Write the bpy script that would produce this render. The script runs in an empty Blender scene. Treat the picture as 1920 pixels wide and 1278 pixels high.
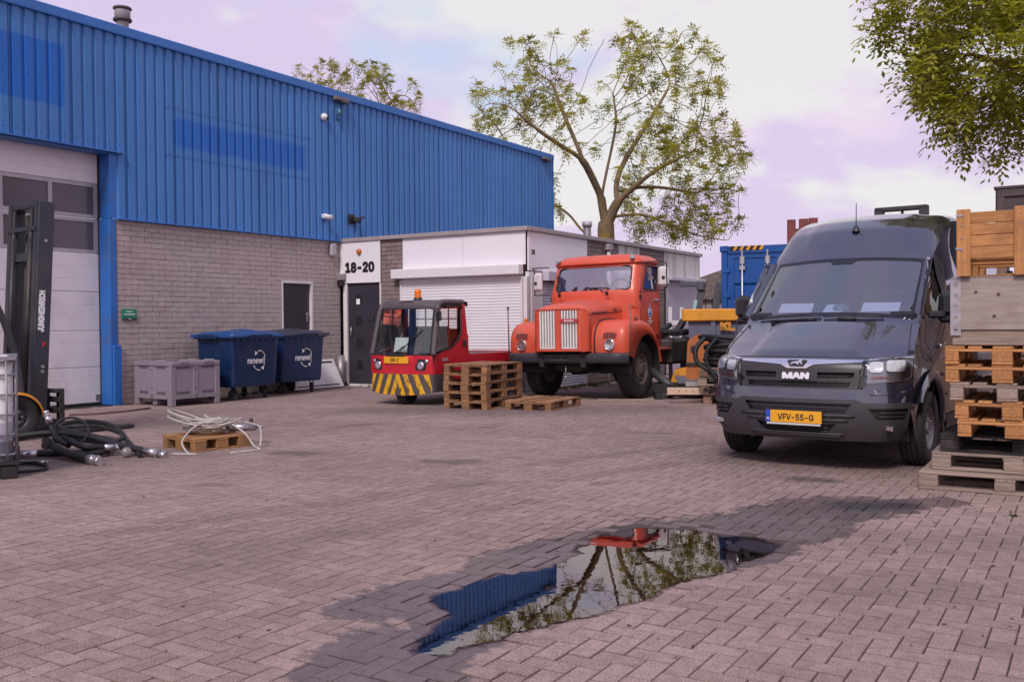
import bpy, bmesh, math, random
import numpy as np
from mathutils import Vector, Matrix, Euler, geometry
from mathutils import noise as mnoise

S = bpy.context.scene
COL = S.collection
PI = math.pi
# ------------------------------------------------------------------ camera
F_PX, CAM_H, PITCH, ROLL = 1784.6, 1.37, 0.01859, 0.008
cd = bpy.data.cameras.new('camera'); cam = bpy.data.objects.new('camera', cd); COL.objects.link(cam)
cd.sensor_width = 36.0; cd.lens = 36.0 * F_PX / 1920.0; cd.clip_start = 0.05; cd.clip_end = 2000.0
fw = Vector((0, math.cos(PITCH), -math.sin(PITCH))); u0 = Vector((0, math.sin(PITCH), math.cos(PITCH))); r0 = Vector((1, 0, 0))
rt = r0 * math.cos(ROLL) - u0 * math.sin(ROLL); up = r0 * math.sin(ROLL) + u0 * math.cos(ROLL)
cm = Matrix.Identity(4)
for i in range(3):
    cm[i][0] = rt[i]; cm[i][1] = up[i]; cm[i][2] = -fw[i]
cm[2][3] = CAM_H
cam.matrix_world = cm
S.camera = cam
# ------------------------------------------------------------------ sky, sun, exposure
SUN_EL, SUN_AZ = math.radians(46), math.radians(197)     # azimuth measured clockwise from +Y
W = bpy.data.worlds.new('World'); S.world = W; W.use_nodes = True
nt = W.node_tree; N = nt.nodes; L = nt.links
for n in list(N): N.remove(n)
out = N.new('ShaderNodeOutputWorld'); bg = N.new('ShaderNodeBackground'); bg.inputs['Strength'].default_value = 0.1
sky = N.new('ShaderNodeTexSky'); sky.sky_type = 'NISHITA'; sky.sun_disc = False
sky.sun_elevation = SUN_EL; sky.sun_rotation = SUN_AZ; sky.air_density = 1.2; sky.dust_density = 2.0
tc = N.new('ShaderNodeTexCoord'); mp = N.new('ShaderNodeMapping'); mp.inputs['Scale'].default_value = (1.0, 1.0, 2.2)
L.new(tc.outputs['Generated'], mp.inputs['Vector'])
def wnoise(scale, detail, loc, lo, hi):
    m = N.new('ShaderNodeMapping'); m.inputs['Location'].default_value = loc; L.new(mp.outputs[0], m.inputs['Vector'])
    n = N.new('ShaderNodeTexNoise'); n.inputs['Scale'].default_value = scale; n.inputs['Detail'].default_value = detail
    n.inputs['Roughness'].default_value = 0.6
    L.new(m.outputs[0], n.inputs['Vector'])
    r = N.new('ShaderNodeMapRange'); r.interpolation_type = 'SMOOTHSTEP'
    r.inputs['From Min'].default_value = lo; r.inputs['From Max'].default_value = hi
    L.new(n.outputs['Fac'], r.inputs['Value']); return r.outputs['Result']
def wmix(fac, a, b):
    m = N.new('ShaderNodeMix'); m.data_type = 'RGBA'
    if isinstance(fac, float): m.inputs['Factor'].default_value = fac
    else: L.new(fac, m.inputs['Factor'])
    for k, v in (('A', a), ('B', b)):
        s = [x for x in m.inputs if x.name == k and x.type == 'RGBA'][0]
        if isinstance(v, tuple): s.default_value = v + (1,)
        else: L.new(v, s)
    return [x for x in m.outputs if x.type == 'RGBA'][0]
lav = (4.5, 3.70, 5.15); white = (5.25, 5.05, 5.05); pink = (5.2, 4.25, 5.2); blue = (3.6, 4.15, 5.4)
c = wmix(wnoise(2.2, 4, (3.1, 1.7, 0.2), 0.47, 0.56), lav, pink)
c = wmix(wnoise(1.9, 5, (0.35, 0.9, 2.0), 0.50, 0.575), c, white)
c = wmix(wnoise(2.6, 3, (5.0, 2.2, 1.1), 0.57, 0.72), c, blue)
sp = N.new('ShaderNodeSeparateXYZ'); L.new(tc.outputs['Generated'], sp.inputs[0])
zr = N.new('ShaderNodeMapRange'); zr.interpolation_type = 'SMOOTHSTEP'; zr.inputs['From Min'].default_value = .35; zr.inputs['From Max'].default_value = .95; zr.inputs['To Max'].default_value = .55; L.new(sp.outputs['Z'], zr.inputs['Value'])
c = wmix(zr.outputs['Result'], c, (2.1, 2.6, 4.9))          # bluer towards the zenith
c = wmix(0.93, sky.outputs['Color'], c)
L.new(c, bg.inputs['Color']); L.new(bg.outputs[0], out.inputs['Surface'])
sd = bpy.data.lights.new('sun', 'SUN'); sd.energy = 1.5; sd.angle = math.radians(15); sd.color = (1.0, 0.95, 0.9)
sun = bpy.data.objects.new('sun', sd); COL.objects.link(sun)
sdir = Vector((math.sin(SUN_AZ) * math.cos(SUN_EL), math.cos(SUN_AZ) * math.cos(SUN_EL), math.sin(SUN_EL)))
sun.rotation_euler = sdir.to_track_quat('Z', 'Y').to_euler(); sun.location = (0, -20, 30)
V_ = S.view_settings; V_.view_transform = 'Standard'; V_.look = 'None'; V_.exposure = 0.72; V_.gamma = 1.0; V_.use_curve_mapping = False

# ------------------------------------------------------------------ helpers
random.seed(7)
def ray(px, py): return fw + rt * ((px - 960) / F_PX) - up * ((py - 639) / F_PX)
def G(px, py, z=0.0):
    d = ray(px, py); t = (z - CAM_H) / d.z
    return Vector((d.x * t, d.y * t, z))
BA = math.atan2(1103, F_PX)                                # building axes against the camera axes
UU = Vector((math.sin(BA), math.cos(BA), 0)); VV = Vector((math.cos(BA), -math.sin(BA), 0)); OO = Vector((-3.855, 21.499, 0))
def B2W(v, u, z=0.0): return OO + VV * v + UU * u + Vector((0, 0, z))
def W2B(p): q = Vector((p[0], p[1], 0)) - OO; return (q.dot(VV), q.dot(UU))

def new_tree(name):
    m = bpy.data.materials.new(name); m.use_nodes = True
    t = m.node_tree
    return m, t, t.nodes['Principled BSDF']
def node(t, kind, **kw):
    n = t.nodes.new(kind)
    for k, v in kw.items(): setattr(n, k, v)
    return n
def noise_tex(t, scale, detail=4, rough=0.6, vec=None, sc=None):
    n = node(t, 'ShaderNodeTexNoise'); n.inputs['Scale'].default_value = scale; n.inputs['Detail'].default_value = detail
    n.inputs['Roughness'].default_value = rough
    if vec is None: vec = node(t, 'ShaderNodeNewGeometry').outputs['Position']
    if sc:
        m = node(t, 'ShaderNodeMapping'); m.inputs['Scale'].default_value = sc; t.links.new(vec, m.inputs['Vector']); vec = m.outputs[0]
    t.links.new(vec, n.inputs['Vector'])
    return n.outputs['Fac']
def rng(t, x, a, b, c=0.0, d=1.0, smooth=False):
    r = node(t, 'ShaderNodeMapRange'); r.interpolation_type = 'SMOOTHSTEP' if smooth else 'LINEAR'
    for k, v in zip(('From Min', 'From Max', 'To Min', 'To Max'), (a, b, c, d)): r.inputs[k].default_value = v
    t.links.new(x, r.inputs['Value']); return r.outputs['Result']
def sock(n, name, typ, o=False): return [x for x in (n.outputs if o else n.inputs) if x.name == name and x.type == typ][0]
def mix(t, fac, a, b, blend='MIX'):
    m = node(t, 'ShaderNodeMix', data_type='RGBA', blend_type=blend)
    f = sock(m, 'Factor', 'VALUE')
    if isinstance(fac, (int, float)): f.default_value = fac
    else: t.links.new(fac, f)
    for k, v in (('A', a), ('B', b)):
        s = sock(m, k, 'RGBA')
        if isinstance(v, tuple): s.default_value = tuple(v[:3]) + (1,)
        else: t.links.new(v, s)
    return sock(m, 'Result', 'RGBA', True)
def mth(t, op, a, b=None, clamp=False):
    m = node(t, 'ShaderNodeMath', operation=op); m.use_clamp = clamp
    for i, v in enumerate((a, b)):
        if v is None: continue
        if isinstance(v, (int, float)): m.inputs[i].default_value = v
        else: t.links.new(v, m.inputs[i])
    return m.outputs[0]
def bump(t, p, h, strength, dist=0.01):
    b = node(t, 'ShaderNodeBump'); b.inputs['Strength'].default_value = strength; b.inputs['Distance'].default_value = dist
    t.links.new(h, b.inputs['Height']); t.links.new(b.outputs[0], p.inputs['Normal'])
MATS = {}
def M(name, col, rough=0.5, metal=0.0, var=0.12, vs=3.0, spec=0.5, coat=0.0, dirt=None, ds=2.0, damt=0.5, bs=0, bst=0.2, objvar=0.0, detail=5, stretch=None, space='world'):
    if name in MATS: return MATS[name]
    m, t, p = new_tree(name); lk = t.links
    p.inputs['Roughness'].default_value = rough; p.inputs['Metallic'].default_value = metal
    p.inputs['Specular IOR Level'].default_value = spec; p.inputs['Coat Weight'].default_value = coat
    p.inputs['Coat Roughness'].default_value = 0.05
    vec = node(t, 'ShaderNodeTexCoord').outputs['Object'] if space == 'object' else None
    c = tuple(col)
    lo = tuple(x * (1 - var) for x in col); hi = tuple(min(1, x * (1 + var)) for x in col)
    c = mix(t, rng(t, noise_tex(t, vs, detail, 0.6, vec, stretch), 0.3, 0.7), lo, hi)
    if objvar:
        r = node(t, 'ShaderNodeObjectInfo').outputs['Random']
        c = mix(t, 1.0, c, mix(t, r, (1 - objvar,) * 3, (1 + objvar,) * 3), 'MULTIPLY')
    if dirt:
        d = rng(t, noise_tex(t, ds, 6, 0.65, vec), 0.5, 0.72, 0, damt, True)
        c = mix(t, d, c, dirt)
        lk.new(rng(t, d, 0, 1, rough, min(1, rough + 0.35)), p.inputs['Roughness'])
    lk.new(c, p.inputs['Base Color'])
    if bs: bump(t, p, noise_tex(t, bs, 5, 0.6, vec), bst, 0.004)
    MATS[name] = m
    return m
def glass_mat(name, tint, fac, rough=0.02, ior=1.5):
    m, t, p = new_tree(name); lk = t.links
    g = node(t, 'ShaderNodeBsdfGlossy'); g.inputs['Roughness'].default_value = rough; g.inputs['Color'].default_value = (1, 1, 1, 1)
    tr = node(t, 'ShaderNodeBsdfTransparent'); tr.inputs['Color'].default_value = tuple(tint) + (1,)
    fr = node(t, 'ShaderNodeFresnel'); fr.inputs['IOR'].default_value = ior
    mx = node(t, 'ShaderNodeMixShader')
    lk.new(mth(t, 'ADD', fr.outputs[0], fac, True), mx.inputs[0]); lk.new(tr.outputs[0], mx.inputs[1]); lk.new(g.outputs[0], mx.inputs[2])
    lk.new(mx.outputs[0], t.nodes['Material Output'].inputs['Surface'])
    MATS[name] = m
    return m

def rot_to(d):
    return Vector(d).normalized().to_track_quat('Z', 'Y').to_matrix()
class MB:
    def __init__(s): s.v = []; s.f = []; s.mi = []; s.sm = []; s.cur = 0; s.smooth = False
    def add(s, vs, fs, smooth=None):
        o = len(s.v); s.v.extend([tuple(x) for x in vs])
        for f in fs:
            s.f.append(tuple(i + o for i in f)); s.mi.append(s.cur); s.sm.append(s.smooth if smooth is None else smooth)
        return s
    def box(s, c, d, rot=None, bev=0.0):
        hx, hy, hz = d[0] / 2, d[1] / 2, d[2] / 2
        if rot is not None and not isinstance(rot, Matrix): rot = Euler(rot).to_matrix()
        b = min(bev, hx * .9, hy * .9, hz * .9)
        if b <= 0:
            P = [(x, y, z) for x in (-hx, hx) for y in (-hy, hy) for z in (-hz, hz)]
            Fs = [(0, 1, 3, 2), (4, 6, 7, 5), (0, 4, 5, 1), (2, 3, 7, 6), (0, 2, 6, 4), (1, 5, 7, 3)]
        else:
            P = []; idx = {}
            for sx in (-1, 1):
                for sy in (-1, 1):
                    for sz in (-1, 1):
                        for a in range(3):
                            q = [sx * (hx - b), sy * (hy - b), sz * (hz - b)]
                            q[a] = (sx * hx, sy * hy, sz * hz)[a]
                            idx[(sx, sy, sz, a)] = len(P); P.append(tuple(q))
            Fs = []
            for a in range(3):
                for sg in (-1, 1):
                    o = [(-1, -1), (1, -1), (1, 1), (-1, 1)]; f = []
                    for p, q in o:
                        k = [0, 0, 0]; k[a] = sg; k[(a + 1) % 3] = p; k[(a + 2) % 3] = q
                        f.append(idx[(k[0], k[1], k[2], a)])
                    Fs.append(tuple(f) if sg > 0 else tuple(f[::-1]))
            for a in range(3):                       # edge chamfers, along axis a
                b1, b2 = (a + 1) % 3, (a + 2) % 3
                for p in (-1, 1):
                    for q in (-1, 1):
                        f = []
                        for e, ax in ((-1, b1), (1, b1), (1, b2), (-1, b2)):
                            k = [0, 0, 0]; k[a] = e; k[b1] = p; k[b2] = q
                            f.append(idx[(k[0], k[1], k[2], ax)])
                        Fs.append(tuple(f) if p * q > 0 else tuple(f[::-1]))
            for sx in (-1, 1):
                for sy in (-1, 1):
                    for sz in (-1, 1):
                        f = [idx[(sx, sy, sz, a)] for a in range(3)]
                        Fs.append(tuple(f) if sx * sy * sz > 0 else tuple(f[::-1]))
        c = Vector(c)
        vs = [(rot @ Vector(p) + c) if rot is not None else Vector(p) + c for p in P]
        return s.add(vs, Fs, False)
    def cyl(s, p0, p1, r0, r1=None, n=14, caps=True, smooth=True):
        r1 = r0 if r1 is None else r1
        p0, p1 = Vector(p0), Vector(p1); R = rot_to(p1 - p0)
        vs = []
        for p, r in ((p0, r0), (p1, r1)):
            for k in range(n):
                a = 2 * PI * k / n; vs.append(p + R @ Vector((r * math.cos(a), r * math.sin(a), 0)))
        s.add(vs, [(k, (k + 1) % n, n + (k + 1) % n, n + k) for k in range(n)], smooth)
        if caps: s.add(vs[:n], [tuple(range(n - 1, -1, -1))], False); s.add(vs[n:], [tuple(range(n))], False)
        return s
    def tube(s, pts, r, n=8, closed=False, caps=True):
        pts = [Vector(p) for p in pts]; m = len(pts)
        rs = r if isinstance(r, (list, tuple)) else [r] * m
        T = []
        for i in range(m):
            a = pts[(i - 1) % m] if (closed or i > 0) else pts[i]; b = pts[(i + 1) % m] if (closed or i < m - 1) else pts[i]
            d = (b - a); T.append(d.normalized() if d.length > 1e-9 else Vector((0, 0, 1)))
        x = T[0].orthogonal().normalized(); vs = []
        for i in range(m):
            x = (x - T[i] * x.dot(T[i])); x = x.normalized() if x.length > 1e-6 else T[i].orthogonal().normalized()
            y = T[i].cross(x)
            for k in range(n):
                a = 2 * PI * k / n; vs.append(pts[i] + (x * math.cos(a) + y * math.sin(a)) * rs[i])
        fs = []
        for i in range(m if closed else m - 1):
            j = (i + 1) % m
            for k in range(n): fs.append((i * n + k, i * n + (k + 1) % n, j * n + (k + 1) % n, j * n + k))
        s.add(vs, fs, True)
        if caps and not closed: s.add(vs[:n], [tuple(range(n - 1, -1, -1))], False); s.add(vs[-n:], [tuple(range(n))], False)
        return s
    def lathe(s, prof, o=(0, 0, 0), d=(0, 0, 1), n=24, smooth=True):
        """prof: (radius, height) pairs along d"""
        o = Vector(o); R = rot_to(d); vs = []; k = len(prof)
        for j in range(n):
            a = 2 * PI * j / n
            for r, h in prof: vs.append(o + R @ Vector((r * math.cos(a), r * math.sin(a), h)))
        fs = []
        for j in range(n):
            for i in range(k - 1):
                a, b = j * k + i, ((j + 1) % n) * k + i
                fs.append((a, b, b + 1, a + 1))
        return s.add(vs, fs, smooth)
    def prism(s, poly, fn, d0, d1, smooth=False):
        """poly (a,b) extruded from d0 to d1; fn(a,b,d)->xyz"""
        n = len(poly)
        vs = [fn(a, b, d0) for a, b in poly] + [fn(a, b, d1) for a, b in poly]
        s.add(vs, [tuple(range(n - 1, -1, -1)), tuple(range(n, 2 * n))], False)
        return s.add(vs, [(k, (k + 1) % n, n + (k + 1) % n, n + k) for k in range(n)], smooth)
    def grid(s, rows, closed=False, smooth=True):
        n = len(rows[0]); vs = [p for r in rows for p in r]; fs = []
        for i in range(len(rows) - 1):
            for k in range(n if closed else n - 1):
                fs.append((i * n + k, i * n + (k + 1) % n, (i + 1) * n + (k + 1) % n, (i + 1) * n + k))
        return s.add(vs, fs, smooth)
    def sheet(s, outer, holes, step, fn, thick=0.0, smooth=True):
        """2-D region with holes, meshed with inner points every `step`, mapped by fn(a,b,d)->xyz"""
        pts = []; edges = []
        def loop(P):
            o = len(pts); q = []
            for i in range(len(P)):
                a = Vector(P[i]); b = Vector(P[(i + 1) % len(P)]); m = max(1, int((b - a).length / step))
                for k in range(m): q.append(a.lerp(b, k / m))
            pts.extend(q); edges.extend([(o + i, o + (i + 1) % len(q)) for i in range(len(q))])
            return q
        loops = [loop(outer)] + [loop(h) for h in holes]
        def inside(p, P):
            c = False; j = len(P) - 1
            for i in range(len(P)):
                if (P[i][1] > p[1]) != (P[j][1] > p[1]) and p[0] < (P[j][0] - P[i][0]) * (p[1] - P[i][1]) / (P[j][1] - P[i][1]) + P[i][0]: c = not c
                j = i
            return c
        ok = lambda p: inside(p, outer) and not any(inside(p, h) for h in holes)
        bd = np.array([tuple(p) for p in pts])
        x0, y0 = bd.min(0); x1, y1 = bd.max(0)
        nx = max(1, int((x1 - x0) / step)); ny = max(1, int((y1 - y0) / step))
        for i in range(1, nx):
            for j in range(1, ny):
                p = Vector((x0 + (x1 - x0) * i / nx, y0 + (y1 - y0) * j / ny))
                if ok(p) and np.min(np.hypot(bd[:, 0] - p.x, bd[:, 1] - p.y)) > step * 0.45: pts.append(p)
        r = geometry.delaunay_2d_cdt(pts, edges, [], 0, 1e-5)
        V2 = r[0]; fs = []
        for f in r[2]:
            c = sum((V2[i] for i in f), Vector((0, 0))) / len(f)
            if ok(c): fs.append(tuple(f))
        s.add([fn(p[0], p[1], 0.0) for p in V2], fs, smooth)
        if thick:
            for q in loops:
                n = len(q); vs = [fn(p[0], p[1], 0.0) for p in q] + [fn(p[0], p[1], thick) for p in q]
                s.add(vs, [(k, (k + 1) % n, n + (k + 1) % n, n + k) for k in range(n)], False)
        return s
    def mesh(s, name, mats):
        me = bpy.data.meshes.new(name); me.from_pydata(s.v, [], s.f)
        for m in (mats if isinstance(mats, (list, tuple)) else [mats]): me.materials.append(m)
        me.polygons.foreach_set('material_index', s.mi); me.polygons.foreach_set('use_smooth', s.sm)
        me.update(); return me
    def build(s, name, mats, parent=None, loc=None, rot=None, fix=True, **props):
        me = s.mesh(name, mats)
        if fix:
            bm = bmesh.new(); bm.from_mesh(me); bmesh.ops.remove_doubles(bm, verts=bm.verts, dist=1e-5)
            bmesh.ops.recalc_face_normals(bm, faces=bm.faces); bm.to_mesh(me); bm.free()
        return link(name, me, parent, loc, rot, **props)
def link(name, me, parent=None, loc=None, rot=None, **props):
    o = bpy.data.objects.new(name, me); COL.objects.link(o)
    if parent is not None: o.parent = parent
    if loc is not None: o.location = loc
    if rot is not None: o.rotation_euler = rot if not isinstance(rot, (int, float)) else (0, 0, rot)
    for k, v in props.items(): o[k] = v
    return o
def thing(name, label, cat, loc=(0, 0, 0), rot=0.0, group=None):
    o = link(name, None, None, loc, rot); o['label'] = label; o['category'] = cat
    if group: o['group'] = group
    return o
def tag(o, label, cat, group=None):
    o['label'] = label; o['category'] = cat
    if group: o['group'] = group
    return o
def struct(o): o['kind'] = 'structure'; return o
def copy_tree(o, parent=None):
    c = o.copy(); COL.objects.link(c); c.parent = parent
    for ch in o.children: copy_tree(ch, c)
    return c
def rpoly(P, r, n=4):
    """rounded polygon; r a number or a list per corner"""
    out = []; m = len(P)
    for i in range(m):
        rr = r[i] if isinstance(r, (list, tuple)) else r
        a, b, c = Vector(P[i - 1]), Vector(P[i]), Vector(P[(i + 1) % m])
        if rr <= 0: out.append(tuple(b)); continue
        d1 = (a - b); d2 = (c - b); k = min(rr, d1.length * .48, d2.length * .48)
        p, q = b + d1.normalized() * k, b + d2.normalized() * k
        for j in range(n + 1):
            t = j / n; x = p.lerp(b, t).lerp(b.lerp(q, t), t); out.append((x.x, x.y))
    return out
def rrect(x0, y0, x1, y1, r, n=4): return rpoly([(x0, y0), (x1, y0), (x1, y1), (x0, y1)], r, n)
def circ(cx, cy, r, n=20, ry=None): return [(cx + r * math.cos(2 * PI * k / n), cy + (ry or r) * math.sin(2 * PI * k / n)) for k in range(n)]
def inset(P, d):
    """shrink a roughly convex counter-clockwise polygon"""
    out = []; m = len(P)
    for i in range(m):
        a, b, c = Vector(P[i - 1]), Vector(P[i]), Vector(P[(i + 1) % m])
        n1 = Vector((-(b - a).y, (b - a).x)); n2 = Vector((-(c - b).y, (c - b).x))
        n = n1.normalized() if n1.length else n2.normalized()
        if n2.length and n1.length:
            n = (n1.normalized() + n2.normalized()); n = n.normalized() / max(.5, n.normalized().dot(n1.normalized()))
        out.append(tuple(b + n * d))
    return out
_FONT = None
try:                                                          # the sans-serif face that ships with the program, else its built-in one
    import os
    _FONT = bpy.data.fonts.load(os.path.join(bpy.utils.system_resource('DATAFILES'), 'fonts', 'Inter.woff2'))
except Exception: _FONT = None
def text(body, size, mat, parent, name, loc, xdir, ydir, extr=0.002, bold=0.0, sx=1.0, align='CENTER'):
    """flat raised lettering whose reading direction is xdir and whose up is ydir"""
    cu = bpy.data.curves.new(name, 'FONT'); cu.body = body; cu.size = size
    if _FONT: cu.font = _FONT
    cu.extrude = extr
    cu.align_x = align; cu.align_y = 'CENTER'; cu.resolution_u = 3
    tmp = bpy.data.objects.new('tmp', cu); COL.objects.link(tmp); bpy.context.view_layer.update()
    me = bpy.data.meshes.new_from_object(tmp.evaluated_get(bpy.context.evaluated_depsgraph_get()))
    bpy.data.objects.remove(tmp); bpy.data.curves.remove(cu)
    if bold:                                                  # heavier strokes: the outline repeated a little to each side
        bm = bmesh.new()
        for k in range(9):
            a = 2 * PI * k / 8; o = Vector((0, 0, 0)) if k == 8 else Vector((bold * math.cos(a), bold * math.sin(a), -.00012 * (k + 1)))
            t2 = me.copy(); t2.transform(Matrix.Translation(o)); bm.from_mesh(t2); bpy.data.meshes.remove(t2)
        bm.to_mesh(me); bm.free()
    x, y = Vector(xdir).normalized(), Vector(ydir).normalized(); z = x.cross(y); m = Matrix.Identity(4)
    for i in range(3): m[i][0] = x[i] * sx; m[i][1] = y[i]; m[i][2] = z[i]; m[i][3] = loc[i]
    me.transform(m); me.materials.clear(); me.materials.append(mat)
    return link(name, me, parent)
def catmull(P, n=6, closed=False):
    P = [Vector(p) for p in P]; m = len(P); out = []
    for i in range(m if closed else m - 1):
        a = P[(i - 1) % m] if (closed or i > 0) else P[0]; b = P[i]; c = P[(i + 1) % m]; d = P[(i + 2) % m] if (closed or i < m - 2) else P[-1]
        for k in range(n):
            t = k / n
            out.append(0.5 * ((2 * b) + (c - a) * t + (2 * a - 5 * b + 4 * c - d) * t * t + (3 * b - a - 3 * c + d) * t ** 3))
    if not closed: out.append(P[-1])
    return out
XZ = lambda y0=0: (lambda a, b, d: (a, y0 + d, b))       # polygon in x,z, extruded along y
YZ = lambda x0=0: (lambda a, b, d: (x0 + d, a, b))
XY = lambda z0=0: (lambda a, b, d: (a, b, z0 + d))
# ------------------------------------------------------------------ common materials
BLACK = M('black_plastic', (.018, .016, .019), .45, var=.25, vs=8)
RUBBER = M('tyre_rubber', (.022, .019, .021), .75, var=.3, vs=6, dirt=(.09, .075, .075), damt=.35)
STEEL = M('galvanised_steel', (.45, .42, .44), .42, .8, var=.2, vs=9)
CHROME = M('chrome', (.75, .73, .76), .12, 1.0, var=.03)
WHITE = M('white_sheet', (.78, .75, .77), .45, var=.04, vs=2, dirt=(.5, .45, .44), ds=.8, damt=.25)
PAPER = M('paper', (.85, .86, .86), .8, var=.02)
DARKMETAL = M('dark_steel', (.035, .03, .034), .5, .3, var=.25, vs=7, dirt=(.11, .07, .055), damt=.4)
WHITEP = M('white_print', (.8, .78, .8), .5, var=.02)
BLACKP = M('black_print', (.012, .011, .014), .5, var=.05)
YELLOWP = M('plate_yellow', (.78, .36, .015), .4, var=.03)
ORANGE_L = M('amber_lens', (.75, .16, .01), .2, var=.1)
# ------------------------------------------------------------------ the yard: bed, pavers, puddle
WET = [((600, 1300), (720, 1200), .14), ((660, 1290), (900, 1150), .27), ((740, 1130), (860, 1100), .26), ((850, 1130), (1080, 1050), .36), ((1080, 1050), (1300, 1000), .50), ((1280, 1030), (1450, 985), .48), ((1450, 985), (1560, 950), .40), ((1560, 955), (1640, 945), .30), ((1640, 945), (1760, 938), .16)]
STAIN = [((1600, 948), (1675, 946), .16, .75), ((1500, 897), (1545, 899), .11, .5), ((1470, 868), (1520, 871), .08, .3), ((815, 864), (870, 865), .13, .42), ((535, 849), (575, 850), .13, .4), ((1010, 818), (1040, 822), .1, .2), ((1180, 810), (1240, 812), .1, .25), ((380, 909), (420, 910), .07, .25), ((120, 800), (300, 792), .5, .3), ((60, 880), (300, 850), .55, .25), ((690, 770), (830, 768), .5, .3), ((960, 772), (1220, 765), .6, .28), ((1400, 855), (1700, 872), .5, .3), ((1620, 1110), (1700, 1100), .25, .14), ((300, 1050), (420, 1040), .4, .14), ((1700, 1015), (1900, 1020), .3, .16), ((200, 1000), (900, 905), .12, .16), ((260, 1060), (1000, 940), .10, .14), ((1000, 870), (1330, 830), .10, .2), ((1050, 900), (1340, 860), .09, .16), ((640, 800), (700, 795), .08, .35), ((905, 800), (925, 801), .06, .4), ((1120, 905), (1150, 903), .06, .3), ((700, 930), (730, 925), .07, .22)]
def capsule(t, pos, a, b, r, soft, wob):
    """1 inside the rounded segment a-b (ground points), 0 outside"""
    ab = b - a; l2 = max(1e-4, ab.length_squared)
    d = node(t, 'ShaderNodeVectorMath', operation='SUBTRACT'); t.links.new(pos, d.inputs[0]); d.inputs[1].default_value = a
    dt = node(t, 'ShaderNodeVectorMath', operation='DOT_PRODUCT'); t.links.new(d.outputs[0], dt.inputs[0]); dt.inputs[1].default_value = ab
    h = mth(t, 'DIVIDE', dt.outputs['Value'], l2, True)
    sc = node(t, 'ShaderNodeVectorMath', operation='SCALE'); sc.inputs[0].default_value = ab; t.links.new(h, sc.inputs['Scale'])
    q = node(t, 'ShaderNodeVectorMath', operation='DISTANCE'); t.links.new(d.outputs[0], q.inputs[0]); t.links.new(sc.outputs[0], q.inputs[1])
    e = mth(t, 'ADD', q.outputs['Value'], wob)
    return rng(t, e, r, r + soft, 1, 0, True)
def paving_material(name, attr=True, edge=1.0):
    m, t, p = new_tree(name); lk = t.links
    pos = node(t, 'ShaderNodeNewGeometry').outputs['Position']
    flat = node(t, 'ShaderNodeVectorMath', operation='MULTIPLY'); lk.new(pos, flat.inputs[0]); flat.inputs[1].default_value = (1, 1, 0); pos0 = flat.outputs[0]
    if attr:
        at = node(t, 'ShaderNodeAttribute'); at.attribute_name = 'rnd'
        r = mth(t, 'FRACT', mth(t, 'ADD', at.outputs['Fac'], node(t, 'ShaderNodeObjectInfo').outputs['Random']))
        c = mix(t, r, (.268, .188, .168), (.336, .240, .217))
        warm = rng(t, r, .93, .98, 0, .2)
        c = mix(t, warm, c, (.36, .225, .195))
    else:
        c = mix(t, .5, (.268, .188, .168), (.336, .240, .217))
    big = noise_tex(t, .35, 4, .6, pos); c = mix(t, 1.0, c, mix(t, rng(t, big, .35, .65), (.84, .83, .84), (1.12, 1.12, 1.1)), 'MULTIPLY')
    sp = noise_tex(t, 125, 3, .8, pos); c = mix(t, 1.0, c, mix(t, rng(t, sp, .34, .68), (.52, .52, .53), (1.5, 1.5, 1.5)), 'MULTIPLY')
    md = noise_tex(t, 14, 5, .7, pos); c = mix(t, 1.0, c, mix(t, rng(t, md, .35, .68), (.80, .79, .80), (1.12, 1.12, 1.12)), 'MULTIPLY')
    wob = mth(t, 'MULTIPLY', mth(t, 'SUBTRACT', noise_tex(t, 3.2, 6, .66, pos), .5), .72)
    wob2 = mth(t, 'ADD', wob, mth(t, 'MULTIPLY', mth(t, 'SUBTRACT', noise_tex(t, 14, 4, .7, pos), .5), .16))
    wet = sheen = None
    for a, b, r in WET:
        k = capsule(t, pos0, G(*a), G(*b), r, .06, wob2); wet = k if wet is None else mth(t, 'MAXIMUM', wet, k)
        k = capsule(t, pos0, G(*a), G(*b), r * .55, .30, wob); sheen = k if sheen is None else mth(t, 'MAXIMUM', sheen, k)
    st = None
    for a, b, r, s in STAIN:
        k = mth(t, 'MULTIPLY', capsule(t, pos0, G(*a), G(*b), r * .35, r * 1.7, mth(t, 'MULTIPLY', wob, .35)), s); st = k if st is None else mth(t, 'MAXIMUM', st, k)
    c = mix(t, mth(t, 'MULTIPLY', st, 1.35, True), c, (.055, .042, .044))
    wv = mth(t, 'MULTIPLY', wet, rng(t, noise_tex(t, 1.6, 5, .6, pos), .3, .7, .68, 1))
    c = mix(t, 1.0, c, mix(t, wv, (1, 1, 1), mix(t, sheen, (.20, .165, .165), (.35, .33, .41))), 'MULTIPLY')  # damp darkening; the bluish middle is sky sheen painted into the colour
    if edge < 1: c = mix(t, 1.0, c, (edge, edge * .95, edge * .93), 'MULTIPLY')
    lk.new(c, p.inputs['Base Color'])
    lk.new(mth(t, 'SUBTRACT', .88, mth(t, 'MULTIPLY', wv, .60)), p.inputs['Roughness'])
    lk.new(rng(t, wv, 0, 1, .35, .75), p.inputs['Specular IOR Level'])
    bump(t, p, mth(t, 'ADD', sp, mth(t, 'MULTIPLY', md, 1.5)), .5, .005)
    return m
PAVER_M = paving_material('concrete_paver'); EDGE_M = paving_material('paver_dark_edge', True, .66)  # chamfer faces in a darker tone so the joints stand out
BED_M = M('joint_sand', (.060, .042, .040), .95, var=.4, vs=5, dirt=(.07, .085, .03), ds=3, damt=.35, bs=60)
gm = MB(); gm.add([(-900, -300, -.06), (900, -300, -.06), (900, 1500, -.06), (-900, 1500, -.06)], [(0, 1, 2, 3)])
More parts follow.
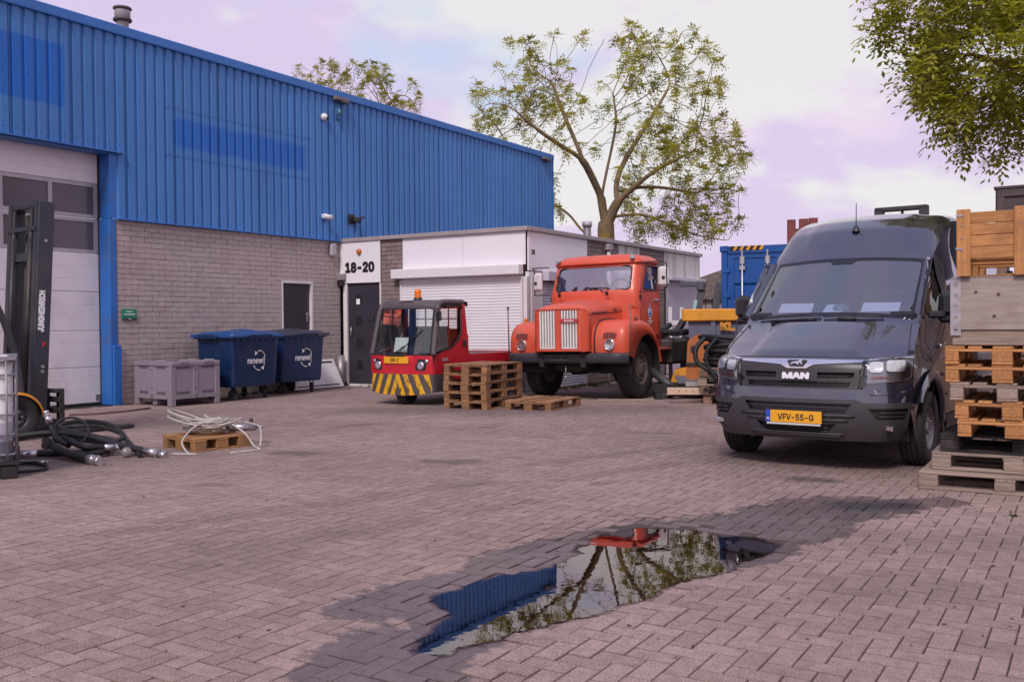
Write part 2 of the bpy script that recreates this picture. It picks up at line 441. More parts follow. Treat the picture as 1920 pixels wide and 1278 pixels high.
GROUND_M = M('far_ground', (.24, .175, .175), .95, var=.2, vs=.4, bs=30)
struct(gm.build('ground', GROUND_M))
paving = thing('pavement', 'x', 'x'); del paving['label'], paving['category']; struct(paving)
bed = MB()
q = [G(960, 3000), 0]
bed.add([(-24, -1, -.013), (26, -1, -.013), (34, 46, -.013), (-30, 46, -.013)], [(0, 1, 2, 3)])
bed.build('joint_bed', BED_M, paving)
# puddle outline on the ground
PUD_PX = [(780, 1228), (790, 1205), (814, 1186), (846, 1152), (806, 1120), (838, 1108), (884, 1096), (946, 1079), (1000, 1068), (1049, 1057), (1070, 1046), (1096, 1034), (1086, 1023), (1127, 1001), (1160, 993), (1201, 988), (1303, 990), (1352, 1004), (1420, 1004), (1462, 1018), (1440, 1036), (1380, 1052), (1366, 1068), (1274, 1090), (1225, 1116), (1162, 1136), (1059, 1166), (971, 1184), (902, 1210), (858, 1216), (834, 1228)]
PUD = [G(*p) for p in PUD_PX]; PA = np.array([(p.x, p.y) for p in PUD])
def pud_sd(x, y):
    """signed distance to the puddle's edge, positive inside"""
    A = PA; B = np.roll(PA, -1, 0); P = np.array((x, y)); ab = B - A
    t = np.clip(((P - A) * ab).sum(1) / (ab ** 2).sum(1), 0, 1); d = np.hypot(*(P - (A + ab * t[:, None])).T).min()
    c = ((A[:, 1] > y) != (B[:, 1] > y)) & (x < (B[:, 0] - A[:, 0]) * (y - A[:, 1]) / (B[:, 1] - A[:, 1] + 1e-12) + A[:, 0])
    return d if c.sum() % 2 else -d
PYC = sum(p.y for p in PUD) / len(PUD)
def pud_tilt(y): return -.0078 * (y - PYC)              # water and pavers tilted a little so the reflections land lower
PW = .105; rr = random.Random(3)
small = MB(); rnd = []; near = []
bx0, by0 = PA.min(0) - .6; bx1, by1 = PA.max(0) + .6
def paver_top(cx, cy, hu, hv):
    z = rr.uniform(-.0015, .0015); tx, ty = rr.gauss(0, .004), rr.gauss(0, .004)
    if bx0 < cx < bx1 and by0 < cy < by1:
        s = pud_sd(cx, cy)
        k = min(1, max(0, (s + .14) / .14)); z -= .0075 * k + .03 * min(.35, max(0, s))
        z += pud_tilt(cy) * min(1, max(0, (s + .5) / .4)); ty_ = -.0078 * min(1, max(0, (s + .5) / .4))
        tx += VV.y * ty_; ty += UU.y * ty_
    z += .006 * mnoise.noise((cx * .5, cy * .5, 0))  * (0 if (bx0 < cx < bx1 and by0 < cy < by1) else 1)
    return z, tx, ty
mi, mj = int(40 / PW), int(60 / PW)
cells = []
for i in range(-60, int(30 / PW)):
    for j in range(-int(24 / PW), int(24 / PW)):
        k = (i - j) % 4
        if k not in (0, 3): continue
        horiz = k == 0
        v = (i + (1.0 if horiz else .5)) * PW; u = (j + (.5 if horiz else 1.0)) * PW
        if v < .06 or (u > -.06 and v < 5.0 and u < 9.8): continue
        p = OO + VV * v + UU * u
        if p.y < 1.6 or p.y > 27 or abs(p.x) > .66 * p.y + 1.6: continue
        cells.append((p.y, v, u, horiz, p))
cells.sort(key=lambda c: c[0])
inframe = 0
for y, v, u, horiz, p in cells:
    hu, hv = (PW / 2, PW) if horiz else (PW, PW / 2)          # half sizes along u, v
    hu -= .0017; hv -= .0017
    z, tx, ty = paver_top(p.x, p.y, hu, hv)
    px = 960 + F_PX * p.x / p.y; py = 605 + F_PX * CAM_H / p.y
    if inframe < 300 and -20 < px < 1940 and py < 1300:
        inframe += 1; near.append((p, horiz, z, tx, ty)); continue
    ch = .0036 if y < 16 else 0
    def P(a, b, zz):
        q = p + VV * a + UU * b; return (q.x, q.y, z + zz + a * tx + b * ty)
    j = lambda: rr.uniform(-.0012, .0012)
    o = [(-hv + j(), -hu + j()), (hv + j(), -hu + j()), (hv + j(), hu + j()), (-hv + j(), hu + j())]
    o3 = [P(a, b, -.02) for a, b in o]
    if ch:
        o1 = [P(a * (1 - ch / hv), b * (1 - ch / hu), 0) for a, b in o]; o2 = [P(a, b, -.004) for a, b in o]
        small.add(o1 + o2 + o3, [(0, 1, 2, 3)] + [(4 + k, 4 + (k + 1) % 4, (k + 1) % 4, k) for k in range(4)] + [(8 + k, 8 + (k + 1) % 4, 4 + (k + 1) % 4, 4 + k) for k in range(4)], False); n_ = 9; small.mi[-8:] = [1] * 8
    else:
        o1 = [P(a, b, 0) for a, b in o]
        small.add(o1 + o3, [(0, 1, 2, 3)] + [(4 + k, 4 + (k + 1) % 4, (k + 1) % 4, k) for k in range(4)], False); n_ = 5
    rnd.extend([rr.random()] * n_)
so = small.build('pavers', [PAVER_M, EDGE_M], paving, fix=False); so['kind'] = 'stuff'
at = so.data.attributes.new('rnd', 'FLOAT', 'FACE'); at.data.foreach_set('value', rnd)
pm = MB(); pm.box((0, 0, -.02), (PW * 2 - .0034, PW - .0034, .04), bev=.0036); pm.mi = [0 if (len(f) == 4 and all(pm.v[i][2] > -.0001 for i in f)) else 1 for f in pm.f]
pv_me = pm.mesh('paver', [PAVER_M, EDGE_M])
for p, horiz, z, tx, ty in near:
    o = link('paver', pv_me, paving, (p.x, p.y, z)); o.rotation_euler = (ty, tx, -BA + (0 if horiz else PI / 2) + rr.gauss(0, .004))
# standing water
m, t, p = new_tree('puddle_water'); lk = t.links
p.inputs['Base Color'].default_value = (.02, .018, .022, 1)
gl = node(t, 'ShaderNodeBsdfGlossy'); gl.inputs['Roughness'].default_value = .012; gl.inputs['Color'].default_value = (.97, .84, .83, 1)
tr = node(t, 'ShaderNodeBsdfTransparent'); tr.inputs['Color'].default_value = (.34, .31, .37, 1)
fr = node(t, 'ShaderNodeFresnel'); fr.inputs['IOR'].default_value = 3.0
bn = node(t, 'ShaderNodeBump'); bn.inputs['Strength'].default_value = .05; bn.inputs['Distance'].default_value = .004
lk.new(noise_tex(t, 9, 2, .5), bn.inputs['Height']); lk.new(bn.outputs[0], gl.inputs['Normal'])
mx = node(t, 'ShaderNodeMixShader'); lk.new(fr.outputs[0], mx.inputs[0]); lk.new(tr.outputs[0], mx.inputs[1]); lk.new(gl.outputs[0], mx.inputs[2])
da = node(t, 'ShaderNodeAttribute'); da.attribute_name = 'depth'
th = rng(t, mth(t, 'ADD', da.outputs['Fac'], mth(t, 'MULTIPLY', mth(t, 'SUBTRACT', noise_tex(t, 16, 5, .7), .5), .10)), .012, .034, 0, 1, True)
cl = node(t, 'ShaderNodeBsdfTransparent'); cl.inputs['Color'].default_value = (.8, .77, .8, 1); m2 = node(t, 'ShaderNodeMixShader')
lk.new(th, m2.inputs[0]); lk.new(cl.outputs[0], m2.inputs[1]); lk.new(mx.outputs[0], m2.inputs[2])
lk.new(m2.outputs[0], t.nodes['Material Output'].inputs['Surface']); WATER = m
wm = MB(); cx = sum((q for q in PUD), Vector()) / len(PUD)
ring = []
for k in range(len(PUD)):
    a, b = PUD[k], PUD[(k + 1) % len(PUD)]
    for s in range(10):
        w_ = a.lerp(b, s / 10); n_ = Vector((-(b - a).y, (b - a).x, 0)).normalized()
        d = n_ * (.035 * mnoise.noise((w_.x * 4, w_.y * 4, 3)) + .03 * mnoise.noise((w_.x * 13, w_.y * 13, 7)) + .016 * mnoise.noise((w_.x * 40, w_.y * 40, 1)) + .034); ring.append((w_.x + d.x, w_.y + d.y))
wm.sheet(ring, [], .045, lambda a, b, d: (a, b, -.0022 + pud_tilt(b)))
po = struct(wm.build('puddle', WATER)); RG = np.array(ring); RB = np.roll(RG, -1, 0)
dv = []
for v in po.data.vertices:
    P = np.array((v.co.x, v.co.y)); ab = RB - RG; tt = np.clip(((P - RG) * ab).sum(1) / ((ab ** 2).sum(1) + 1e-12), 0, 1); dv.append(float(np.hypot(*(P - (RG + ab * tt[:, None])).T).min()))
po.data.attributes.new('depth', 'FLOAT', 'POINT').data.foreach_set('value', dv)

# ------------------------------------------------------------------ warehouse
def cladding_material():
    m, t, p = new_tree('blue_cladding'); lk = t.links
    pos = node(t, 'ShaderNodeNewGeometry').outputs['Position']
    d = node(t, 'ShaderNodeVectorMath', operation='SUBTRACT'); lk.new(pos, d.inputs[0]); d.inputs[1].default_value = OO
    du = node(t, 'ShaderNodeVectorMath', operation='DOT_PRODUCT'); lk.new(d.outputs[0], du.inputs[0]); du.inputs[1].default_value = UU
    u = du.outputs['Value']; z = node(t, 'ShaderNodeSeparateXYZ'); lk.new(pos, z.inputs[0]); z = z.outputs['Z']
    def band(x, a, b, s): return mth(t, 'MULTIPLY', rng(t, x, a, a + s, 0, 1, True), rng(t, x, b - s, b, 1, 0, True))
    wv = mth(t, 'MULTIPLY', mth(t, 'SUBTRACT', noise_tex(t, 1.3, 3, .5, pos), .5), .12)
    p1 = mth(t, 'MULTIPLY', band(u, -4.62, -1.0, .22), band(mth(t, 'ADD', z, wv), 4.6, 5.28, .14))
    p2 = mth(t, 'MULTIPLY', band(u, -12, -6.68, .05), band(z, 4.97, 6.03, .05))
    ln = mth(t, 'MULTIPLY', band(u, -4.75, -.93, .03), mth(t, 'MAXIMUM', band(z, 5.33, 5.40, .02), band(z, 4.46, 4.53, .02)))
    c = mix(t, rng(t, noise_tex(t, .8, 5, .6, pos, (1, 1, .5)), .3, .7), (.038, .163, .445), (.052, .195, .50))
    c = mix(t, 1.0, c, mix(t, node(t, 'ShaderNodeObjectInfo').outputs['Random'], (.95,) * 3, (1.05,) * 3), 'MULTIPLY')
    c = mix(t, rng(t, noise_tex(t, 5, 5, .7, pos, (1, 1, .06)), .50, .74, 0, .42), c, (.085, .15, .31))
    c = mix(t, mth(t, 'MULTIPLY', ln, .45), c, (.012, .08, .32))
    c = mix(t, mth(t, 'MULTIPLY', mth(t, 'MAXIMUM', p1, p2), .93), c, (.0, .112, .47))
    lk.new(c, p.inputs['Base Color']); p.inputs['Roughness'].default_value = .42
    return m
CLAD = cladding_material()
BLUE = M('blue_painted_steel', (.02, .13, .44), .4, var=.12, vs=2, dirt=(.10, .075, .07), ds=3.2, damt=.45)
BLUE2 = M('blue_trim', (.032, .15, .45), .45, var=.1, vs=1.5)
BRICK = M('grey_brick', (.415, .342, .328), .9, var=.10, vs=9, objvar=.07, bs=60, bst=.5, dirt=(.30, .20, .185), ds=1.1, damt=.45)
BRICKD = M('grey_brown_brick', (.225, .165, .155), .9, var=.16, vs=9, objvar=.12, bs=60, bst=.5)
MORTAR = M('mortar', (.315, .25, .24), .95, var=.2, vs=20)
def bld(name, label, cat): return thing(name, label, cat, OO, -BA)
wh = bld('warehouse', 'large blue corrugated warehouse over grey brick, with a tall white sectional door', 'warehouse')
PITCH_R = .207
def clad_mesh(z0, z1):
    b = MB(); prof = []
    for k in range(5):
        o = k * PITCH_R; prof += [(0, o), (0, o + .042), (.035, o + .062), (.035, o + .187)]
    prof.append((0, 5 * PITCH_R))
    b.grid([[(x, y, z) for x, y in prof] for z in (z0, z1)], smooth=False)
    b.cur = 1
    b.box((.0365, .190, (z0 + z1) / 2), (.004, .005, z1 - z0 - .01))
    for k in range(5):
        for z in (z1 - .22, z1 - 1.05, z1 - 1.95, z0 + .12):
            if z0 < z < z1: b.cyl((.035, k * PITCH_R + .09, z), (.041, k * PITCH_R + .09, z), .008, n=6)
    return b.mesh('cladding_sheet', [CLAD, BLACKP])
full, over_door = clad_mesh(3.25, 6.47), clad_mesh(4.40, 6.47)
n = 15
for k in range(n): link('cladding_sheet', full, wh, (0, -5.77 + k * 1.035, 0))
for k in range(1, 8): link('cladding_sheet', over_door, wh, (0, -5.77 - k * 1.035, 0))
U1 = -5.77 + n * 1.035                                         # far corner, 9.755
b = MB(); b.box((.015, (U1 - 13) / 2, 6.52), (.13, U1 + 13.06, .16), bev=.012); b.box((.035, (U1 - 13) / 2, 6.44), (.09, U1 + 13.06, .012)); b.build('roof_flashing', BLUE2, wh)
b = MB(); b.box((.0, U1 + .02, 3.25), (.1, .05, 6.4)); b.build('corner_trim', BLUE2, wh)
b = MB(); b.box((.035, -2.88, 3.235), (.11, 5.8, .018)); b.build('sill_flashing', BLUE2, wh)
b = MB(); b.box((.03, -9.4, 4.385), (.14, 7.56, .022)); b.box((-.13, -9.4, 4.36), (.3, 7.5, .02)); b.build('lintel_flashing', BLUE2, wh)
b = MB()
b.box((-9.05, (U1 - 13) / 2, 6.5), (18, U1 + 13, .12)); b.build('roof', M('roof_felt', (.1, .09, .1), .9), wh)
b = MB(); b.box((-9.1, U1 - .08, 3.2), (18, .12, 6.4)); b.build('end_wall', BLUE2, wh)
b = MB(); b.box((-.24, 2.1, 3.25), (.14, 15.2, 6.3)); b.box((-.24, -9.4, 5.4), (.14, 7.4, 2.0)); b.build('inner_lining', M('lining', (.12, .11, .12), .9), wh)
# door post and reveal
b = MB(); b.box((-.135, -5.822, 3.81), (.28, .104, 1.12)); b.box((-.155, -5.82, 1.62), (.32, .145, 3.24), bev=.012); b.build('door_post', BLUE, wh)
b = MB(); b.box((.03, -5.79, .52), (.05, .16, 1.04), bev=.01); b.build('post_guard', BLUE, wh)
# sectional door
DP = M('door_panel_white', (.72, .66, .69), .5, var=.05, vs=1.2, dirt=(.42, .34, .34), ds=1.4, damt=.35)
DW = M('door_window', (.10, .085, .10), .15, var=.1, vs=.6)
FR = M('door_frame_grey', (.42, .38, .40), .45, .3, var=.08)
DD = -.33
door = link('sectional_door', None, wh)
zs = [.05, .67, 1.30, 1.97, 2.63, 3.24, 3.85, 4.40]
for i in range(7):
    z0, z1 = zs[i] + .006, zs[i + 1] - .006
    if i in (4, 5):
        b = MB(); y = -5.9
        b.box((DD, -9.0, z0 + .03), (.06, 6.2, .06)); b.box((DD, -9.0, z1 - .03), (.06, 6.2, .06))
        for k in range(8):
            b.box((DD, -5.93 - k * .845, (z0 + z1) / 2), (.06, .075, z1 - z0 - .12))
        b.build('window_frame', FR, door)
        for k in range(7):
            w_ = MB(); w_.box((DD, -5.93 - (k + .5) * .845, (z0 + z1) / 2), (.02, .768, z1 - z0 - .122)); w_.build('window_pane', DW, door)
    else:
        b = MB(); k = 6; pts = []
        for j in range(3):
            zz0 = z0 + (z1 - z0) * j / 3; zz1 = z0 + (z1 - z0) * (j + 1) / 3
            pts += [(DD + .03, zz0 + .004), (DD + .03, zz1 - .006), (DD + .025, zz1)]
        b.grid([[(x, -12.1, z) for x, z in pts], [(x, -5.89, z) for x, z in pts]], smooth=False)
        b.box((DD - .012, -9.0, (z0 + z1) / 2), (.06, 6.2, z1 - z0 + .011)); b.build('door_panel', DP, door)
b = MB(); b.box((DD + .035, -5.94, .14), (.012, .1, .1), bev=.003); b.build('door_vent', M('vent_grey', (.16, .14, .15), .6), door)
b = MB(); b.box((DD, -9, .02), (.05, 6.2, .05)); b.box((DD + .01, -5.885, 2.2), (.1, .025, 4.4)); b.build('door_seal', BLACK, door)
# bricks
def brick_wall(parent, at, length, z0, z1, holes, budget, mat, key, depth=.09):
    """at(s, d, z) -> local position; bricks laid in running bond; the ones with the smallest key become objects"""
    BL, BH, J = .292, .0955, .008
    todo = []; rows = int(round((z1 - z0) / BH)); r = random.Random(5)
    for k in range(rows):
        zz0, zz1 = z0 + k * BH + J / 2, min(z1, z0 + (k + 1) * BH) - J / 2
        segs = [(0, length)]
        for a, c, h0, h1 in holes:
            if zz1 > h0 + .02 and zz0 < h1 - .02:
                segs = [s for x in segs for s in ((x[0], min(x[1], a)), (max(x[0], c), x[1])) if s[1] - s[0] > .02]
        for s0, s1 in segs:
            x = -(.5 * BL if k % 2 else 0) - BL * 2
            while x < s1:
                a, c = max(x, s0), min(x + BL, s1)
                if c - a > .04: todo.append((key((a + c) / 2, zz0), (a + c) / 2, c - a - J, (zz0 + zz1) / 2, zz1 - zz0))
                x += BL
    todo.sort()
    one = MB(); one.box((0, 0, 0), (1, 1, 1), bev=.03); me = one.mesh('brick', mat)
    rest = MB()
    for n_, (kk, s, w_, z, h) in enumerate(todo):
        d = r.uniform(-.003, .003)
        pos, ang = at(s, d, z)
        if n_ < budget:
            o = link('brick', me, parent, pos, ang); o.scale = (w_, depth, h)
        else:
            rest.box(pos, (w_, depth, h), (0, 0, ang), bev=.003)
    if rest.v:
        o = rest.build('bricks', mat, parent, fix=False); o['kind'] = 'stuff'
brick_wall(wh, lambda s, d, z: ((-.05 + d, -5.745 + s, z), PI / 2), 5.735, 0, 3.225, [(3.925, 4.86, 0, 2.31)], 300, BRICK, lambda s, z: s)
b = MB(); b.box((-.1, -3.79, 1.61), (.16, 3.9, 3.22)); b.box((-.1, -.45, 1.61), (.16, .86, 3.22)); b.box((-.1, -1.35, 2.76), (.16, .93, .9)); b.build('mortar', MORTAR, wh)
# dark steel door with pale frame
FRW = M('frame_white', (.70, .64, .65), .5, var=.05, dirt=(.4, .3, .26), damt=.3)
DKD = M('dark_door', (.035, .029, .043), .42, var=.12, vs=2)
dr = MB(); dr.box((-.085, -1.36, 1.135), (.05, .83, 2.24), bev=.004); dr = dr.build('service_door', DKD, wh)
b = MB(); b.box((-.04, -.918, 1.155), (.09, .055, 2.31)); b.box((-.04, -1.8, 1.155), (.09, .035, 2.31)); b.box((-.04, -1.36, 2.283), (.09, .825, .055)); b.build('frame', FRW, dr)
b = MB(); b.box((-.055, -1.02, 1.55), (.02, .035, .2), bev=.006); b.box((-.03, -1.05, 1.6), (.02, .1, .02), bev=.006); b.build('handle', STEEL, dr)
b = MB(); b.box((-.056, -1.13, .97), (.006, .12, .03)); b.build('door_sticker', M('green_print', (.02, .25, .12), .5), dr)

# ------------------------------------------------------------------ low office annex
PNL = M('annex_white_panel', (.80, .755, .79), .45, var=.03, vs=.8, dirt=(.52, .46, .47), ds=.6, damt=.15)
def dirty_panel():
    m, t, p = new_tree('annex_dirty_panel'); pos = node(t, 'ShaderNodeNewGeometry').outputs['Position']
    c = mix(t, rng(t, noise_tex(t, 3.2, 5, .7, pos, (1, 1, .05)), .42, .64, 0, .8, True), (.62, .58, .57), (.27, .24, .18))
    t.links.new(c, p.inputs['Base Color']); p.inputs['Roughness'].default_value = .6; return m
DPNL = dirty_panel()
CORN = M('cornice_grey', (.34, .285, .285), .6, var=.12, vs=4)
SHUT = M('shutter_white', (.76, .71, .745), .42, var=.03)
SHUTG = M('shutter_grey', (.52, .47, .54), .45, var=.04)
ax = bld('office_annex', 'low white flat-roofed annex with roller shutters and a dark door, beside the blue warehouse', 'office building')
XE, YE = 4.895, 9.66
b = MB(); b.box((XE / 2, YE / 2 + .06, 1.55), (XE - .36, YE - .3, 3.1)); b.build('wall_core', MORTAR, ax)
b = MB(); b.box((XE / 2, YE / 2, 3.2), (XE - .1, YE - .1, .12)); b.build('roof', M('roof_gravel', (.16, .14, .14), .95, var=.3, vs=20), ax)
b = MB(); b.box((XE / 2 + .01, -.02, 3.252), (XE + .06, .08, .085), bev=.006); b.box((XE + .02, YE / 2 + .02, 3.252), (.08, YE + .0, .085), bev=.006); b.build('cornice', CORN, ax)
def panel(x0, x1, z0, z1, mat=PNL, side=False, name='cladding_panel', d=.03, proud=0.0):
    b = MB(); c, w_ = (x0 + x1) / 2, (x1 - x0) - .006
    if side: b.box((XE + proud - d / 2, c, (z0 + z1) / 2), (d, w_, z1 - z0), bev=.003)
    else: b.box((c, d / 2 - proud, (z0 + z1) / 2), (w_, d, z1 - z0), bev=.003)
    return b.build(name, mat, ax)
sg = panel(.0, 1.175, 2.292, 3.208, proud=.03, name='number_panel')
panel(1.77, 3.345, 2.54, 3.208); panel(3.345, 4.86, 2.54, 3.208)
panel(.06, 1.323, 2.42, 3.208, side=True); panel(1.323, 2.62, 2.42, 3.208, side=True)
panel(4.241, 5.435, 2.42, 3.208, DPNL, True); panel(7.025, 8.3, 2.567, 3.208, DPNL, True); panel(8.3, 9.6, 2.567, 3.208, DPNL, True)
text('18-20', .385, BLACKP, sg, 'number', (.585, -.034, 2.64), (1, 0, 0), (0, 0, 1), .003, .021, .98)
text('18', .17, BLACKP, ax, 'number', (XE + .005, .24, 2.80), (0, 1, 0), (0, 0, 1), .002, .006, .9)
def wall_front(s, d, z): return ((1.175 + s, .05 + d, z), 0.0)
brick_wall(ax, wall_front, .585, 0, 3.2, [], 70, BRICKD, lambda s, z: -z)
brick_wall(ax, lambda s, d, z: ((XE - .05 + d, 2.625 + s, z), PI / 2), 1.61, 0, 3.2, [], 110, BRICKD, lambda s, z: -z)
brick_wall(ax, lambda s, d, z: ((XE - .05 + d, 5.44 + s, z), PI / 2), 1.58, 0, 3.2, [], 110, BRICKD, lambda s, z: -z)
# door 18-20
od = MB(); od.box((.665, .045, 1.15), (.93, .05, 2.23), bev=.004); od = od.build('front_door', DKD, ax)
b = MB(); b.box((.14, .03, 1.145), (.11, .1, 2.28), bev=.004); b.box((1.158, .03, 1.145), (.035, .1, 2.28)); b.box((.66, .03, .02), (1.0, .12, .05)); b.build('frame', FRW, od)
GLD = M('small_window', (.02, .017, .025), .12, var=.1)
for z in (1.93, 1.45, .97, .47):
    b = MB(); b.box((.52, .017, z), (.18, .012, .2), bev=.003); w_ = b.build('window', GLD, od)
b = MB(); b.box((.50, .009, 1.88), (.10, .004, .12)); b.build('notice', PAPER, od)
b = MB(); b.tube([(.3 + .03 * math.sin(PI * k / 8), .0 - .05 * math.sin(PI * k / 8), 1.08 + .24 * k / 8) for k in range(9)], .012); b.build('handle', STEEL, od)
# roller shutters
def shutter(parent, name, mat, w_, h, fn):
    b = MB(); prof = []; z = 0
    while z < h:
        prof += [(0.0, z), (.012, z + .018), (.012, z + .048), (.002, z + .056)]; z += .06
    b.grid([[fn(0, d, z) for d, z in prof], [fn(w_, d, z) for d, z in prof]], smooth=False)
    return b.build(name, mat, parent, fix=False)
rs = link('roller_shutter', None, ax)
shutter(rs, 'shutter_curtain', SHUT, 3.0, 2.33, lambda s, d, z: (1.76 + s, -.0 - d, z))
b = MB(); b.box((3.195, -.09, 2.44), (3.23, .19, .2), bev=.012); b.build('shutter_box', M('shutter_box_white', (.74, .68, .71), .4, var=.04), rs)
b = MB(); b.box((1.74, -.01, 1.16), (.05, .05, 2.3)); b.box((4.78, -.01, 1.16), (.05, .05, 2.3)); b.build('guide_rail', FRW, rs)
b = MB(); b.box((4.855, .04, 1.15), (.08, .1, 2.3)); b.box((XE - .04, .12, 1.2), (.08, .1, 2.4)); b.build('corner_post', FRW, ax)
b = MB(); b.box((XE - .05, .38, 1.2), (.12, .45, 2.4)); b.build('side_pier', FRW, ax)
rs2 = link('roller_shutter', None, ax)
shutter(rs2, 'shutter_curtain', SHUTG, 1.95, 2.2, lambda s, d, z: (XE - .03 + d, .65 + s, z))
b = MB(); b.box((XE + .06, 1.63, 2.33), (.16, 2.0, .2), bev=.01); b.build('shutter_box', SHUTG, rs2)
rs3 = link('roller_shutter', None, ax)
shutter(rs3, 'shutter_curtain', SHUTG, 2.45, 2.42, lambda s, d, z: (XE - .01 + d, 7.1 + s, z))
b = MB(); b.box((XE + .09, 8.32, 2.51), (.2, 2.56, .1), bev=.01); b.build('shutter_box', SHUTG, rs3)
b = MB(); b.box((XE + .0, 4.83, 2.3), (.05, 1.1, .2)); b.build('window_head', FRW, ax)
dp = MB(); dp.tube([(XE + .06, 3.58, 0), (XE + .06, 3.58, 3.04)], .045, 10); dp = dp.build('drainpipe', M('grey_pvc', (.62, .58, .58), .5), ax)
b = MB(); b.box((XE + .06, 3.58, 3.1), (.14, .2, .14), bev=.01); b.build('hopper', CORN, dp)
# ------------------------------------------------------------------ vehicles
def veh(name, label, cat, x, y, a, tilt=0.0):
    r = thing(name, label, cat, (x, y, 0), 0)
    r.rotation_euler = (tilt, 0, -PI / 2 - a); return r
def interp(T, x):
    """piecewise smooth interpolation in a table of rows (key, v1, v2 ...)"""
    if x <= T[0][0]: return T[0][1:]
    if x >= T[-1][0]: return T[-1][1:]
    for i in range(len(T) - 1):
        a, b = T[i], T[i + 1]
        if a[0] <= x <= b[0]:
            t = (x - a[0]) / (b[0] - a[0]); return [p + (q - p) * t for p, q in zip(a[1:], b[1:])]
def wheel(parent, x, y, R, w, rimr, side, rimmat, tyremat=RUBBER, style='steel', steer=0.0, nuts=8):
    """a wheel whose outer face looks along side*y"""
    wl = link('wheel', None, parent, (x, y, R), (0, 0, steer))
    b = MB(); h = w / 2
    prof = [(rimr * .98, -h * .8), (rimr * 1.03, -h * .92), (R * .80, -h), (R * .93, -h * .96), (R * .985, -h * .82), (R, -h * .6)]
    g = [(-.42, .0), (-.40, .012), (-.34, .012), (-.32, 0), (-.05, 0), (-.03, .012), (.03, .012), (.05, 0), (.32, 0), (.34, .012), (.40, .012), (.42, 0)]
    prof += [(R - d, h * k) for k, d in g]
    prof += [(R, h * .6), (R * .985, h * .82), (R * .93, h * .96), (R * .80, h), (rimr * 1.03, h * .92), (rimr * .98, h * .8)]
    b.lathe(prof, (0, 0, 0), (0, side, 0), 40); b.build('tyre', tyremat, wl)
    b = MB()
    if style == 'truck':
        b.lathe([(rimr * .99, h * .86), (rimr * .93, h * .88), (rimr * .90, h * .5), (rimr * .82, h * .35), (rimr * .70, h * .62), (rimr * .42, h * .66), (rimr * .40, h * .95), (rimr * .16, h * 1.0), (.001, h * 1.0)], (0, 0, 0), (0, side, 0), 32)
    else:
        b.lathe([(rimr * .99, h * .82), (rimr * .93, h * .80), (rimr * .88, h * .45), (rimr * .80, h * .40), (rimr * .74, h * .62), (rimr * .66, h * .66), (rimr * .62, h * .55), (rimr * .3, h * .58), (rimr * .26, h * .72), (.001, h * .72)], (0, 0, 0), (0, side, 0), 32)
    b.lathe([(rimr * .97, -h * .8), (.001, -h * .7)], (0, 0, 0), (0, side, 0), 24)
    b.build('rim', rimmat, wl)
    if nuts:
        b = MB()
        for k in range(nuts):
            a = 2 * PI * k / nuts; rr_ = rimr * (.58 if style == 'truck' else .45); y0 = side * h * (.64 if style == 'truck' else .55)
            b.cyl((rr_ * math.cos(a), y0, rr_ * math.sin(a)), (rr_ * math.cos(a), y0 + side * .03, rr_ * math.sin(a)), .016 if style == 'truck' else .010, n=6)
        b.build('wheel_nuts', STEEL, wl)
    return wl

# ---- dark grey van
VPAINT = M('van_grey_paint', (.044, .043, .076), .24, .6, var=.03, vs=2, coat=1.0)
VPAINT.node_tree.nodes['Principled BSDF'].inputs['Coat IOR'].default_value = 1.95; VPAINT.node_tree.nodes['Principled BSDF'].inputs['Coat Roughness'].default_value = .03
VPLAST = M('van_grey_plastic', (.040, .034, .040), .55, var=.12, vs=10)
VGLASS = glass_mat('windscreen_glass', (.58, .63, .80), .20, .01, 1.6)
SGLASS = glass_mat('side_glass', (.25, .25, .28), .05)
HLENS = glass_mat('headlight_lens', (.94, .94, .96), .03)
VINT = M('van_interior', (.012, .012, .02), .8, var=.1)
van = veh('delivery_van', 'dark grey high-roofed van with yellow number plate, parked beside the tall pallet stack', 'van', 3.158, 9.54, .625)
# centre-line: s, x, z, half width, plan recession, crown
PROF = [(0, .88, .275, .86, .20, 0), (.14, .93, .38, .93, .24, 0), (.30, .95, .55, .96, .26, 0), (.47, .925, .735, .97, .27, 0), (.50, .918, .75, .97, .27, 0), (.74, .885, .965, .965, .30, 0), (.80, .855, 1.0, .955, .32, .0), (.86, .80, 1.035, .95, .36, .02), (1.15, .50, 1.185, .93, .20, .05), (1.55, .12, 1.36, .90, .10, .06), (1.60, .07, 1.385, .90, .10, .06), (1.64, .03, 1.415, .90, .10, .055), (2.55, -.64, 2.02, .845, .14, .045), (2.60, -.67, 2.055, .845, .14, .045), (3.05, -.98, 2.35, .855, .16, .05), (3.28, -1.20, 2.46, .86, .15, .045), (3.62, -1.56, 2.545, .865, .12, .045), (4.1, -2.1, 2.58, .865, .06, .04), (7.0, -4.95, 2.56, .865, 0, .04)]
def vprof(s):
    x, z, hw, rec, cr = interp(PROF, s); return x, z, hw, rec, cr
_s = np.linspace(0, 7, 281); _tab = np.array([vprof(s) for s in _s])
for _ in range(2): _tab[1:-1] = (_tab[:-2] + 2 * _tab[1:-1] + _tab[2:]) / 4
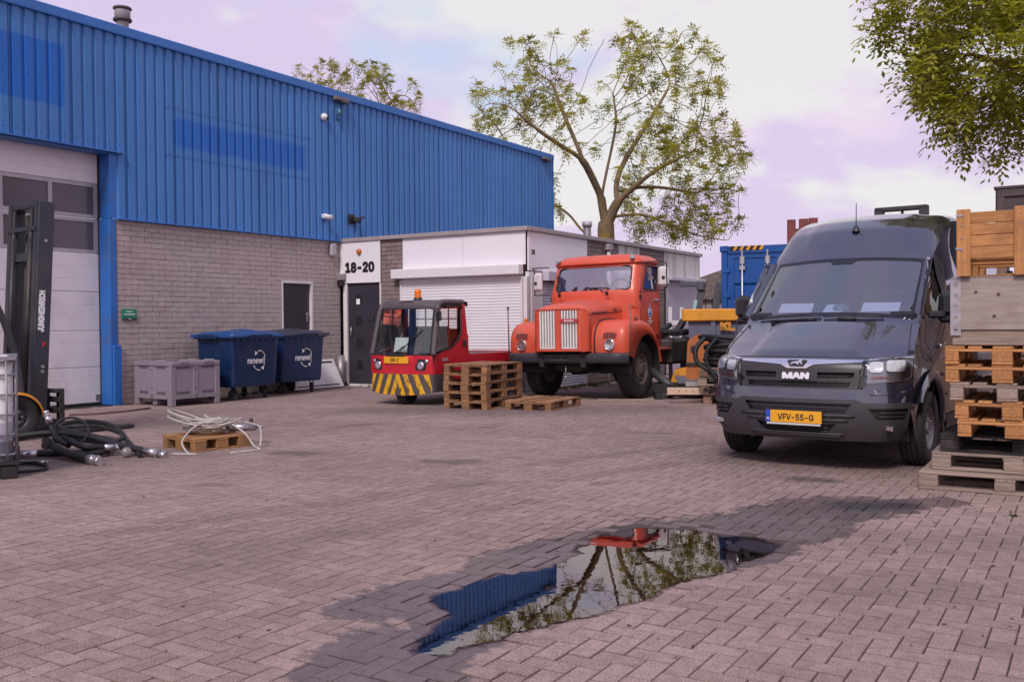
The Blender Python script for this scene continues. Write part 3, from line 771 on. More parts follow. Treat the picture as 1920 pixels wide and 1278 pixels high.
def vshell(s, t, off=0.0):
    """front/top skin: s along the profile, t in -1..1 across"""
    k = s / 7 * 280; i = min(279, max(0, int(k))); f = k - i
    x, z, hw, rec, cr = _tab[i] * (1 - f) + _tab[i + 1] * f
    a = abs(t); e = max(0.0, (a - .80) / .20); rnd_ = e * e
    xx = x - rec * a ** 2.6; zz = z - cr * a * a
    if .86 < s < 1.6:                                          # raised middle of the bonnet, creased along both sides
        q = min(1, max(0, (.56 - a) / .07)); zz += .022 * q * q * (3 - 2 * q) * min(1, (s - .86) / .08, (1.6 - s) / .1)
    if 2.65 < s < 6.9: q = min(1, max(0, (.62 - a) / .05)); zz += .014 * q * q * (3 - 2 * q) * min(1, (s - 2.65) / .2)
    if s < 1.05: xx -= .10 * rnd_ * min(1, (1.05 - s) / .3); 
    roofy = min(1, max(0, (s - 2.7) / .4)); zz -= .10 * rnd_ * roofy
    y = hw * math.copysign(a - .06 * e * e * e * .5, t)
    return Vector((xx + off * .7, y, zz + off * .5))
def vpatch(b, s0, s1, t0, t1, ns, ntt, off=0.0, smooth=True):
    b.grid([[vshell(s0 + (s1 - s0) * i / ns, t0 + (t1 - t0) * j / ntt, off) for j in range(ntt + 1)] for i in range(ns + 1)], smooth=smooth)
body = MB(); body.smooth = True
# bonnet and roof shell, windscreen opening left out
TK = list(np.linspace(-1, 1, 41)); lo_t, hi_t = TK[2], TK[38]
def vgrid(s0, s1, ns, ts): body.grid([[vshell(s0 + (s1 - s0) * i / ns, t) for t in ts] for i in range(ns + 1)])
vgrid(.80, 1.645, 26, TK); vgrid(2.56, 3.7, 26, TK); vgrid(3.7, 7.0, 20, TK)
vgrid(1.645, 2.56, 18, TK[:3]); vgrid(1.645, 2.56, 18, TK[38:])
# painted bumper bar between grille and lower plastic, and the nose sides around the lamps
body.sheet([(.475, -1), (.50, -.58), (.50, .58), (.475, 1), (.36, 1), (.36, .62), (.39, .55), (.39, -.55), (.36, -.62), (.36, -1)], [], .05, lambda s, t, d: vshell(s, t))
for sg in (-1, 1):
    body.sheet([(.44, .60 * sg), (.44, 1 * sg), (.80, 1 * sg), (.80, .60 * sg)], [], .05, lambda s, t, d: vshell(s, t, -.012))
def side_y(x, z):
    y = 1.0 - .02 * max(0, (z - 1.1)) - .135 * max(0, (z - 1.05)) ** 1.1
    if z < .6: y -= .04 * (.6 - z)
    if x > .2: y -= .22 * max(0, x - .2) ** 1.6
    return y
edge = [vshell(s, 1) for s in np.linspace(.30, 7.0, 90)]
ARC = [(.47 * math.cos(a), .355 + .47 * math.sin(a)) for a in np.linspace(-.18, PI + .18, 22)]
for sg in (-1, 1):
    topo = [(e.x, e.z) for e in edge]
    rear = [(-3.64 + .45 * math.cos(a), .345 + .45 * math.sin(a)) for a in np.linspace(PI + .05, -.05, 18)]
    poly = topo + [(-5.0, 2.45), (-5.0, .33)] + rear + [(-.62, .33)] + [(p[0], p[1]) for p in ARC[::-1]] + [(.52, .45)]
    win = rpoly([(.02, 1.42), (-.86, 1.42), (-.86, 2.0), (-.52, 2.0)], .05)
    ey = {}
    def fn(a, c, d, sg=sg, edge=edge):
        y = side_y(a, c)
        # blend to the shell's own edge near the top/front boundary
        best = min(edge, key=lambda e: (e.x - a) ** 2 + (e.z - c) ** 2); r = math.hypot(best.x - a, best.z - c)
        w_ = max(0, 1 - r / .42); w_ = w_ * w_ * (3 - 2 * w_)
        return (a, sg * (y * (1 - w_) + best.y * w_), c)
    body.sheet(poly, [win], .09, fn)
body.add([(-5.0, -.99, .33), (-5.0, .99, .33), (-5.0, .9, 2.48), (-5.0, -.9, 2.48)], [(0, 1, 2, 3)])
body.build('body', VPAINT, van)
b = MB(); b.smooth = True                                      # wheel arch flares
for sg in (-1, 1):
    rows = []; b = MB()
    for r_, dy in ((.462, -.03), (.47, .012), (.51, .015), (.56, -.004)):
        rows.append([(r_ * math.cos(a), sg * (side_y(r_ * math.cos(a), .35 + r_ * math.sin(a)) + dy), .355 + r_ * math.sin(a)) for a in np.linspace(.55, PI - .05, 20)])
    b.grid(rows); b.build('arch_trim', VPAINT, van)
b = MB(); b.box((-2.2, 0, .32), (5.2, 1.75, .12)); b.box((0, 0, .62), (1.1, 1.3, .5)); b.box((.5, 0, .5), (.5, 1.5, .4)); b.build('underbody', BLACK, van)
b = MB()
for sg in (-1, 1): b.sheet([(-3.1, .30), (-.55, .30), (-.55, .44), (-3.1, .44)], [], .3, lambda a, c, d, sg=sg: (a, sg * (side_y(a, c) + .012), c))
b.build('sill', VPLAST, van)
b = MB()
for sg in (-1, 1):                                            # door cut lines and rubbing strip
    for poly in ([(-.02, .5), (-.02, 1.38)], [(-1.05, .45), (-1.05, 2.0)]):
        b.tube([(x, sg * (side_y(x, z) + .002), z) for x, z in poly], .006, 5)
    b.tube([(x, sg * (side_y(x, .98) + .004), .98 - .03 * x) for x in np.linspace(-.5, -3, 8)], .01, 5)
    b.tube([vshell(s, sg * t, .001) for s, t in zip(np.linspace(.87, 1.58, 14), np.linspace(.955, .90, 14))], .005, 5)
    b.tube([vshell(s, sg * t, .001) for s, t in ((.44, .66), (.442, .8), (.46, .93), (.50, .99))], .005, 5); b.tube([vshell(.862, sg * t, .001) for t in np.linspace(0, .955, 12)], .005, 5); b.tube([vshell(s, sg * .985, .001) for s in np.linspace(1.62, 2.6, 10)], .006, 5)
b.build('panel_gaps', BLACK, van)
# lower bumper in dark plastic
b = MB(); b.smooth = True
b.sheet([(0, -1), (.37, -1), (.37, -.62), (.395, -.55), (.395, .55), (.37, .62), (.37, 1), (0, 1)],
        [[(.285, -.46), (.36, -.52), (.36, .52), (.285, .46)], [(.09, -.30), (.19, -.40), (.19, .40), (.09, .30)] , [(.235, -.96), (.325, -.98), (.325, -.66), (.235, -.74)], [(.235, .74), (.325, .66), (.325, .98), (.235, .96)]], .05, lambda s, t, d: vshell(s, t, .012))
for k, (s, w_) in enumerate(((.215, .50), (.255, .56), (.05, .45), (.075, .48), (.33, .50))):
    if s < .3: b.tube([vshell(s, t, .022) for t in np.linspace(-w_, w_, 14)], .012, 6)
    else: b.tube([vshell(s, t, .004) for t in np.linspace(-w_, w_, 14)], .006, 6)
b.build('lower_bumper', VPLAST, van)
b = MB(); b.sheet([(.05, -.99), (.40, -.99), (.40, .99), (.05, .99)], [], .08, lambda s, t, d: vshell(s, t, -.05))
b.sheet([(.45, -.97), (.84, -.97), (.84, .97), (.45, .97)], [], .08, lambda s, t, d: vshell(s, t, -.06)); b.build('grille_backing', BLACK, van)
b = MB()
for sg in (-1, 1):
    for s in (.262, .295): b.tube([vshell(s, sg * t, .0) for t in np.linspace(.74, .95, 5)], .010, 5)
    for j in range(3):
        b.tube([vshell(.12 + .035 * j, sg * t, .0) for t in np.linspace(.08, .33, 6)], .006, 5)
b.build('bumper_slats', BLACK, van)
# grille
b = MB(); b.smooth = True
b.sheet([(.50, -.56), (.50, .56), (.79, .60), (.79, -.60)], [[(.665, -.53), (.665, -.20), (.605, -.20), (.605, -.52)], [(.665, .20), (.665, .53), (.605, .52), (.605, .20)], [(.572, -.50), (.572, .50), (.515, .48), (.515, -.48)]], .04, lambda s, t, d: vshell(s, t, .006))
b.build('grille', M('grille_dark', (.035, .028, .032), .4, var=.1), van)
b = MB()
for s in (.635, .543): b.tube([vshell(s, t, -.012) for t in np.linspace(-.51, .51, 15)], .007, 5)
for t in np.linspace(-.48, .48, 17): b.tube([vshell(.515, t, -.02), vshell(.66, t, -.02)], .004, 4)
b.build('grille_bars', BLACK, van)
b = MB(); b.smooth = True
b.sheet([(.775, -.585), (.752, -.30), (.740, -.16), (.698, -.095), (.698, .095), (.740, .16), (.752, .30), (.775, .585), (.812, .60), (.822, 0), (.812, -.60)], [], .03, lambda s, t, d: vshell(s, t, .016), )
b.build('chrome_strip', CHROME, van)
b = MB(); b.smooth = True
b.sheet([(.712, -.065), (.712, .065), (.785, .098), (.80, .085), (.80, -.085), (.785, -.098)], [], .03, lambda s, t, d: vshell(s, t, .022)); em = b.build('emblem', BLACK, van)
lion = [(-.060, -.016), (-.045, -.020), (-.036, -.008), (-.010, -.006), (.012, -.018), (.026, -.022), (.022, -.008), (.034, .002), (.052, -.018), (.062, -.016), (.050, .010), (.058, .022), (.046, .034), (.030, .030), (.018, .014), (-.020, .010), (-.042, .006)]
b = MB(); b.prism(lion, lambda a, c, d: vshell(.754, 0, .03) + Vector((d - .35 * c, a * .92, c * .9)), 0, .004); b.build('lion_mark', CHROME, em)
lt = text('MAN', .100, M('badge_silver', (.78, .75, .80), .3, .2), van, 'badge_letters', vshell(.618, 0, .022) + Vector((.004, 0, 0)), (0, 1, 0), (-.15, 0, 1), .006, .006, 1.55)
# lamps
for sg in (-1, 1):
    hl = link('headlight', None, van)
    P = [(.555, .615 * sg), (.80, .635 * sg), (.86, .97 * sg), (.83, .99 * sg), (.62, .985 * sg), (.585, .93 * sg)]
    b = MB(); b.smooth = True; b.sheet(P, [], .05, lambda s, t, d: vshell(s, t, .002)); b.build('housing', M('lamp_housing', (.26, .25, .27), .25, .6), hl)
    b = MB()
    for t0_, t1_, s0_, s1_ in ((.655, .765, .655, .775), (.79, .935, .665, .80)):
        P2 = rpoly([(s0_, t0_ * sg), (s1_, t0_ * sg), (s1_, t1_ * sg), (s0_, t1_ * sg)], .03, 3); cs, ct_ = (s0_ + s1_) / 2, (t0_ + t1_) / 2 * sg
        b.smooth = True; b.sheet(P2, [], .018, lambda s, t, d: vshell(s, t, .028 - .02 * max(0, 1 - ((s - cs) / .06) ** 2 - ((t - ct_) / .07) ** 2) + .002 * math.sin(t * 260)))
    b.build('reflector', M('lamp_reflector', (.62, .61, .64), .25, .0, var=.2, vs=40), hl)
    b = MB(); b.smooth = True; b.sheet([(.805, .64 * sg), (.835, .64 * sg), (.90, .985 * sg), (.87, .985 * sg)], [], .05, lambda s, t, d: vshell(s, t, .016)); b.build('lamp_brow', CHROME, hl)
    b = MB(); b.sheet([(.60, .67 * sg), (.62, .67 * sg), (.625, .80 * sg), (.605, .80 * sg)], [], .04, lambda s, t, d: vshell(s, t, .012)); b.build('indicator', M('indicator_dull', (.28, .075, .03), .3), hl)
    b = MB(); b.smooth = True; b.sheet(P, [], .05, lambda s, t, d: vshell(s, t, .036)); b.build('lens', HLENS, hl)
    b = MB(); c = vshell(.155, .84 * sg, .024)
    b.box(c, (.02, .13, .045), (0, 0, -sg * .5), bev=.006); b.build('fog_lamp', CHROME, van)
    b = MB(); b.sheet([(.50, .575 * sg), (.80, .615 * sg), (.80, .64 * sg), (.54, .63 * sg)], [], .05, lambda s, t, d: vshell(s, t, .004)); b.build('lamp_pillar', BLACK, van)
# number plate
def plate(parent, w_, h, fn_loc, txt, size, sx, band=True):
    pl = link('number_plate', None, parent, fn_loc)
    b = MB(); b.box((-.006, 0, 0), (.012, w_ + .02, h + .02), bev=.004); b.build('plate_frame', BLACK, pl)
    b = MB(); b.box((.003, 0, 0), (.006, w_, h), bev=.002); b.build('plate', YELLOWP, pl)
    if band:
        b = MB(); b.box((.0065, -w_ / 2 + .022, 0), (.002, .043, h)); b.build('plate_band', M('plate_blue', (.01, .07, .42), .5), pl)
        text('NL', .03, WHITEP, pl, 'country_letters', (.009, -w_ / 2 + .022, -h * .22), (0, 1, 0), (0, 0, 1), .001, .001)
    text(txt, size, BLACKP, pl, 'plate_letters', (.008, .022 if band else 0, -.004), (0, 1, 0), (0, 0, 1), .001, .0022, sx)
    return pl
plate(van, .52, .11, (.982, 0, .492), 'VFV-55-G', .106, .86)
b = MB(); b.box((.985, 0, .425), (.01, .5, .016)); b.build('dealer_strip', M('strip_white', (.6, .56, .58), .5), van)
b = MB()
for y in (-.31, .31): b.cyl(vshell(.24, y / .95, .012), vshell(.24, y / .95, .026), .018, n=12)
b.build('parking_sensors', BLACK, van)
# windscreen, its black border, wipers, cabin
b = MB(); b.smooth = True
b.sheet(rpoly([(1.64, -.905), (2.565, -.905), (2.565, .905), (1.64, .905)], .01), [rpoly([(1.70, -.862), (2.515, -.875), (2.515, -.17), (2.46, -.15), (2.46, .11), (2.515, .13), (2.515, .875), (1.70, .862)], .05)], .06, lambda s, t, d: vshell(s, t, -.003))
b.build('windscreen_border', M('ceramic_band', (.012, .011, .016), .08), van)
b = MB(); b.smooth = True
b.sheet(rpoly([(1.70, -.862), (2.515, -.875), (2.515, -.17), (2.46, -.15), (2.46, .11), (2.515, .13), (2.515, .875), (1.70, .862)], .05), [], .06, lambda s, t, d: vshell(s, t, -.005)); b.build('windscreen', VGLASS, van)
for sg in (-1, 1):
    b = MB(); b.sheet(rpoly([(.02, 1.42), (-.86, 1.42), (-.86, 2.0), (-.52, 2.0)], .05), [], .1, lambda a, c, d, sg=sg: (a, fn(a, c, 0, 1)[1] * sg - sg * .012, c)); b.build('side_window', SGLASS, van)
b = MB()
b.tube([vshell(1.585, t, .02) for t in (-.62, -.2, -.08)] , .012, 6); b.tube([vshell(1.64, t, .022) for t in np.linspace(-.78, -.05, 8)], .008, 5)
b.tube([vshell(1.585, t, .02) for t in (.15, .35)], .012, 6); b.tube([vshell(1.625 + .02 * abs(t), t, .022) for t in np.linspace(-.02, .62, 8)], .008, 5)
b.build('wipers', BLACK, van)
b = MB(); b.box((-.36, 0, 1.38), (.62, 1.66, .12), (0, -.06, 0), bev=.03); b.box((-.9, 0, .85), (1.2, 1.7, .1)); b.box((-1.75, 0, 1.5), (.05, 1.74, 1.9)); b.box((-.30, .48, 1.37), (.3, .5, .1), bev=.04); b.build('dashboard', VINT, van)
b = MB()
for y in (-.52, .5):
    b.box((-1.15, y, 1.2), (.5, .5, .18), bev=.06); b.box((-1.42, y, 1.58), (.16, .5, .75), (0, .18, 0), bev=.06); b.box((-1.48, y, 2.02), (.1, .28, .2), bev=.04)
b.build('seats', M('seat_cloth', (.03, .03, .04), .9), van)
b = MB(); sw = [(-.62 + .06 * math.sin(a), .5 + .2 * math.cos(a), 1.48 + .19 * math.sin(a)) for a in np.linspace(0, 2 * PI, 25)[:-1]]; b.tube(sw, .015, 7, True); b.tube([(-.62, .31, 1.48), (-.6, .5, 1.47), (-.62, .69, 1.48)], .02, 6); b.build('steering_wheel', BLACK, van)
for y, w_, dd, rz in ((-.42, .34, .22, .12), (-.02, .2, .15, -.1), (.44, .36, .2, .06)):
    b = MB(); b.box((-.30, y, 1.495), (dd, w_, .006), (.0, .55, rz)); o = b.build('dashboard_paper', PAPER, van)
b = MB(); b.lathe([(.0, .0), (.09, .0), (.085, .05), (.05, .09), (.0, .1)], (-.33, .04, 1.45), (0, 0, 1), 16); b.build('dashboard_cap', M('cap_teal', (.1, .2, .2), .5), van)
# mirrors, aerial, roof bar
for sg in (-1, 1):
    mr = link('mirror', None, van, (0, 0 if sg > 0 else .085, 0))
    b = MB(); b.box((-.28, sg * 1.075, 1.525), (.13, .18, .25), (0, 0, sg * .12), bev=.05); b.box((-.28, sg * 1.07, 1.375), (.12, .17, .07), (0, 0, sg * .12), bev=.03); b.build('mirror_cap', BLACK, mr)
    b = MB(); b.box((-.24, sg * .98, 1.42), (.1, .16, .07), bev=.02); b.build('mirror_arm', BLACK, mr)
    b = MB(); b.box((-.347, sg * 1.08, 1.525), (.006, .14, .2), (0, 0, sg * .12)); b.build('mirror_glass', CHROME, mr)
b = MB(); b.lathe([(.045, 0), (.03, .04), (.012, .06), (.006, .07), (.004, .30), (.0, .3)], vshell(3.0, 0.02, .0), (.05, .02, 1), 10); b.build('aerial', BLACK, van)
b = MB(); b.box((-3.2, -.06, 2.79), (.12, .64, .055), bev=.01); b.box((-3.2, -.33, 2.70), (.12, .1, .2)); b.box((-3.2, .21, 2.70), (.12, .1, .2)); b.box((-3.2, -.05, 2.68), (.05, .025, .2)); b.build('roof_bar', VPLAST, van)
text('TGE', .075, CHROME, van, 'side_badge', (-.3, side_y(-.3, 1.12) + .004, 1.12), (-1, 0, 0), (0, 0, 1), .003, .003)
VRIM = M('van_rim', (.24, .21, .23), .45, .5, var=.15)
for x in (0, -3.64):
    for sg in (-1, 1): wheel(van, x, sg * .865, .352, .235, .205, sg, VRIM, nuts=5)
# ---- red bonneted truck
TRED = M('truck_red', (.62, .086, .042), .42, var=.09, vs=2.2, dirt=(.34, .125, .095), ds=2.8, damt=.55, coat=.15)
TRED2 = M('truck_red_faded', (.50, .075, .06), .6, var=.1, vs=3)
GASKET = M('window_rubber', (.02, .017, .018), .6)
TGLASS = glass_mat('cab_glass', (.90, .90, .93), .30)
CREAM = M('grille_cream', (.82, .77, .74), .35, var=.06)
TANKM = M('tank_olive', (.075, .068, .060), .55, var=.2, vs=4, dirt=(.15, .11, .09), damt=.4)
RIMT = M('truck_rim', (.17, .15, .115), .6, .2, var=.3, vs=8, dirt=(.28, .2, .14), damt=.4)
CHASSIS = M('chassis_black', (.018, .015, .016), .7, var=.3)
LAMPG = M('lamp_glass', (.62, .60, .63), .08, .85, var=.1, vs=30)
tk = veh('vintage_truck', 'faded red vintage bonneted truck with two cream grilles and a black bumper', 'truck', 1.426, 17.615, .57, .012)
# cab: upper shell of front, side and rear sheets wrapped round a rounded plan
CX0, CX1, CW, CR = -.10, -1.28, .93, .15
def cab_pt(w, z):
    """w: way round the cab's plan (0 = front centre, + towards +y side, up to rear centre)"""
    tp = max(0, z - 1.75); hw = CW - .06 * tp; xf = CX0 + .02 - .42 * max(0, z - 1.9) * .85 ; xr = CX1 + .03 * tp; r = CR
    s = abs(w); sg = 1 if w >= 0 else -1
    a = hw - r; bulge = .10
    def fb(y): return bulge * (y / hw) ** 2
    if s <= a: return Vector((xf - fb(s), sg * s, z))
    s -= a; q = r * PI / 2
    if s <= q:
        t = s / r; return Vector((xf - fb(a) - r * (1 - math.cos(t)), sg * (a + r * math.sin(t)), z))
    s -= q; ln = (xf - fb(a) - r) - (xr + r)
    if s <= ln: return Vector((xf - fb(a) - r - s, sg * hw, z))
    s -= ln
    if s <= q:
        t = s / r; return Vector((xr + r - r * math.sin(t), sg * (hw - r * (1 - math.cos(t))), z))
    s -= q
    return Vector((xr, sg * (hw - r - s), z))
a_ = CW - CR; q_ = CR * PI / 2; WT = 3.02
def cabf(w, z, d): 
    p = cab_pt(w, z)
    if d: 
        c = Vector((-.7, 0, z)); p = p + (c - p).normalized() * d
    return p
ws = rpoly([(-.78, 1.965), (.78, 1.965), (.755, 2.405), (-.755, 2.405)], .09)
dw = [(sg * a, b) for sg in (1,) for a, b in ((1.10, 1.97), (1.72, 1.97), (1.66, 2.40), (1.17, 2.40))]
dwl = [(-a, b) for a, b in dw]
rw = [(2.31, 1.99), (2.93, 1.99), (2.93, 2.40), (2.31, 2.40)]; rwl = [(-a, b) for a, b in rw]
holes = [ws] + [rpoly(h, .06) for h in (dw, dwl, rw, rwl)]
cb = MB(); cb.smooth = True
cb.sheet([(-WT, 1.62), (-1.08, 1.62), (-1.08, 1.1), (-WT, 1.1)][::-1], [], .12, cabf)
cb.sheet([(1.08, 1.1), (WT, 1.1), (WT, 1.62), (1.08, 1.62)], [], .12, cabf)
cb.sheet([(.45, 1.1), (1.08, 1.1), (1.08, 1.62), (.45, 1.62)], [], .12, cabf); cb.sheet([(-1.08, 1.1), (-.45, 1.1), (-.45, 1.62), (-1.08, 1.62)], [], .12, cabf)
cb.sheet([(-WT, 1.62), (WT, 1.62), (WT, 2.47), (-WT, 2.47)], holes, .06, cabf)
rows = []                                                     # roof with overhanging rounded edge
def roof_row(sc, z, ov): 
    out_ = []
    for w in np.linspace(-WT, WT, 81):
        p = cab_pt(w, 2.47); c = Vector((-.78, 0, 0)); q = Vector((p.x + .0, p.y, 0)) - c
        f = sc + ov / max(.3, q.length); out_.append(Vector((c.x + q.x * f + (.02 if ov > 0 else 0), c.y + q.y * f, z - .03 * (1 - abs(p.y)) * 0)))
    return out_
for sc, z, ov in ((1, 2.455, 0), (1, 2.45, .035), (1, 2.475, .045), (1, 2.51, .03), (.97, 2.56, 0), (.86, 2.61, 0), (.6, 2.638, 0), (.02, 2.65, 0)): rows.append(roof_row(sc, z, ov))
cb.grid(rows)
cb.build('cab', TRED, tk)
def cab_window(name, hole, r):
    w_ = MB(); w_.smooth = True; P = rpoly(hole, r); w_.sheet(P, [], .08, lambda a, b, d: cabf(a, b, .018)); w_.build(name, TGLASS, tk)
    g = MB(); g.tube([cabf(p[0], p[1], -.002) for p in P], .013, 6, True); g.build('window_seal', GASKET, tk)
cab_window('windscreen', [(-.78, 1.965), (.78, 1.965), (.755, 2.405), (-.755, 2.405)], .09)
for h in (dw, dwl): cab_window('door_window', h, .06)
for h in (rw, rwl): cab_window('rear_window', h, .06)
b = MB(); b.cur = 0
for sg in (-1, 1):
    D = rpoly([(1.01, 1.13), (1.83, 1.13), (1.83, 1.95), (1.76, 2.44), (1.12, 2.44), (1.01, 1.95)], .05)
    b.tube([cabf(sg * a, c, -.001) for a, c in D], .0055, 5, True)
b.build('door_gap', M('gap_dark_red', (.12, .02, .016), .8), tk)
for sg in (-1, 1):
    b = MB(); p = cabf(sg * 1.68, 1.77, -.02); b.box(p, (.16, .03, .025), bev=.008); b.box(cabf(sg * 1.62, 1.77, -.01), (.04, .04, .05), bev=.01); b.build('door_handle', CHROME, tk)
    b = MB()
    for w_, z in ((1.0, 1.82), (1.0, 1.3)): b.box(cabf(sg * w_, z, -.012), (.05, .03, .09), bev=.01)
    b.build('door_hinge', DARKMETAL, tk)
p = cabf(1.40, 1.56, -.006)
em = link('door_emblem', None, tk)
b = MB(); b.add([p + Vector(v) for v in ((.09, 0, -.09), (-.09, 0, -.09), (-.09, 0, .04), (-.045, 0, .04), (-.0, 0, .15), (.04, 0, .05), (.09, 0, .05))], [tuple(range(7))]); b.build('emblem_shield', M('emblem_pale', (.62, .62, .70), .5), em)
b = MB(); b.add([p + Vector(v) for v in ((.0, .003, -.06), (-.035, .003, -.06), (-.02, .003, .06), (.0, .003, .14))], [(0, 1, 2, 3)]); b.add([p + Vector(v) for v in ((.085, .003, -.045), (0, .003, -.085), (-.085, .003, -.045), (0, .003, -.012))], [(0, 1, 2, 3)]); b.build('emblem_sail', M('emblem_blue', (.05, .20, .48), .5), em)
b = MB(); b.add([p + Vector(v) for v in ((.05, .002, -.15), (-.05, .002, -.15), (-.05, .002, -.11), (.05, .002, -.11))], [(0, 1, 2, 3)]); b.add([p + Vector(v) for v in ((.11, .002, -.195), (-.11, .002, -.195), (-.11, .002, -.17), (.11, .002, -.17))], [(0, 1, 2, 3)]); b.add([p + Vector(v) for v in ((.03, .002, -.24), (-.03, .002, -.24), (-.03, .002, -.21), (.03, .002, -.21))], [(0, 1, 2, 3)]); b.build('emblem_lettering', WHITEP, em)
b = MB(); b.box((-.72, 0, 1.25), (1.1, 1.7, .1)); b.box((-.42, 0, 1.8), (.35, 1.6, .16), (0, -.2, 0), bev=.05); b.box((-1.05, 0, 1.66), (.18, 1.5, .62), (0, .12, 0), bev=.06); b.box((-.85, 0, 1.5), (.5, 1.5, .2), bev=.06); b.build('cab_interior', M('cab_trim', (.12, .11, .125), .8), tk)
b = MB(); b.tube([(-.58 + .07 * math.sin(a), .42 + .22 * math.cos(a), 1.99 + .18 * math.sin(a)) for a in np.linspace(0, 2 * PI, 25)[:-1]], .014, 6, True); b.tube([(-.58, .42, 1.98), (-.4, .42, 1.75)], .025, 6); b.build('steering_wheel', BLACK, tk)
# bonnet: cross-sections from the grille back to the cab
def hood_sec(x):
    hw, zt, sh, r = interp([(1.12, .46, 1.60, .02, .06), (1.06, .50, 1.665, .03, .10), (.95, .535, 1.695, .04, .13), (.5, .56, 1.745, .05, .16), (0, .60, 1.79, .05, .17), (-.25, .66, 1.84, .04, .17)], -x + 0) if False else interp([(-.25, .66, 1.84, .04, .17), (0, .60, 1.79, .05, .17), (.5, .56, 1.745, .05, .16), (.95, .535, 1.695, .04, .13), (1.06, .50, 1.665, .03, .10), (1.12, .46, 1.60, .02, .06)], x)
    return hw, zt, sh, r
hb = MB(); hb.smooth = True; rows = []
for x in list(np.linspace(-.25, .95, 13)) + [1.0, 1.04, 1.07, 1.095, 1.11, 1.12]:
    hw, zt, cr, r = hood_sec(x); row = []
    pts = [(-hw, .86), (-hw, 1.2), (-hw, zt - r - .04)]
    for k in range(1, 6):
        a = PI / 2 * k / 6; pts.append((-hw + r * 1.3 * (1 - math.cos(a)), zt - r - .04 + (r) * math.sin(a)))
    for y in np.linspace(-(hw - r * 1.3), hw - r * 1.3, 9): pts.append((y, zt - .04 + cr * (1 - (y / hw) ** 2) + .018 * math.exp(-(y / .05) ** 2)))
    pts += [(-y, z) for y, z in pts[7::-1]] if False else [(-pts[k][0], pts[k][1]) for k in range(7, -1, -1)]
    rows.append([(x, y, z) for y, z in pts])
hb.grid(rows)
# nose: flat front around the two grilles, corners rounded back
def nose(y, z, d):
    a = max(0, abs(y) - .43); return (1.12 - a * a * 9 - d, y, z)
hb.sheet(rpoly([(-.54, .87), (.54, .87), (.54, 1.56), (.46, 1.615), (-.46, 1.615), (-.54, 1.56)], .02), [rrect(-.39, .905, -.055, 1.59, .012), rrect(.055, .905, .39, 1.59, .012)], .06, nose)
hb.build('bonnet', TRED, tk)
b = MB()
for sg in (-1, 1):
    b.tube([(x, sg * (hood_sec(x)[0] + .004), hood_sec(x)[1] - hood_sec(x)[3] - .06) for x in np.linspace(-.24, 1.02, 14)], .007, 5)
    b.tube([(-.24, sg * .665, 1.0), (-.24, sg * .665, 1.66)], .006, 5); b.tube([(.93, sg * .54, .9), (.93, sg * .54, 1.52)], .006, 5)
b.tube([nose(y, 1.595, -.004) for y in np.linspace(-.52, .52, 12)], .006, 5)
b.build('bonnet_gap', M('gap_dark_red', (.12, .02, .016), .8), tk)
for sg in (-1, 1):
    b = MB(); b.box((.62, sg * .565, 1.55), (.5, .02, .012), (0, .05, sg * -.06)); b.build('side_trim', M('trim_dull', (.16, .12, .11), .5, .4), tk)
    text('L110', .07, M('trim_dull', (.16, .12, .11)), tk, 'side_letters', (.1, sg * .61, 1.60), (-sg, 0, 0), (0, 0, 1), .004, .003)
for sg in (-1, 1):
    gr = link('grille', None, tk); c = sg * .2225
    b = MB(); b.box((1.03, c, 1.247), (.02, .33, .68)); b.build('grille_backing', BLACK, gr)
    b = MB(); b.tube([nose(y, z, .004) for y, z in rrect(c - .166, .907, c + .166, 1.588, .012)], .008, 5, True); b.build('grille_rim', TRED2, gr)
    for k in range(6):
        y = c + (k - 2.5) * .056; b = MB(); b.box((1.10, y, 1.247), (.07, .024, .675), bev=.008); b.build('grille_bar', CREAM, gr)
    b = MB(); b.box((1.085, c, .925), (.03, .31, .02)); b.box((1.085, c, 1.565), (.03, .31, .02)); b.build('grille_tie', CREAM, gr)
bd = MB(); bd.box((1.14, .235, 1.40), (.016, .36, .075), bev=.006); bd = bd.build('name_badge', M('badge_red', (.42, .05, .06), .4), tk)
text('SCANIA', .062, M('badge_letters', (.6, .5, .5), .4), bd, 'badge_letters', (1.15, .235, 1.40), (0, 1, 0), (0, 0, 1), .002, .003, 1.15)
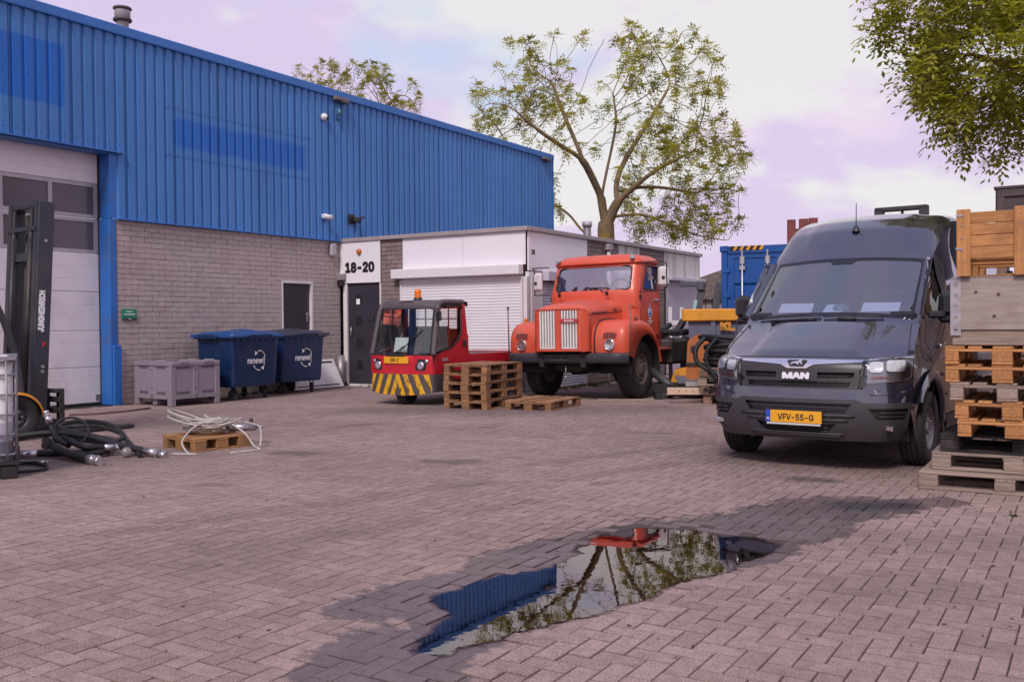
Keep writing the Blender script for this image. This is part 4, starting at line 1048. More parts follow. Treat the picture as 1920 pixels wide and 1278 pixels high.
# front wings
def wing(sg):
    b = MB(); b.smooth = True; rows = []
    YI, YO = .52, 1.20
    ztop = 1.41
    # outline along x,z (front foot -> crown -> rear), inner to outer across y with rounded outer shoulder
    spine = [(.885, .83), (.90, .98), (.885, 1.13), (.83, 1.27), (.72, 1.36), (.55, 1.405), (.3, 1.42), (.0, 1.40), (-.25, 1.32), (-.45, 1.16), (-.58, .98), (-.66, .78), (-.70, .64)]
    sp = catmull([(x, 0, z) for x, z in spine], 3); c0 = Vector((.05, 0, .60))
    for p in sp:
        d = (p - c0); row = [(p.x - .02 * 0, sg * YI, p.z)]
        for t in (.25, .5, .72): row.append((p.x, sg * (YI + (YO - YI) * t), p.z - .01 * t))
        n = d.normalized()
        for ang in (15, 35, 55, 75, 90):
            a = math.radians(ang); r = .15
            row.append((p.x - n.x * r * (1 - math.cos(a)), sg * (YO - r + r * math.sin(a) + .0), p.z - n.z * r * (1 - math.cos(a)) - .01))
        rows.append(row)
    b.grid(rows)
    # outer skin between that edge and the wheel opening
    edge_ = [Vector(r[-1]) for r in rows]
    R1 = .60; inner_ = []
    for e in edge_:
        dx, dz = e.x - .02, e.z - .50; ang = math.atan2(dz, dx); inner_.append((.02 + R1 * math.cos(ang), sg * (YO + .015), .50 + R1 * math.sin(ang) * 1.08))
    b.grid([[tuple(e) for e in edge_], inner_])
    b.grid([inner_, [(x, sg * (YO - .03), z) for x, y, z in inner_]])
    o = b.build('front_wing', TRED, tk)
    b = MB(); b.smooth = True
    rows = [[(.02 + .61 * math.cos(a), sg * y, .50 + .655 * math.sin(a)) for a in np.linspace(-.05, PI + .1, 18)] for y in (1.17, .55)]
    b.grid(rows); b.add([(rows[1][k]) for k in range(18)], [tuple(range(18))]); b.build('wheel_housing', CHASSIS, o)
    b = MB(); b.tube([(p.x + .004, sg * (YI + .075), p.z + .006) for p in sp[:24]], .015, 6); b.build('wing_piping', GASKET, o)
    # lamp and air slots
    hl = link('headlight', None, tk)
    xl = .895; c = (xl, sg * .89, .977); b = MB(); b.lathe([(.001, .012), (.05, .020), (.085, .022)], (xl + .002, sg * .89, .977), (1, 0, .03), 24); b.build('lens', LAMPG, hl)
    b = MB(); b.lathe([(.082, .0), (.084, .032), (.093, .036), (.102, .022), (.104, -.02)], (xl, sg * .89, .977), (1, 0, .03), 28); b.build('lamp_rim', CHROME, hl)
    b = MB()
    b.sheet(rpoly([(sg * .89 - .125, 1.09), (sg * .89 + .125, 1.09), (sg * .89 + .125, 1.165), (sg * .89 + .06, 1.19), (sg * .89 - .06, 1.19), (sg * .89 - .125, 1.165)], .02), [], .05, lambda y, z, d: (.902 - max(0, z - 1.13) * .30, y, z)); b.build('lamp_vent', BLACK, o)
    b = MB()
    for k in range(8):
        y = sg * .89 + (k - 3.5) * .034; b.box((.893, y, 1.135), (.02, .009, .105), (0, -.25, 0))
    b.build('vent_bars', TRED2, o)
    b = MB(); b.box((.35, sg * 1.13, 1.435), (.09, .06, .08), bev=.02); b.build('wing_lamp', ORANGE_L if sg < 0 else M('lens_brown', (.3, .09, .05), .3), tk)
    b = MB(); b.tube([(.80, sg * 1.235, .80), (.80, sg * 1.245, 1.66)], .013, 6); 
    if sg < 0: b.lathe([(.0, .0), (.024, .01), (.03, .03), (.02, .05), (0, .055)], (.80, sg * 1.245, 1.64), (0, 0, 1), 10)
    b.build('width_marker', M('marker_rod', (.2, .12, .11), .5, .4), tk)
for sg in (-1, 1): wing(sg)
b = MB(); b.smooth = True
prof = [(0, .655), (.025, .665), (.035, .70), (.035, .80), (.02, .83), (-.12, .845)]
rows = []
for y in np.linspace(-1.22, 1.22, 31):
    k = max(0, abs(y) - .95) / .27; rows.append([(.955 + px_ - .16 * k ** 2, y, z) for px_, z in prof])
b.grid(rows); o = b.build('bumper', M('bumper_black', (.030, .027, .036), .5, var=.2, vs=5, dirt=(.1, .085, .085), damt=.3), tk)
b = MB(); b.box((.985, -.06, .745), (.02, .34, .05)); b.build('bumper_slot', BLACKP, o)
b = MB(); b.box((.99, -.06, .715), (.03, .36, .01)); b.box((.99, -.02, .745), (.03, .012, .05)); b.build('slot_bar', M('slot_grey', (.12, .11, .12), .5), o)
b = MB(); b.box((.0, -.42, .72), (2.0, .09, .26)); b.box((-2.6, -.42, .8), (4.6, .09, .24)); b.box((-2.6, .42, .8), (4.6, .09, .24)); b.box((0, .42, .72), (2.0, .09, .26))
b.cyl((0, -.8, .5), (0, .8, .5), .06); b.box((.3, 0, .75), (1.0, .6, .5), bev=.08); b.box((-.2, -.3, .55), (.4, .25, .3), bev=.05); b.cyl((.5, -.45, .55), (-1, -.45, .5), .05)
b.box((-4.1, 0, .95), (1.6, .9, .06)); b.build('chassis', CHASSIS, tk)
b = MB(); b.tube([(.86, .0, .66), (.87, .0, .5), (.87, .0, .42)], .014, 6); b.lathe([(0, 0), (.02, .01), (.024, .06), (.0, .08)], (.87, 0, .36), (0, 0, 1), 8); b.build('hanging_hook', STEEL, tk)
b = MB(); b.box((-1.85, .80, .79), (1.15, .56, .48), bev=.05); b.tube([(-1.4, 1.04, .8), (-1.4, 1.085, .8)], .02); tkk = b.build('fuel_tank', TANKM, tk)
b = MB(); 
for x in (-1.5, -2.2): b.tube([(x, .52, 1.035), (x, 1.06, 1.035), (x, 1.088, 1.01), (x, 1.088, .55)], .012, 5)
b.build('tank_strap', CHASSIS, tkk)
b = MB(); b.lathe([(.06, 0), (.06, .04), (.05, .05), (.0, .05)], (-1.55, .9, 1.025), (0, 0, 1), 12); b.build('tank_cap', CHASSIS, tkk)
b = MB(); b.box((-.98, .97, .86), (.62, .28, .03)); b.box((-.98, .86, 1.0), (.62, .04, .3)); b.build('step_board', TRED2, tk)
b = MB(); b.box((-2.9, .1, 1.15), (.5, 1.3, .12), (0, .05, 0), bev=.03); b.box((-3.0, .55, 1.25), (.9, .12, .1), (0, .3, .2)); b.cyl((-2.2, .3, 1.1), (-3.3, .2, 1.3), .06); b.box((-2.3, .3, 1.1), (.4, .5, .2), bev=.05); b.build('coupling_plate', CHASSIS, tk)
for sg in (-1, 1):
    wheel(tk, 0, sg * .94, .515, .29, .275, sg, RIMT, style='truck', nuts=10)
    wheel(tk, -3.6, sg * .88, .515, .5, .275, sg, RIMT, style='truck', nuts=10)
# mirrors
for sg in (-1, 1):
    mr = link('mirror', None, tk); yo = sg * (1.42 if sg > 0 else 1.2)
    b = MB(); b.box((-.22, yo, 2.17), (.10, .20, .36), (0, 0, sg * .15), bev=.045); b.build('mirror_shell', M('mirror_white', (.62, .57, .58), .45, var=.05), mr)
    b = MB(); b.tube(catmull([(-.2, sg * .93, 2.44), (-.2, sg * 1.3, 2.44), (-.2, yo + sg * .06, 2.40), (-.19, yo + sg * .07, 2.2), (-.2, yo + sg * .06, 1.96), (-.2, sg * 1.25, 1.92), (-.2, sg * .95, 1.92)], 5), .011, 6); b.cyl((-.18, yo + sg * .02, 2.15), (-.155, yo + sg * .02, 2.15), .03); b.build('mirror_arm', DARKMETAL, mr)
    b = MB(); b.lathe([(.05, 0), (.048, .03), (.03, .05), (0, .055)], (-.3, sg * .78, 2.54), (.5, 0, 1), 12); b.build('roof_lamp', M('lamp_grey', (.3, .32, .33), .3), tk)
b = MB()
for y, tip in ((-.60, (-.33, -.72, 2.27)), (.40, (-.10, -.02, 2.0))):
    base = Vector((.02, y, 1.90)); b.cyl(base - Vector((.03, 0, .03)), base + Vector((.01, 0, .03)), .028); b.tube([base, (-.12, (y + tip[1]) / 2, (1.93 + tip[2]) / 2), tip], .008, 5)
b.tube([cabf(y, 2.0 + .01, -.03) for y in (-.05, .2, .3)], .01, 5); b.tube([cabf(-.70 - .02 * k, 2.03 + .06 * k, -.025) for k in range(5)], .011, 5)
b.build('wipers', BLACK, tk)

# ---- tow tractor
GRED = M('tractor_red', (.52, .012, .026), .35, var=.06, vs=3, coat=.4, dirt=(.3, .05, .05), damt=.2)
GGREY = M('tractor_grey', (.085, .066, .072), .5, var=.1, vs=6)
GGLASS = glass_mat('tractor_glass', (.74, .80, .80), .08)
tg = veh('tow_tractor', 'small red tow tractor with amber beacon and yellow striped front skirt', 'tow tractor', -1.92, 16.1, .555)
def tgf(y, z, d=0.0):                                          # front surface: bowed in plan, leaning back above the belt
    lean = max(0, z - .83) * .26
    return Vector((.0 - .10 * (abs(y) / .66) ** 2.5 - lean + d, y, z))
HW = .66
# striped skirt: stripes are separate flush panels
YS = M('hazard_yellow', (.72, .37, .012), .5, var=.1, vs=6, dirt=(.05, .04, .04), ds=7, damt=.75)
skirt = link('skirt', None, tg)
def zb(y): return .165 + .055 * (abs(y) / HW) ** 2
b = MB(); b.smooth = True
b.sheet([(-HW, .225)] + [(y, zb(y)) for y in np.linspace(-HW + .06, HW - .06, 12)] + [(HW, .225), (HW, .53), (-HW, .53)], [], .08, lambda y, z, d: tgf(y, z, .03))
for sg in (-1, 1):
    b.grid([[(tgf(sg * HW, z, .03)), (-.2, sg * (HW + .01), z), (-.42, sg * (HW + .0), z)] for z in (.225, .53)])
b.build('skirt_panel', GGREY, skirt)
def stripe(P):
    b = MB(); b.smooth = True; b.sheet(P, [], .07, lambda y, z, d: tgf(y, max(z, zb(y) + .004), .034)); b.build('stripe', YS, skirt)
for y in (.20, .40, .60):
    for sg in (-1, 1):
        q = [(y - .10, .527), (min(y, HW - .005), .527), (min(y + .14, HW - .005), .26 if y > .55 else zb(y + .14)), (min(y + .04, HW - .01), zb(min(y + .04, HW - .01)))]
        stripe([(sg * p, z) for p, z in q])
for sg in (-1, 1): stripe([(0, .527), (sg * .03, .527), (sg * .17, zb(.17)), (sg * .07, zb(.07)), (0, .40)])
# red body
b = MB(); b.smooth = True
b.sheet(rrect(-HW, .53, HW, .835, .012), [], .08, lambda y, z, d: tgf(y, z, .03))
b.sheet([(-HW, .835), (HW, .835), (HW, .842), (-HW, .842)], [], .2, lambda y, z, d: tgf(y, z, .03))
for sg in (-1, 1):
    P = [(-.12, .53), (-.12, .835), (-.34, .90), (-.62, .95), (-.86, 1.10), (-.93, 1.2), (-.93, 1.60), (-1.0, 1.74), (-1.07, 1.74), (-1.14, .83), (-1.14, .42), (-.42, .42), (-.42, .53)]
    b.sheet(P, [], .12, lambda x, z, d, sg=sg: (x - .0, sg * (HW + .005 - .05 * max(0, z - .85)), z), smooth=False)
    b.grid([[tgf(sg * HW, z, .03), (-.12, sg * (HW + .005), z)] for z in (.53, .835)])
b.box((-1.115, 0, .95), (.05, 1.3, .45)); b.build('body', GRED, tg)
text('STILL', .085, M('letter_grey', (.42, .30, .31), .5), tg, 'side_letters', (-.42, HW + .012, .765), (-1, 0, 0), (0, 0, 1), .002, .004)
text('R 07', .12, M('letter_dark', (.2, .02, .03), .5), tg, 'side_letters', (-.42, HW + .012, .62), (-1, 0, 0), (0, 0, 1), .001, .003)
# cab frame: grey hoop and roof
b = MB(); b.smooth = True
for sg in (-1, 1):
    P = [tgf(sg * (HW - .0), .84, .01)] + [tgf(sg * (HW - .005 - .05 * (z - .84)), z, .005) for z in (1.0, 1.2, 1.4, 1.6)] + [Vector((-.33, sg * .60, 1.70)), Vector((-.45, sg * .595, 1.735)), Vector((-.75, sg * .59, 1.745)), Vector((-1.06, sg * .58, 1.74))]
    b.tube(catmull(P, 3), .05, 8)
b.build('cab_hoop', GGREY, tg)
b = MB(); b.smooth = True
rows = [[(x - .07 * (y / .62) ** 2, y, z - .03 * (abs(y) / .62) ** 3) for y in np.linspace(-.62, .62, 13)] for x, z in ((-.235, 1.63), (-.235, 1.68), (-.25, 1.725), (-.31, 1.765), (-.45, 1.785), (-1.05, 1.79), (-1.1, 1.77), (-1.1, 1.70))]
b.grid(rows); b.build('cab_roof', GGREY, tg)
b = MB(); b.smooth = True; b.sheet(rpoly([(-.60, .86), (.60, .86), (.56, 1.63), (-.56, 1.63)], .05), [], .1, lambda y, z, d: tgf(y, z, .012)); b.build('windscreen', GGLASS, tg)
b = MB(); b.tube([tgf(y, z, .014) for y, z in rpoly([(-.60, .86), (.60, .86), (.56, 1.63), (-.56, 1.63)], .05)], .014, 5, True)
b.build('windscreen_seal', GASKET, tg)
for sg in (-1, 1):
    P = [(-.16, .86), (-.34, .92), (-.62, .97), (-.84, 1.12), (-.91, 1.22), (-.93, 1.58), (-.98, 1.68), (-.42, 1.68), (-.32, 1.60)]
    b = MB(); b.sheet(P, [], .15, lambda x, z, d, sg=sg: (x, sg * (HW - .012 - .05 * max(0, z - .85)), z)); b.build('side_window', GGLASS, tg)
    b = MB(); b.tube([(x, sg * (HW + .008 - .05 * max(0, z - .85)), z) for x, z in P], .012, 5, True); b.build('side_window_seal', GASKET, tg)
# rear wall with windows
b = MB(); b.sheet([(-.6, .9), (.6, .9), (.58, 1.74), (-.58, 1.74)], [rrect(-.46, 1.28, -.02, 1.64, .02), rrect(.06, 1.28, .47, 1.64, .02)], .15, lambda y, z, d: (-1.09 + d, y, z), .04); b.box((-1.085, .22, 1.46), (.02, .42, .018)); b.box((-1.085, -.24, 1.46), (.02, .42, .018)); b.box((-1.085, .265, 1.46), (.02, .018, .36)); b.box((-1.085, -.24, 1.46), (.02, .018, .36)); b.build('rear_wall', M('cab_rear_dark', (.028, .012, .016), .6), tg)
b = MB(); b.box((-.75, -.1, .85), (.45, .95, .2), bev=.04); b.box((-.96, -.1, 1.1), (.12, .95, .45), bev=.04); b.box((-.35, .0, .62), (.6, 1.2, .2)); b.box((-.12, 0, .86), (.18, 1.15, .05)); b.build('seat', M('seat_dark', (.018, .018, .022), .8), tg)
b = MB(); b.tube([(-.45 + .1 * math.sin(a), .15 + .19 * math.cos(a), 1.12 + .12 * math.sin(a)) for a in np.linspace(0, 2 * PI, 21)[:-1]], .014, 6, True); b.tube([(-.45, .15, 1.12), (-.3, .15, .8)], .03, 7); b.build('steering_wheel', BLACK, tg)
b = MB(); b.box(tgf(-.02, 1.02, -.05), (.01, .28, .25), (0, -.24, 0)); b.build('windscreen_notice', PAPER, tg)
b = MB(); b.tube([tgf(-.12, .845, .05), tgf(.02, .93, .035), tgf(.10, 1.0, .03)], .012, 5); b.tube([tgf(.02, .89, .03), tgf(.24, 1.10, .03), tgf(.42, 1.27, .03)], .009, 5); b.box(tgf(-.05, .845, .04), (.05, .36, .04), bev=.01); b.build('wiper', BLACK, tg)
b = MB(); b.box((-.34, -.05, 1.76), (.16, .28, .006)); b.build('roof_label', M('label_pale', (.3, .25, .26), .6), tg)
bc = MB(); bc.lathe([(.075, 0), (.075, .03), (.06, .04)], (-.50, .04, 1.785), (0, 0, 1), 16); bc = bc.build('beacon_base', BLACK, tg)
b = MB(); b.lathe([(.062, 0), (.060, .10), (.052, .135), (.03, .15), (0, .152)], (-.50, .04, 1.825), (0, 0, 1), 18); b.build('beacon', ORANGE_L, bc)
for sg in (-1, 1):
    hl = link('headlight', None, tg); y = sg * .455
    b = MB(); b.smooth = True; b.sheet(rpoly([(y - .095, .59), (y + .095, .59), (y + sg * .10 if sg > 0 else y + .09, .70), (y + .14 if sg > 0 else y + .06, .715), (y + .14 if sg > 0 else y + .06, .775), (y - .06 if sg > 0 else y - .14, .785), (y - .06 if sg > 0 else y - .14, .715), (y - .1, .70)], .05), [], .05, lambda a, c, d: tgf(a, c, .034)); b.build('lamp_recess', BLACK, hl)
    b = MB(); b.lathe([(0, .012), (.04, .02), (.066, .018), (.072, .0)], tgf(y, .672, .03), (1, 0, .05), 22); b.build('lamp', LAMPG, hl)
    b = MB(); b.lathe([(0, .012), (.03, .01), (.034, .0)], tgf(y + sg * .105, .745, .03), (1, sg * .3, .05), 14); b.build('side_lamp', LAMPG, hl)
np_ = link('number_plate', None, tg, (.045, -.02, .765))
b = MB(); b.box((0, 0, 0), (.008, .52, .115), bev=.002); b.build('plate', YELLOWP, np_)
text('EW-1', .115, BLACKP, np_, 'plate_letters', (.006, -.03, 0), (0, 1, 0), (0, 0, 1), .001, .0025, .78)
for sg in (-1, 1):
    mr = link('mirror', None, tg)
    b = MB(); b.tube([(-.25, sg * .62, 1.62), (-.15, sg * .72, 1.63), (-.14, sg * .74, 1.52)], .01, 5); b.build('mirror_arm', BLACK, mr)
    b = MB(); b.box((-.16, sg * .73, 1.50), (.04, .13, .16), (0, 0, -sg * .3), bev=.015); b.build('mirror_head', BLACK, mr)
b = MB(); b.box((-.98, HW + .02, 1.03), (.08, .03, .13), bev=.012); b.build('door_handle', BLACK, tg)
# flat bed
bd = MB(); bd.box((-2.2, 0, .80), (2.1, 1.26, .05), bev=.006); bd.build('bed_deck', M('bed_boards', (.12, .075, .07), .7, var=.25, vs=4), tg)
b = MB(); b.box((-2.2, .64, .755), (2.1, .03, .17), bev=.005); b.box((-2.2, -.64, .755), (2.1, .03, .17), bev=.005); b.box((-3.25, 0, .755), (.03, 1.3, .17), bev=.005); b.build('bed_side', GRED, tg)
b = MB(); b.box((-2.0, 0, .5), (2.2, .9, .35), bev=.03); b.box((-.75, 0, .42), (.7, 1.2, .2), bev=.03); b.build('chassis', CHASSIS, tg)
wheel(tg, -.22, 0, .215, .18, .11, 1, CHASSIS, nuts=0)
for sg in (-1, 1): wheel(tg, -2.45, sg * .5, .25, .16, .13, sg, CHASSIS, nuts=0)
# ------------------------------------------------------------------ pallets and crates
def wood(name, col, var=.22, dirt=(.12, .09, .075), damt=.35, objvar=.2):
    if name in MATS: return MATS[name]
    m, t, p = new_tree(name); lk = t.links
    tc_ = node(t, 'ShaderNodeTexCoord').outputs['Object']; ob = node(t, 'ShaderNodeObjectInfo')
    off = node(t, 'ShaderNodeVectorMath', operation='ADD'); sc = node(t, 'ShaderNodeVectorMath', operation='SCALE'); sc.inputs[0].default_value = (7, 13, 5); lk.new(ob.outputs['Random'], sc.inputs['Scale'])
    lk.new(tc_, off.inputs[0]); lk.new(sc.outputs[0], off.inputs[1]); v = off.outputs[0]
    g = noise_tex(t, 3.0, 6, .65, v, (1.0, 16, 16)); big = noise_tex(t, 3.5, 4, .6, v)
    c = mix(t, rng(t, g, .32, .68), tuple(x * (1 - var * 1.6) for x in col), tuple(min(1, x * (1 + var)) for x in col))
    c = mix(t, rng(t, big, .5, .72, 0, damt, True), c, dirt)
    c = mix(t, 1.0, c, mix(t, ob.outputs['Random'], (1 - objvar,) * 3, (1 + objvar, 1 + objvar * .9, 1 + objvar * .8)), 'MULTIPLY')
    lk.new(c, p.inputs['Base Color']); p.inputs['Roughness'].default_value = .82; p.inputs['Specular IOR Level'].default_value = .25
    bump(t, p, g, .3, .003); MATS[name] = m; return m
PINE = wood('pallet_pine', (.30, .155, .080), .25, (.10, .06, .04), .45); PINE_N = wood('pallet_pine_fresh', (.46, .215, .085), .2, (.17, .085, .045), .45, .16)
PINE_G = wood('pallet_weathered', (.30, .225, .185), .2, (.14, .105, .09), .4, .15); PINE_B = wood('pallet_brown', (.22, .135, .10), .2)
DARKW = wood('pallet_dark', (.035, .030, .034), .2)
_bx = {}
def board_mesh(name, d, mat, bev=.004):
    k = (name, tuple(round(x, 4) for x in d), mat.name)
    if k not in _bx:
        b = MB(); b.box((0, 0, 0), d, bev=bev); _bx[k] = b.mesh(name, mat)
    return _bx[k]
pr_ = random.Random(11)
def pallet(label, loc, rz, mat, Lx=1.2, Ly=.8, group=None, wblock=.1, cat='pallet'):
    """origin at the ground in the middle; Lx along local x (the stringer direction)"""
    r = thing('pallet', label, cat, loc, rz, group)
    J = lambda s=.004: pr_.uniform(-s, s)
    ys = [-Ly / 2 + .0725, -Ly * .235, 0, Ly * .235, Ly / 2 - .0725]; ws_ = [.145, .1, .145, .1, .145]
    for y, w_ in zip(ys, ws_): link('deck_board', board_mesh('deck_board', (Lx, w_, .022), mat), r, (J(), y + J(), .133), J(.006))
    for x in (-Lx / 2 + .0725, 0, Lx / 2 - .0725):
        o = link('cross_board', board_mesh('cross_board', (Ly, .145, .022), mat), r, (x + J(), J(), .111), PI / 2 + J(.004))
        for y, w_ in ((-Ly / 2 + .05, .1), (0, .145), (Ly / 2 - .05, .1)): link('block', board_mesh('block', (.145, w_, .078), mat, .006), r, (x, y, .061))
    for y, w_ in ((-Ly / 2 + .05, .1), (0, .145), (Ly / 2 - .05, .1)): link('bottom_board', board_mesh('bottom_board', (Lx, w_, .022), mat), r, (J(), y, .011), J(.004))
    return r
# five-high stack beside the tractor; left-front corner at (829,765), front corner at (912,769)
WORDS = ['bottom', 'second from the bottom', 'middle', 'second from the top', 'top']
c0 = G(912, 769); ax_ = math.radians(-29)                      # the 0.8 m face runs along this direction
e1 = Vector((math.cos(ax_), math.sin(ax_), 0)); e2 = Vector((-math.sin(ax_), math.cos(ax_), 0))
for k in range(5):
    ctr = c0 - e1 * .40 + e2 * .60 + Vector((0, 0, .1445 * k))
    pallet('brown pallet, the %s one of the stack beside the tow tractor' % WORDS[k], ctr + e1 * pr_.uniform(-.012, .012) + e2 * pr_.uniform(-.01, .01), ax_ + PI / 2 + pr_.uniform(-.012, .012), PINE, group='pallets stacked beside the tow tractor')
c1 = G(1035, 771); a1 = math.radians(-27); f1 = Vector((math.cos(a1), math.sin(a1), 0)); f2 = Vector((-math.sin(a1), math.cos(a1), 0))
pallet('single brown wooden pallet lying flat on the pavers in front of the red truck', c1 - f1 * .42 + f2 * .60, a1 + PI / 2, PINE)
# right-hand stack
R0 = G(1722, 915); e1 = VV.copy(); e2 = UU.copy(); RA = -BA
def rpal(label, x0, y0, z, w_, d_, mat, rz=0, alongx=True):
    ctr = R0 + e1 * (x0 + w_ / 2) + e2 * (y0 + d_ / 2) + Vector((0, 0, z))
    return pallet(label, ctr, RA + (0 if alongx else PI / 2) + rz, mat, (w_ if alongx else d_), (d_ if alongx else w_), 'pallets stacked at the right edge')
rpal('grey weathered pallet on the pavers at the foot of the right-hand stack', 0, 0, 0, 1.25, .85, PINE_G, 0, True)
rpal('weathered grey pallet directly under the black pallet in the right-hand stack', .07, .15, .145, 1.2, .8, PINE_G, .02)
rpal('black painted pallet in the lower part of the right-hand stack', .145, .18, .29, 1.2, .8, DARKW, -.02)
rpal('orange pine pallet resting directly on the black pallet in the right-hand stack', .277, .06, .435, .82, 1.2, PINE_N, .01, False)
rpal('orange pine pallet in the right-hand stack, below the grey-blocked pallet', .27, .05, .58, .82, 1.2, PINE_N, -.012, False)
rpal('pallet with pale grey rounded blocks, halfway up the right-hand stack', .22, .04, .725, .82, 1.2, PINE_G, .015, False)
rpal('orange pine pallet in the right-hand stack, just under its topmost pallet', .20, .03, .87, .82, 1.2, PINE_N, -.01, False)
rpal('topmost orange pine pallet of the right-hand stack, carrying the grey plywood crate', .19, .02, 1.015, .82, 1.2, PINE_N, .008, False)
# grey plywood crate with a perforated metal corner
def RP(x, y, z): return R0 + e1 * x + e2 * y + Vector((0, 0, z))
PLY = wood('grey_plywood', (.33, .27, .24), .14, (.22, .16, .15), .5, .05)
cr = thing('plywood_crate', 'weathered grey plywood crate with a perforated metal corner strip, on the right-hand pallet stack', 'crate', RP(.25, .02, 1.165), RA)
def plank(name, parent, c, d, mat, rot=0.0):
    """board whose grain runs along its longest side"""
    k = max(range(3), key=lambda i: d[i])
    if k == 0: return link(name, board_mesh(name, d, mat), parent, c, (0, 0, rot))
    if k == 1: return link(name, board_mesh(name, (d[1], d[0], d[2]), mat), parent, c, (0, 0, PI / 2 + rot))
    return link(name, board_mesh(name, (d[2], d[1], d[0]), mat), parent, c, (0, -PI / 2, 0))
CX_, CD_ = .82, 1.2
for y in (.015, CD_ - .015): plank('base_board', cr, (CX_ / 2, y + .005, .06), (CX_, .03, .115), PINE_G); plank('side_panel', cr, (CX_ / 2, y - .015, .325), (CX_, .02, .405), PLY)
for x in (.0, CX_): plank('end_panel', cr, (x, CD_ / 2, .325), (.02, CD_ - .03, .405), PLY)
plank('floor_panel', cr, (CX_ / 2, CD_ / 2, .13), (CX_ - .02, CD_ - .02, .02), PLY)
plank('lid_board', cr, (CX_ / 2, CD_ / 2, .535), (CX_ + .02, CD_ + .02, .014), PLY)
b = MB(); b.sheet([(-.0, .08), (.075, .08), (.075, .53), (-.0, .53)], [circ(.0375, .13 + .088 * k, .016, 10) for k in range(5)], .2, lambda a, c, d: (a - .012, -.014 + d, c), .003); b.box((-.013, .04, .305), (.003, .1, .45)); b.build('metal_corner', STEEL, cr, fix=False)
b = MB()
for x, z in ((.17, .42), (.33, .40), (.30, .23), (.75, .33)): b.cyl((x, -.0095, z), (x, -.0108, z), .014, n=10)
b.build('knots', M('wood_knot', (.10, .055, .045), .8), cr)
# orange collar crate above
cc = thing('slatted_crate', 'orange pine slatted crate on top of the grey plywood crate', 'crate', RP(.285, .0, 1.71), RA)
for k in range(4):
    z = .185 + .092 * k
    for y in (.0, 1.18): plank('side_board', cc, (.41, y, z), (.80, .022, .088), PINE_N)
    for x in (.012, .81): plank('end_board', cc, (x, .59, z), (.022, 1.14, .088), PINE_N)
for x in (.05, .455, .77):
    for y in (-.022, 1.202): plank('upright_batten', cc, (x, y, .265), (.10, .022, .53), PINE_N)
    for y in (.08, .59, 1.10): plank('block', cc, (x, y, .06), (.1, .14, .1), PINE_N)
for y in (.08, .59, 1.10): plank('runner', cc, (.41, y, .126), (.80, .1, .02), PINE_N); plank('bottom_board', cc, (.41, y, .006), (.80, .1, .012), PINE_N)
b = MB(); b.box((.02, -.036, .48), (.05, .006, .016)); b.box((.02, -.036, .22), (.05, .006, .016))
for x in (.05, .455, .77):
    for z in (.12, .2, .3, .4, .48): b.cyl((x + pr_.uniform(-.02, .02), -.0335, z), (x, -.0345, z), .005, n=6)
b.build('metal_clips', STEEL, cc)
# darker crate beyond
dk = thing('dark_crate', 'tall dark grey-brown wooden crate showing above the orange crate at the right edge', 'crate', G(1846, 800) , RA)
DKW = wood('crate_dark', (.10, .075, .075), .2); p0 = Vector((CAM_H * 0 + 5.4, 10.6, 0)); dk.location = p0
for k in range(8):
    z = .16 + .232 * k
    for y in (.0, .8): plank('lower_board', dk, (.6, y, z), (1.2, .024, .19), PINE_B)
    for x in (.0, 1.2): plank('lower_board', dk, (x, .4, z), (.024, .77, .19), PINE_B)
for x in (.05, 1.15):
    for y in (-.025, .825): plank('corner_post', dk, (x, y, .97), (.1, .026, 1.94), PINE_B)
plank('front_panel', dk, (.6, .0, 2.38), (1.2, .03, .86), DKW)
plank('side_panel', dk, (.0, .4, 2.38), (.03, .8, .86), DKW); plank('side_panel', dk, (1.2, .4, 2.38), (.03, .8, .86), DKW); plank('lid', dk, (.6, .4, 2.825), (1.26, .86, .03), DKW)
plank('top_rail', dk, (.6, -.025, 2.76), (1.2, .02, .08), DKW); plank('corner_rail', dk, (.04, -.025, 2.36), (.08, .02, .72), DKW); plank('corner_rail', dk, (1.16, -.025, 2.36), (.08, .02, .72), DKW)
# timber beams on a small pallet, right of the truck
bp = G(1262, 748); PALE = wood('pale_timber', (.62, .44, .32), .1, (.4, .27, .2), .25, .06); GREYT = wood('grey_timber', (.40, .36, .36), .1)
q1 = G(1405, 757); pallet('brown pallet under the pale timber beams between truck and van', Vector((q1.x - .15, q1.y + .45, 0)), -.15, PINE_B, 1.0, .7)
o = link('timber_beam', board_mesh('timber_beam', (1.5, .12, .115), PALE, .006), None, (G(1253, 757).x + .75, G(1253, 757).y + .05, .205), -.12); tag(o, 'pale new timber beam lying on a low pallet between the red truck and the van', 'beam')
o = link('timber_beam', board_mesh('timber_beam', (1.4, .14, .07), GREYT, .006), None, (G(1253, 757).x + 1.05, G(1253, 757).y + .28, .305), -.1); tag(o, 'flat grey board lying over the pale timber beam beside the van', 'beam')
b = MB()
for k in range(3): b.cyl((-.55 + .11 * k, -.061, 0), (-.55 + .11 * k, -.062, 0), .012, n=8)
ch = b.build('bolt_holes', M('wood_knot', (.10, .055, .045)), bpy.data.objects['timber_beam'])
o = link('plank', board_mesh('plank', (.95, .14, .04), PINE_G), None, G(1172, 750, .02), -.08); tag(o, 'thin weathered plank lying on the ground before the truck front wheel', 'plank')

